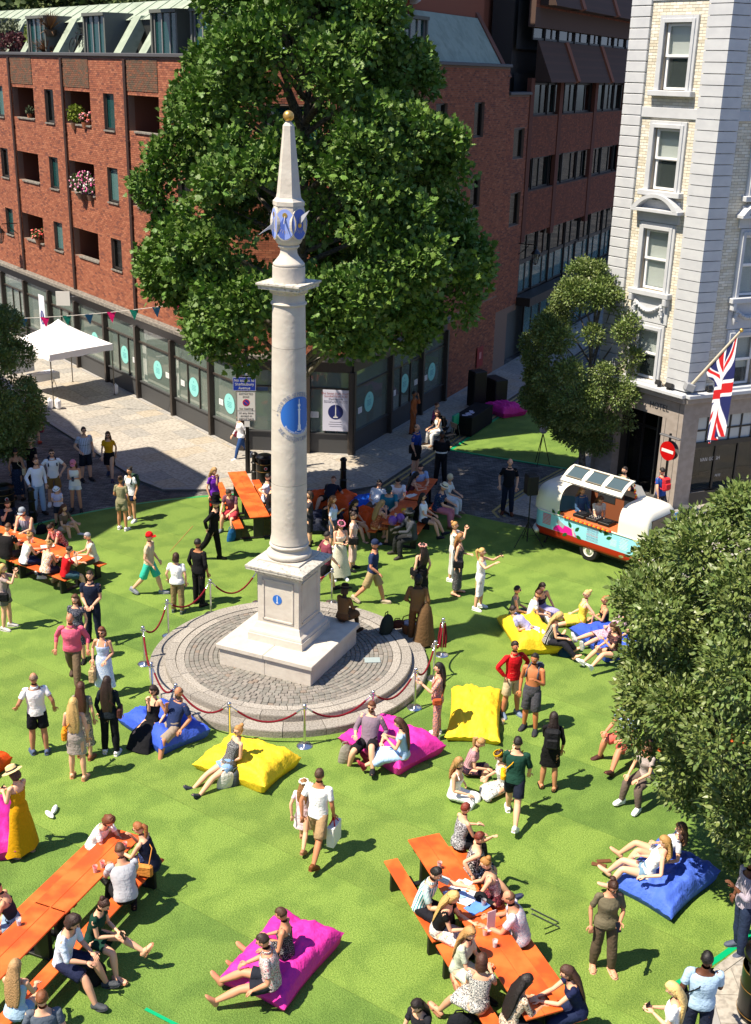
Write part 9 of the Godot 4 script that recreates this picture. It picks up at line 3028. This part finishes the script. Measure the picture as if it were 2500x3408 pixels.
	[Vector3(7.60,0.00,-1.22),"person in sunglasses lying back on the blue beanbag by the tree",-70,"f",1.68,"lie",["tee","floral:b89aa8:8c6a80:d8c0c8"],["dress","floral:b89aa8:8c6a80:d8c0c8",0.5,0.04],["long","2a1a16",0.14],"f2f2f0",{"glasses":true,"o":{"ll":[84,6,8],"rl":[86,6,10],"lean":-50}}],
	[Vector3(7.56,0.00,-0.26),"person in a black flowered top with white trainers by the blue beanbag",-70,"f",1.68,"lounge",["tee","floral:26222c:8c5a54:141218",0.6],["shorts","2a2628",0.4],["long","5a3824",0.2],"f2f2f2",{"o":{"lean":6,"ll":[104,8,52],"rl":[98,10,56],"la":[-0.06,-0.04,0.18]}}],
	[Vector3(0.63,0.00,-4.05),"person in a maroon tee shirt and black shorts behind the pedestal",110,"m",1.76,"walk",["tee","7c3c4a",0.7],["shorts","17171b",0.8],["short","1e1814"],"1c1c20",{"g":1.08}],
	[Vector3(0.70,0.00,-6.93),"person in a pale blue off-shoulder blouse and grey skirt",80,"f",1.66,"stand",["off","c4d4ee",0.8],["skirt","4c5462",0.5,0.04],["long","8a5a34",0.2],"d8d4d0",{"o":{"la":[-0.06,-0.06,0.14]}}],
	[Vector3(1.31,0.00,-5.59),"person in a striped pinafore and black boots",85,"f",1.7,"stand",["tee","e8c4b8",0.4],["dress","stripe:e8d0c4:8c6c64:10",0.7,0.05],["bun","33211a"],"15151a",{"bag":["shoulder","17171b","black handbag of the person in a striped pinafore",1]}],
	[Vector3(0.98,0.00,-4.93),"person in a cream sprigged maxi dress and pink flower crown",20,"f",1.7,"phone",["strap","ece4d0"],["dress","dots:ece4d0:8a9c80",0.95,0.1],["long","33201a",0.16],"f2f2f0",{"hat":["crown","d8809c"],"hold":["phone",0,"phone of the person in the flower crown and cream dress"]}],
	[Vector3(1.87,0.00,-3.46),"person in a navy cap, navy tee shirt and beige shorts walking",75,"m",1.8,"walk",["tee","26345a",0.7],["shorts","a9946c",0.95],["short","8a8480"],"b8a890",{"hat":["cap","1f2a48"],"skin":"d39070","o":{"ra":[0,-0.26,0.1]}}],
	[Vector3(3.13,0.00,-3.46),"person in a black dress with a flower crown and black tote bag",-150,"f",1.68,"stand",["strap","18181c"],["dress","18181c",0.6,0.06],["long","241612",0.14],"c09a80",{"hat":["crown","d89a90"],"skin":"e0b090","bag":["shoulder","15151a","black tote bag of the person with a flower crown",0]}],
	[Vector3(4.04,0.00,-5.10),"person in a white striped dress lifting a phone",80,"f",1.68,"photo",["off","e8e6e2",0.4],["dress","stripe:f0eeea:6c6c74:12",0.8,0.04],["bun","b88a50"],"f0f0f0",{"hold":["phone",0,"phone lifted by the person in a white striped dress"]}],
	[Vector3(4.12,0.00,-4.17),"person in a black dotted wrap dress with a black handbag",75,"f",1.7,"stand",["strap","dots:1c1c20:d0d0d0"],["dress","dots:1c1c20:d0d0d0",0.85,0.06],["long","a07040",0.1],"s:18181c",{"o":{"la":[-0.04,-0.14,0.14]},"bag":["shoulder","17171b","structured black handbag of the person in a dotted dress",1]}],
	[Vector3(4.63,0.00,-3.29),"person in a tight white dress taking a photograph",70,"f",1.68,"photo",["tank","f2f2f2"],["dress","f2f2f2",0.58,0.015],["pony","cfa765"],"e8e8ea",{"hold":["phone",0,"phone in the raised hands of the person in a white dress"],"o":{"la":[0.02,0.05,0.24],"ra":[0.08,0.04,0.24]}}],
	[Vector3(3.28,0.00,2.99),"person in an orange flowered jumpsuit holding a drink",-85,"f",1.7,"stand",["tee","floral:d8876a:2c6a8c:e8b8a0",0.8],["trousers","floral:d8876a:2c6a8c:e8b8a0"],["long","1c1412",0.22],"f2f2f2",{"o":{"la":[-0.04,-0.06,0.2]},"hold":["cup",0,"cup of beer held by the person in a flowered jumpsuit"],"bag":["shoulder","a8522c","small tan handbag of the person in a flowered jumpsuit",0,Vector3(0.08, 0.16, 0.2)]}],
	[Vector3(2.96,0.00,-1.25),"performer in brown clothes standing at the platform's edge",175,"m",1.78,"stand",["long","7a5c3a",1.6],["trousers","6b4a2a"],["curly","0e0c0b"],"2a1c12",{"skin":"3a2818","o":{"la":[0.02,-0.24,0.1]}}],
	[Vector3(1.19,0.37,-0.68),"performer in brown dress and tricorn hat sitting on the pedestal base",150,"f",1.64,"sit",["long","7a5a38",1.8],["dress","6a4a2e",0.5,0.08],["bob","3a2818"],"2c1e14",{"skin":"3a2818","hat":["straw","2e2018","6b5a40"],"o":{"hd":[10,20]}}],
	[Vector3(2.97,0.00,-6.78),"performer in a grey gorilla costume seated at the dark orange table",-70,"m",1.78,"sit",["long","3c4048",1.9],["trousers","26282a"],["curly","26282c"],"3a3632",{"skin":"2a2826","hat":["bucket","33363a"],"g":1.1,"o":{"la":[-0.02,-0.14,0.24],"ra":[-0.04,-0.14,0.24]}}],
	[Vector3(0.43,0.00,-10.17),"person dozing on the far orange beanbag in a dark tee shirt",-15,"m",1.76,"lie",["tee","1f2434"],["shorts","2a2620",0.7],["short","7a4a34"],"2c2c30",{"o":{"ll":[100,10,75],"rl":[104,10,80]}}],
	[Vector3(0.48,0.00,-8.33),"person in black bent over a phone on the dark beanbag",30,"m",1.74,"lounge",["long","16181f",1.8],["trousers","16181f"],["short","1a1512"],"141414",{"o":{"lean":20,"hd":[30,0]}}],
	[Vector3(1.23,0.00,-8.12),"person in black with knees together on the round orange beanbag",55,"f",1.66,"lounge",["tee","1f2026"],["shorts","22242c",0.4],["long","2c1a16",0.14],"s:201a18",{"o":{"lean":6,"ll":[88,6,70],"rl":[88,6,64]}}],
	[Vector3(1.86,0.00,-9.71),"person in a white tee shirt lying on the bright blue beanbag",-20,"m",1.76,"lie",["tee","e8ecf2"],["shorts","6c5a50",0.7],["short","1a1512"],"141414",{"glasses":true,"o":{"lean":-50,"ll":[88,8,40],"rl":[84,8,30]}}],
	[Vector3(2.31,0.00,-8.96),"person in a cap and teal tee shirt with folded arms at the table",-5,"m",1.78,"table",["tee","2f7a90"],["shorts","3a4048",0.8],["short","4a3a30"],"141414",{"hat":["cap","3a4a44"],"glasses":true,"g":1.1}],
	[Vector3(1.89,0.00,-7.54),"person in a rust flowered dress at the shaded table",120,"f",1.66,"table",["strap","floral:a84a30:d89a70:7c3020"],["dress","floral:a84a30:d89a70:7c3020",0.5,0.05],["long","b9925c",0.2],"none",{"o":{"ra":[-0.06,0,0.12]}}],
	[Vector3(2.57,0.00,-9.85),"person in a white tee shirt at the shaded table",0,"m",1.76,"table",["tee","e8eaf0"],["shorts","4a5460",0.8],["short","100e0d"],"141414",{"o":{"hd":[26,0]}}],
	[Vector3(2.92,0.00,-10.23),"person in a pink skirt at the far table",100,"f",1.66,"table",["strap","5a3038"],["skirt","b83c58",0.5,0.05],["long","120e0e",0.22],"141414"],
	[Vector3(3.25,0.00,-11.18),"person in a pale blue tee shirt eating at the far table",10,"m",1.78,"table",["tee","9ab4dc",0.6],["trousers","2c3444"],["short","1a1512"],"141414",{"g":1.12}],
	[Vector3(3.32,0.00,-8.21),"person in a white tee shirt and sunglasses with a back to the table",70,"f",1.68,"sit",["tee","eef2f6"],["shorts","202228",0.5],["long","1e1614",0.2],"2c2e34",{"glasses":true,"o":{"lean":-4,"ll":[84,6,56],"rl":[86,6,64]}}],
	[Vector3(3.77,0.00,-9.15),"person in a blue patterned shirt and pink trousers with a straw hat in shade",75,"m",1.76,"sit",["tee","floral:1f2a50:4a6a8c:141c34",0.7],["trousers","c87a88"],["short","6a6460"],"7c5a40",{"g":1.12,"hat":["fedora","e6dcc0","20242c"],"o":{"lean":14,"hd":[16,0]}}],
	[Vector3(4.10,0.00,-10.14),"person in a cream headscarf and white trousers on the bench",65,"f",1.62,"sit",["tee","d4dcdc",0.8],["trousers","dfe2e4"],["short","8a8480"],"8a7464",{"hat":["scarf","cfc2a4"]}],
	[Vector3(0.01,0.00,-7.30),"dark-dressed person with a drink behind the pillar",-80,"f",1.64,"stand",["tee","3c3a40"],["skirt","26262c",0.5,0.04],["bob","3a2a20"],"141414",{"o":{"la":[-0.04,-0.06,0.16]},"hold":["bottle",0,"small bottle held beside the pillar"]}],
	[Vector3(3.23,0.00,-13.84),"person in a royal blue polo shirt with a large black shoulder bag",70,"m",1.8,"stand",["polo","23408c",0.7],["shorts","17171b",0.8],["thin","6a5a4c"],"20222a",{"g":1.2,"bag":["shoulder","16161a","large black shoulder bag on the person in royal blue",1,Vector3(0.16, 0.3, 0.42)]}],
	[Vector3(4.04,0.00,-12.99),"security guard in a black vest with white reflective bands",175,"m",1.82,"phone",["long","15161a",1.9],["trousers","14151a"],["short","14100e"],"141414",{"skin":"5a3a2a","g":1.12,"guard":true}],
	[Vector3(6.03,0.00,-10.32),"person in a black polo shirt and turned-up jeans",-5,"m",1.8,"stand",["polo","17181c",0.7],["trousers","1e2636"],["bald","7a4a34"],"5a3424",{"beard":true,"o":{"ra":[0.05,-0.28,0.03]}}],
	[Vector3(3.24,0.00,-18.62),"person in a long orange outfit shading a face by the shop window",80,"f",1.7,"stand",["long","b4683c",1.6],["trousers","a85f36"],["short","1a1210"],"141414",{"skin":"a06a48","o":{"la":[-0.08,0.07,0.1]}}],
	[Vector3(4.01,0.00,-18.45),"person in a purple top sitting on a folding chair by the shop",75,"f",1.66,"sit",["tank","floral:a8447c:5a2848:d88ab0"],["skirt","1c1c22",0.5,0.04],["short","5a3424"],"141414"],
	[Vector3(4.17,0.00,-17.32),"person in a white top and white trousers on a folding chair",-60,"f",1.66,"sit",["tank","e8e8e4"],["trousers","e6e4de"],["bob","3a1c18"],"8a6a50",{"bag":["backpack","17181c","black backpack on the seated person in white"]}],
	[Vector3(-2.88,0.00,-15.12),"person in a white jacket with a maroon handbag beside the sign post",-60,"f",1.68,"walk",["long","eceaea",1.8],["leggings","2c4a7c"],["long","33211a",0.14],"f0f0f0",{"bag":["shoulder","7c2c3c","maroon handbag on the person in a white jacket",1]}],
	[Vector3(7.83,0.20,-7.66),"disc jockey in a denim jacket inside the van",25,"f",1.68,"stand",["jacket","3c5a7c",1.6],["trousers","15171c"],["long","8a6a48",0.16],"141414",{"grp":"disc jockeys","o":{"la":[-0.02,-0.2,0.2],"ra":[0,-0.22,0.18],"hd":[14,0]}}],
	[Vector3(8.24,0.20,-7.34),"disc jockey in a cream dress leaning over the decks",10,"f",1.66,"stand",["tee","ece4d4",0.6],["dress","ece4d4",0.6,0.05],["long","5a3824",0.2],"141414",{"grp":"disc jockeys","o":{"lean":20,"la":[-0.05,-0.22,0.18],"ra":[-0.02,-0.24,0.2],"hd":[24,0]}}],
	[Vector3(10.72,0.00,-10.07),"person in a blue tee shirt with a red backpack near the hotel door",-150,"m",1.76,"walk",["tee","274a94"],["shorts","30343c",0.8],["short","1a1210"],"141414",{"bag":["backpack","c02c34","red backpack of the person in a blue tee shirt"]}],
	[Vector3(9.51,0.00,-9.95),"person in a dark tee shirt at the hotel entrance",-60,"m",1.76,"stand",["tee","26302c"],["trousers","2a2c34"],["short","1c1412"],"141414",{"beard":true}],
	[Vector3(7.09,0.00,3.70),"person in a pale blue polo shirt and coral shorts sitting under the tree",-60,"m",1.8,"sit",["polo","9db4dc"],["shorts","d8685c",0.85],["short","5a4030"],"4a2c28",{"skin":"d08c6c","g":1.12,"o":{"ll":[76,16,40],"rl":[80,14,80],"la":[0,-0.2,0.16]}}],
	[Vector3(7.17,0.00,5.10),"person in grey trousers and white trainers sitting under the leafy tree",-50,"f",1.68,"sit",["tee","b0a4a0"],["trousers","6a5c54"],["long","5a3824",0.16],"eef0f2"],
	[Vector3(6.64,0.00,7.79),"person in a white crop top and denim shorts lying on the large blue beanbag",-105,"f",1.7,"lie",["tank","f2f2f0"],["shorts","6c8ca4",0.35],["long","b08850",0.14],"none",{"skin":"e2b096","o":{"lean":-30,"ll":[100,8,70],"rl":[96,7,60]}}],
	[Vector3(6.94,0.00,7.34),"second sunbather in pale denim behind the large blue beanbag",-100,"f",1.68,"lie",["tee","c8ccd4"],["shorts","b8c4d0",0.4],["long","6a4a30",0.14],"none",{"skin":"dfa98a","o":{"lean":-40,"ll":[112,8,80],"rl":[104,8,64]}}],
	[Vector3(5.59,0.00,9.63),"person in an olive tee shirt and brown trousers looking at a phone",5,"f",1.7,"stand",["tee","6b6450",0.75,0.02],["trousers","5c4e40"],["bun","3c2216"],"s:d8a890",{"g":1.12,"skin":"cf9272","glasses":true,"o":{"la":[-0.03,-0.17,0.15],"hd":[28,12],"ra":[0.05,-0.3,0.02],"ll":[8,3,6]},"hold":["phone",0,"phone held at the waist of the person in olive"]}],
	[Vector3(6.59,0.00,11.31),"person in a pale blue tee shirt with a slung bag, back turned",170,"m",1.8,"stand",["tee","a9c4dc",0.65],["trousers","20263a"],["short","120e0d"],"141414",{"skin":"5c3a28","g":1.1,"bag":["cross","17191d","black bag slung across the person in a pale blue tee shirt",0],"o":{"ra":[-0.05,-0.1,0.16]}}],
	[Vector3(6.10,0.00,11.76),"person in a white tee shirt beside the person with a slung black bag",-110,"f",1.66,"phone",["tee","f2f2f0"],["trousers","8aa4c4"],["long","dfc07c",0.2],"f2f2f0",{"hold":["phone",0,"phone of the person in a white tee shirt"]}],
	[Vector3(7.82,0.00,9.18),"person in a striped shirt and jeans standing under the leafy tree",-80,"m",1.8,"stand",["long","stripe:c8bcc8:8c8494:14",1.6],["trousers","26324c"],["short","26201c"],"4c5466",{"skin":"6a4430","o":{"la":[-0.04,-0.06,0.16]}}],
]

func make_people() -> void:
	fabric_normal = nnorm("fabric_n", 256, 0.02, 7.0, 3)
	for c in crowd:
		var d := {"at": c[0], "l": c[1], "y": c[2], "s": c[3], "h": c[4], "pose": c[5], "top": c[6], "bot": c[7], "hair": c[8], "shoe": c[9]}
		if c.size() > 10: d.merge(c[10])
		var o := person(d)
		if d.has("guard"):
			var J := joints(d)
			var mb := MB.new()
			mb.surf(torso_rings(J, d, 3.0, 3.5, 0.03))
			part(o, "reflective_band", mb, mat(Color(0.85, 0.87, 0.85), 0.4))
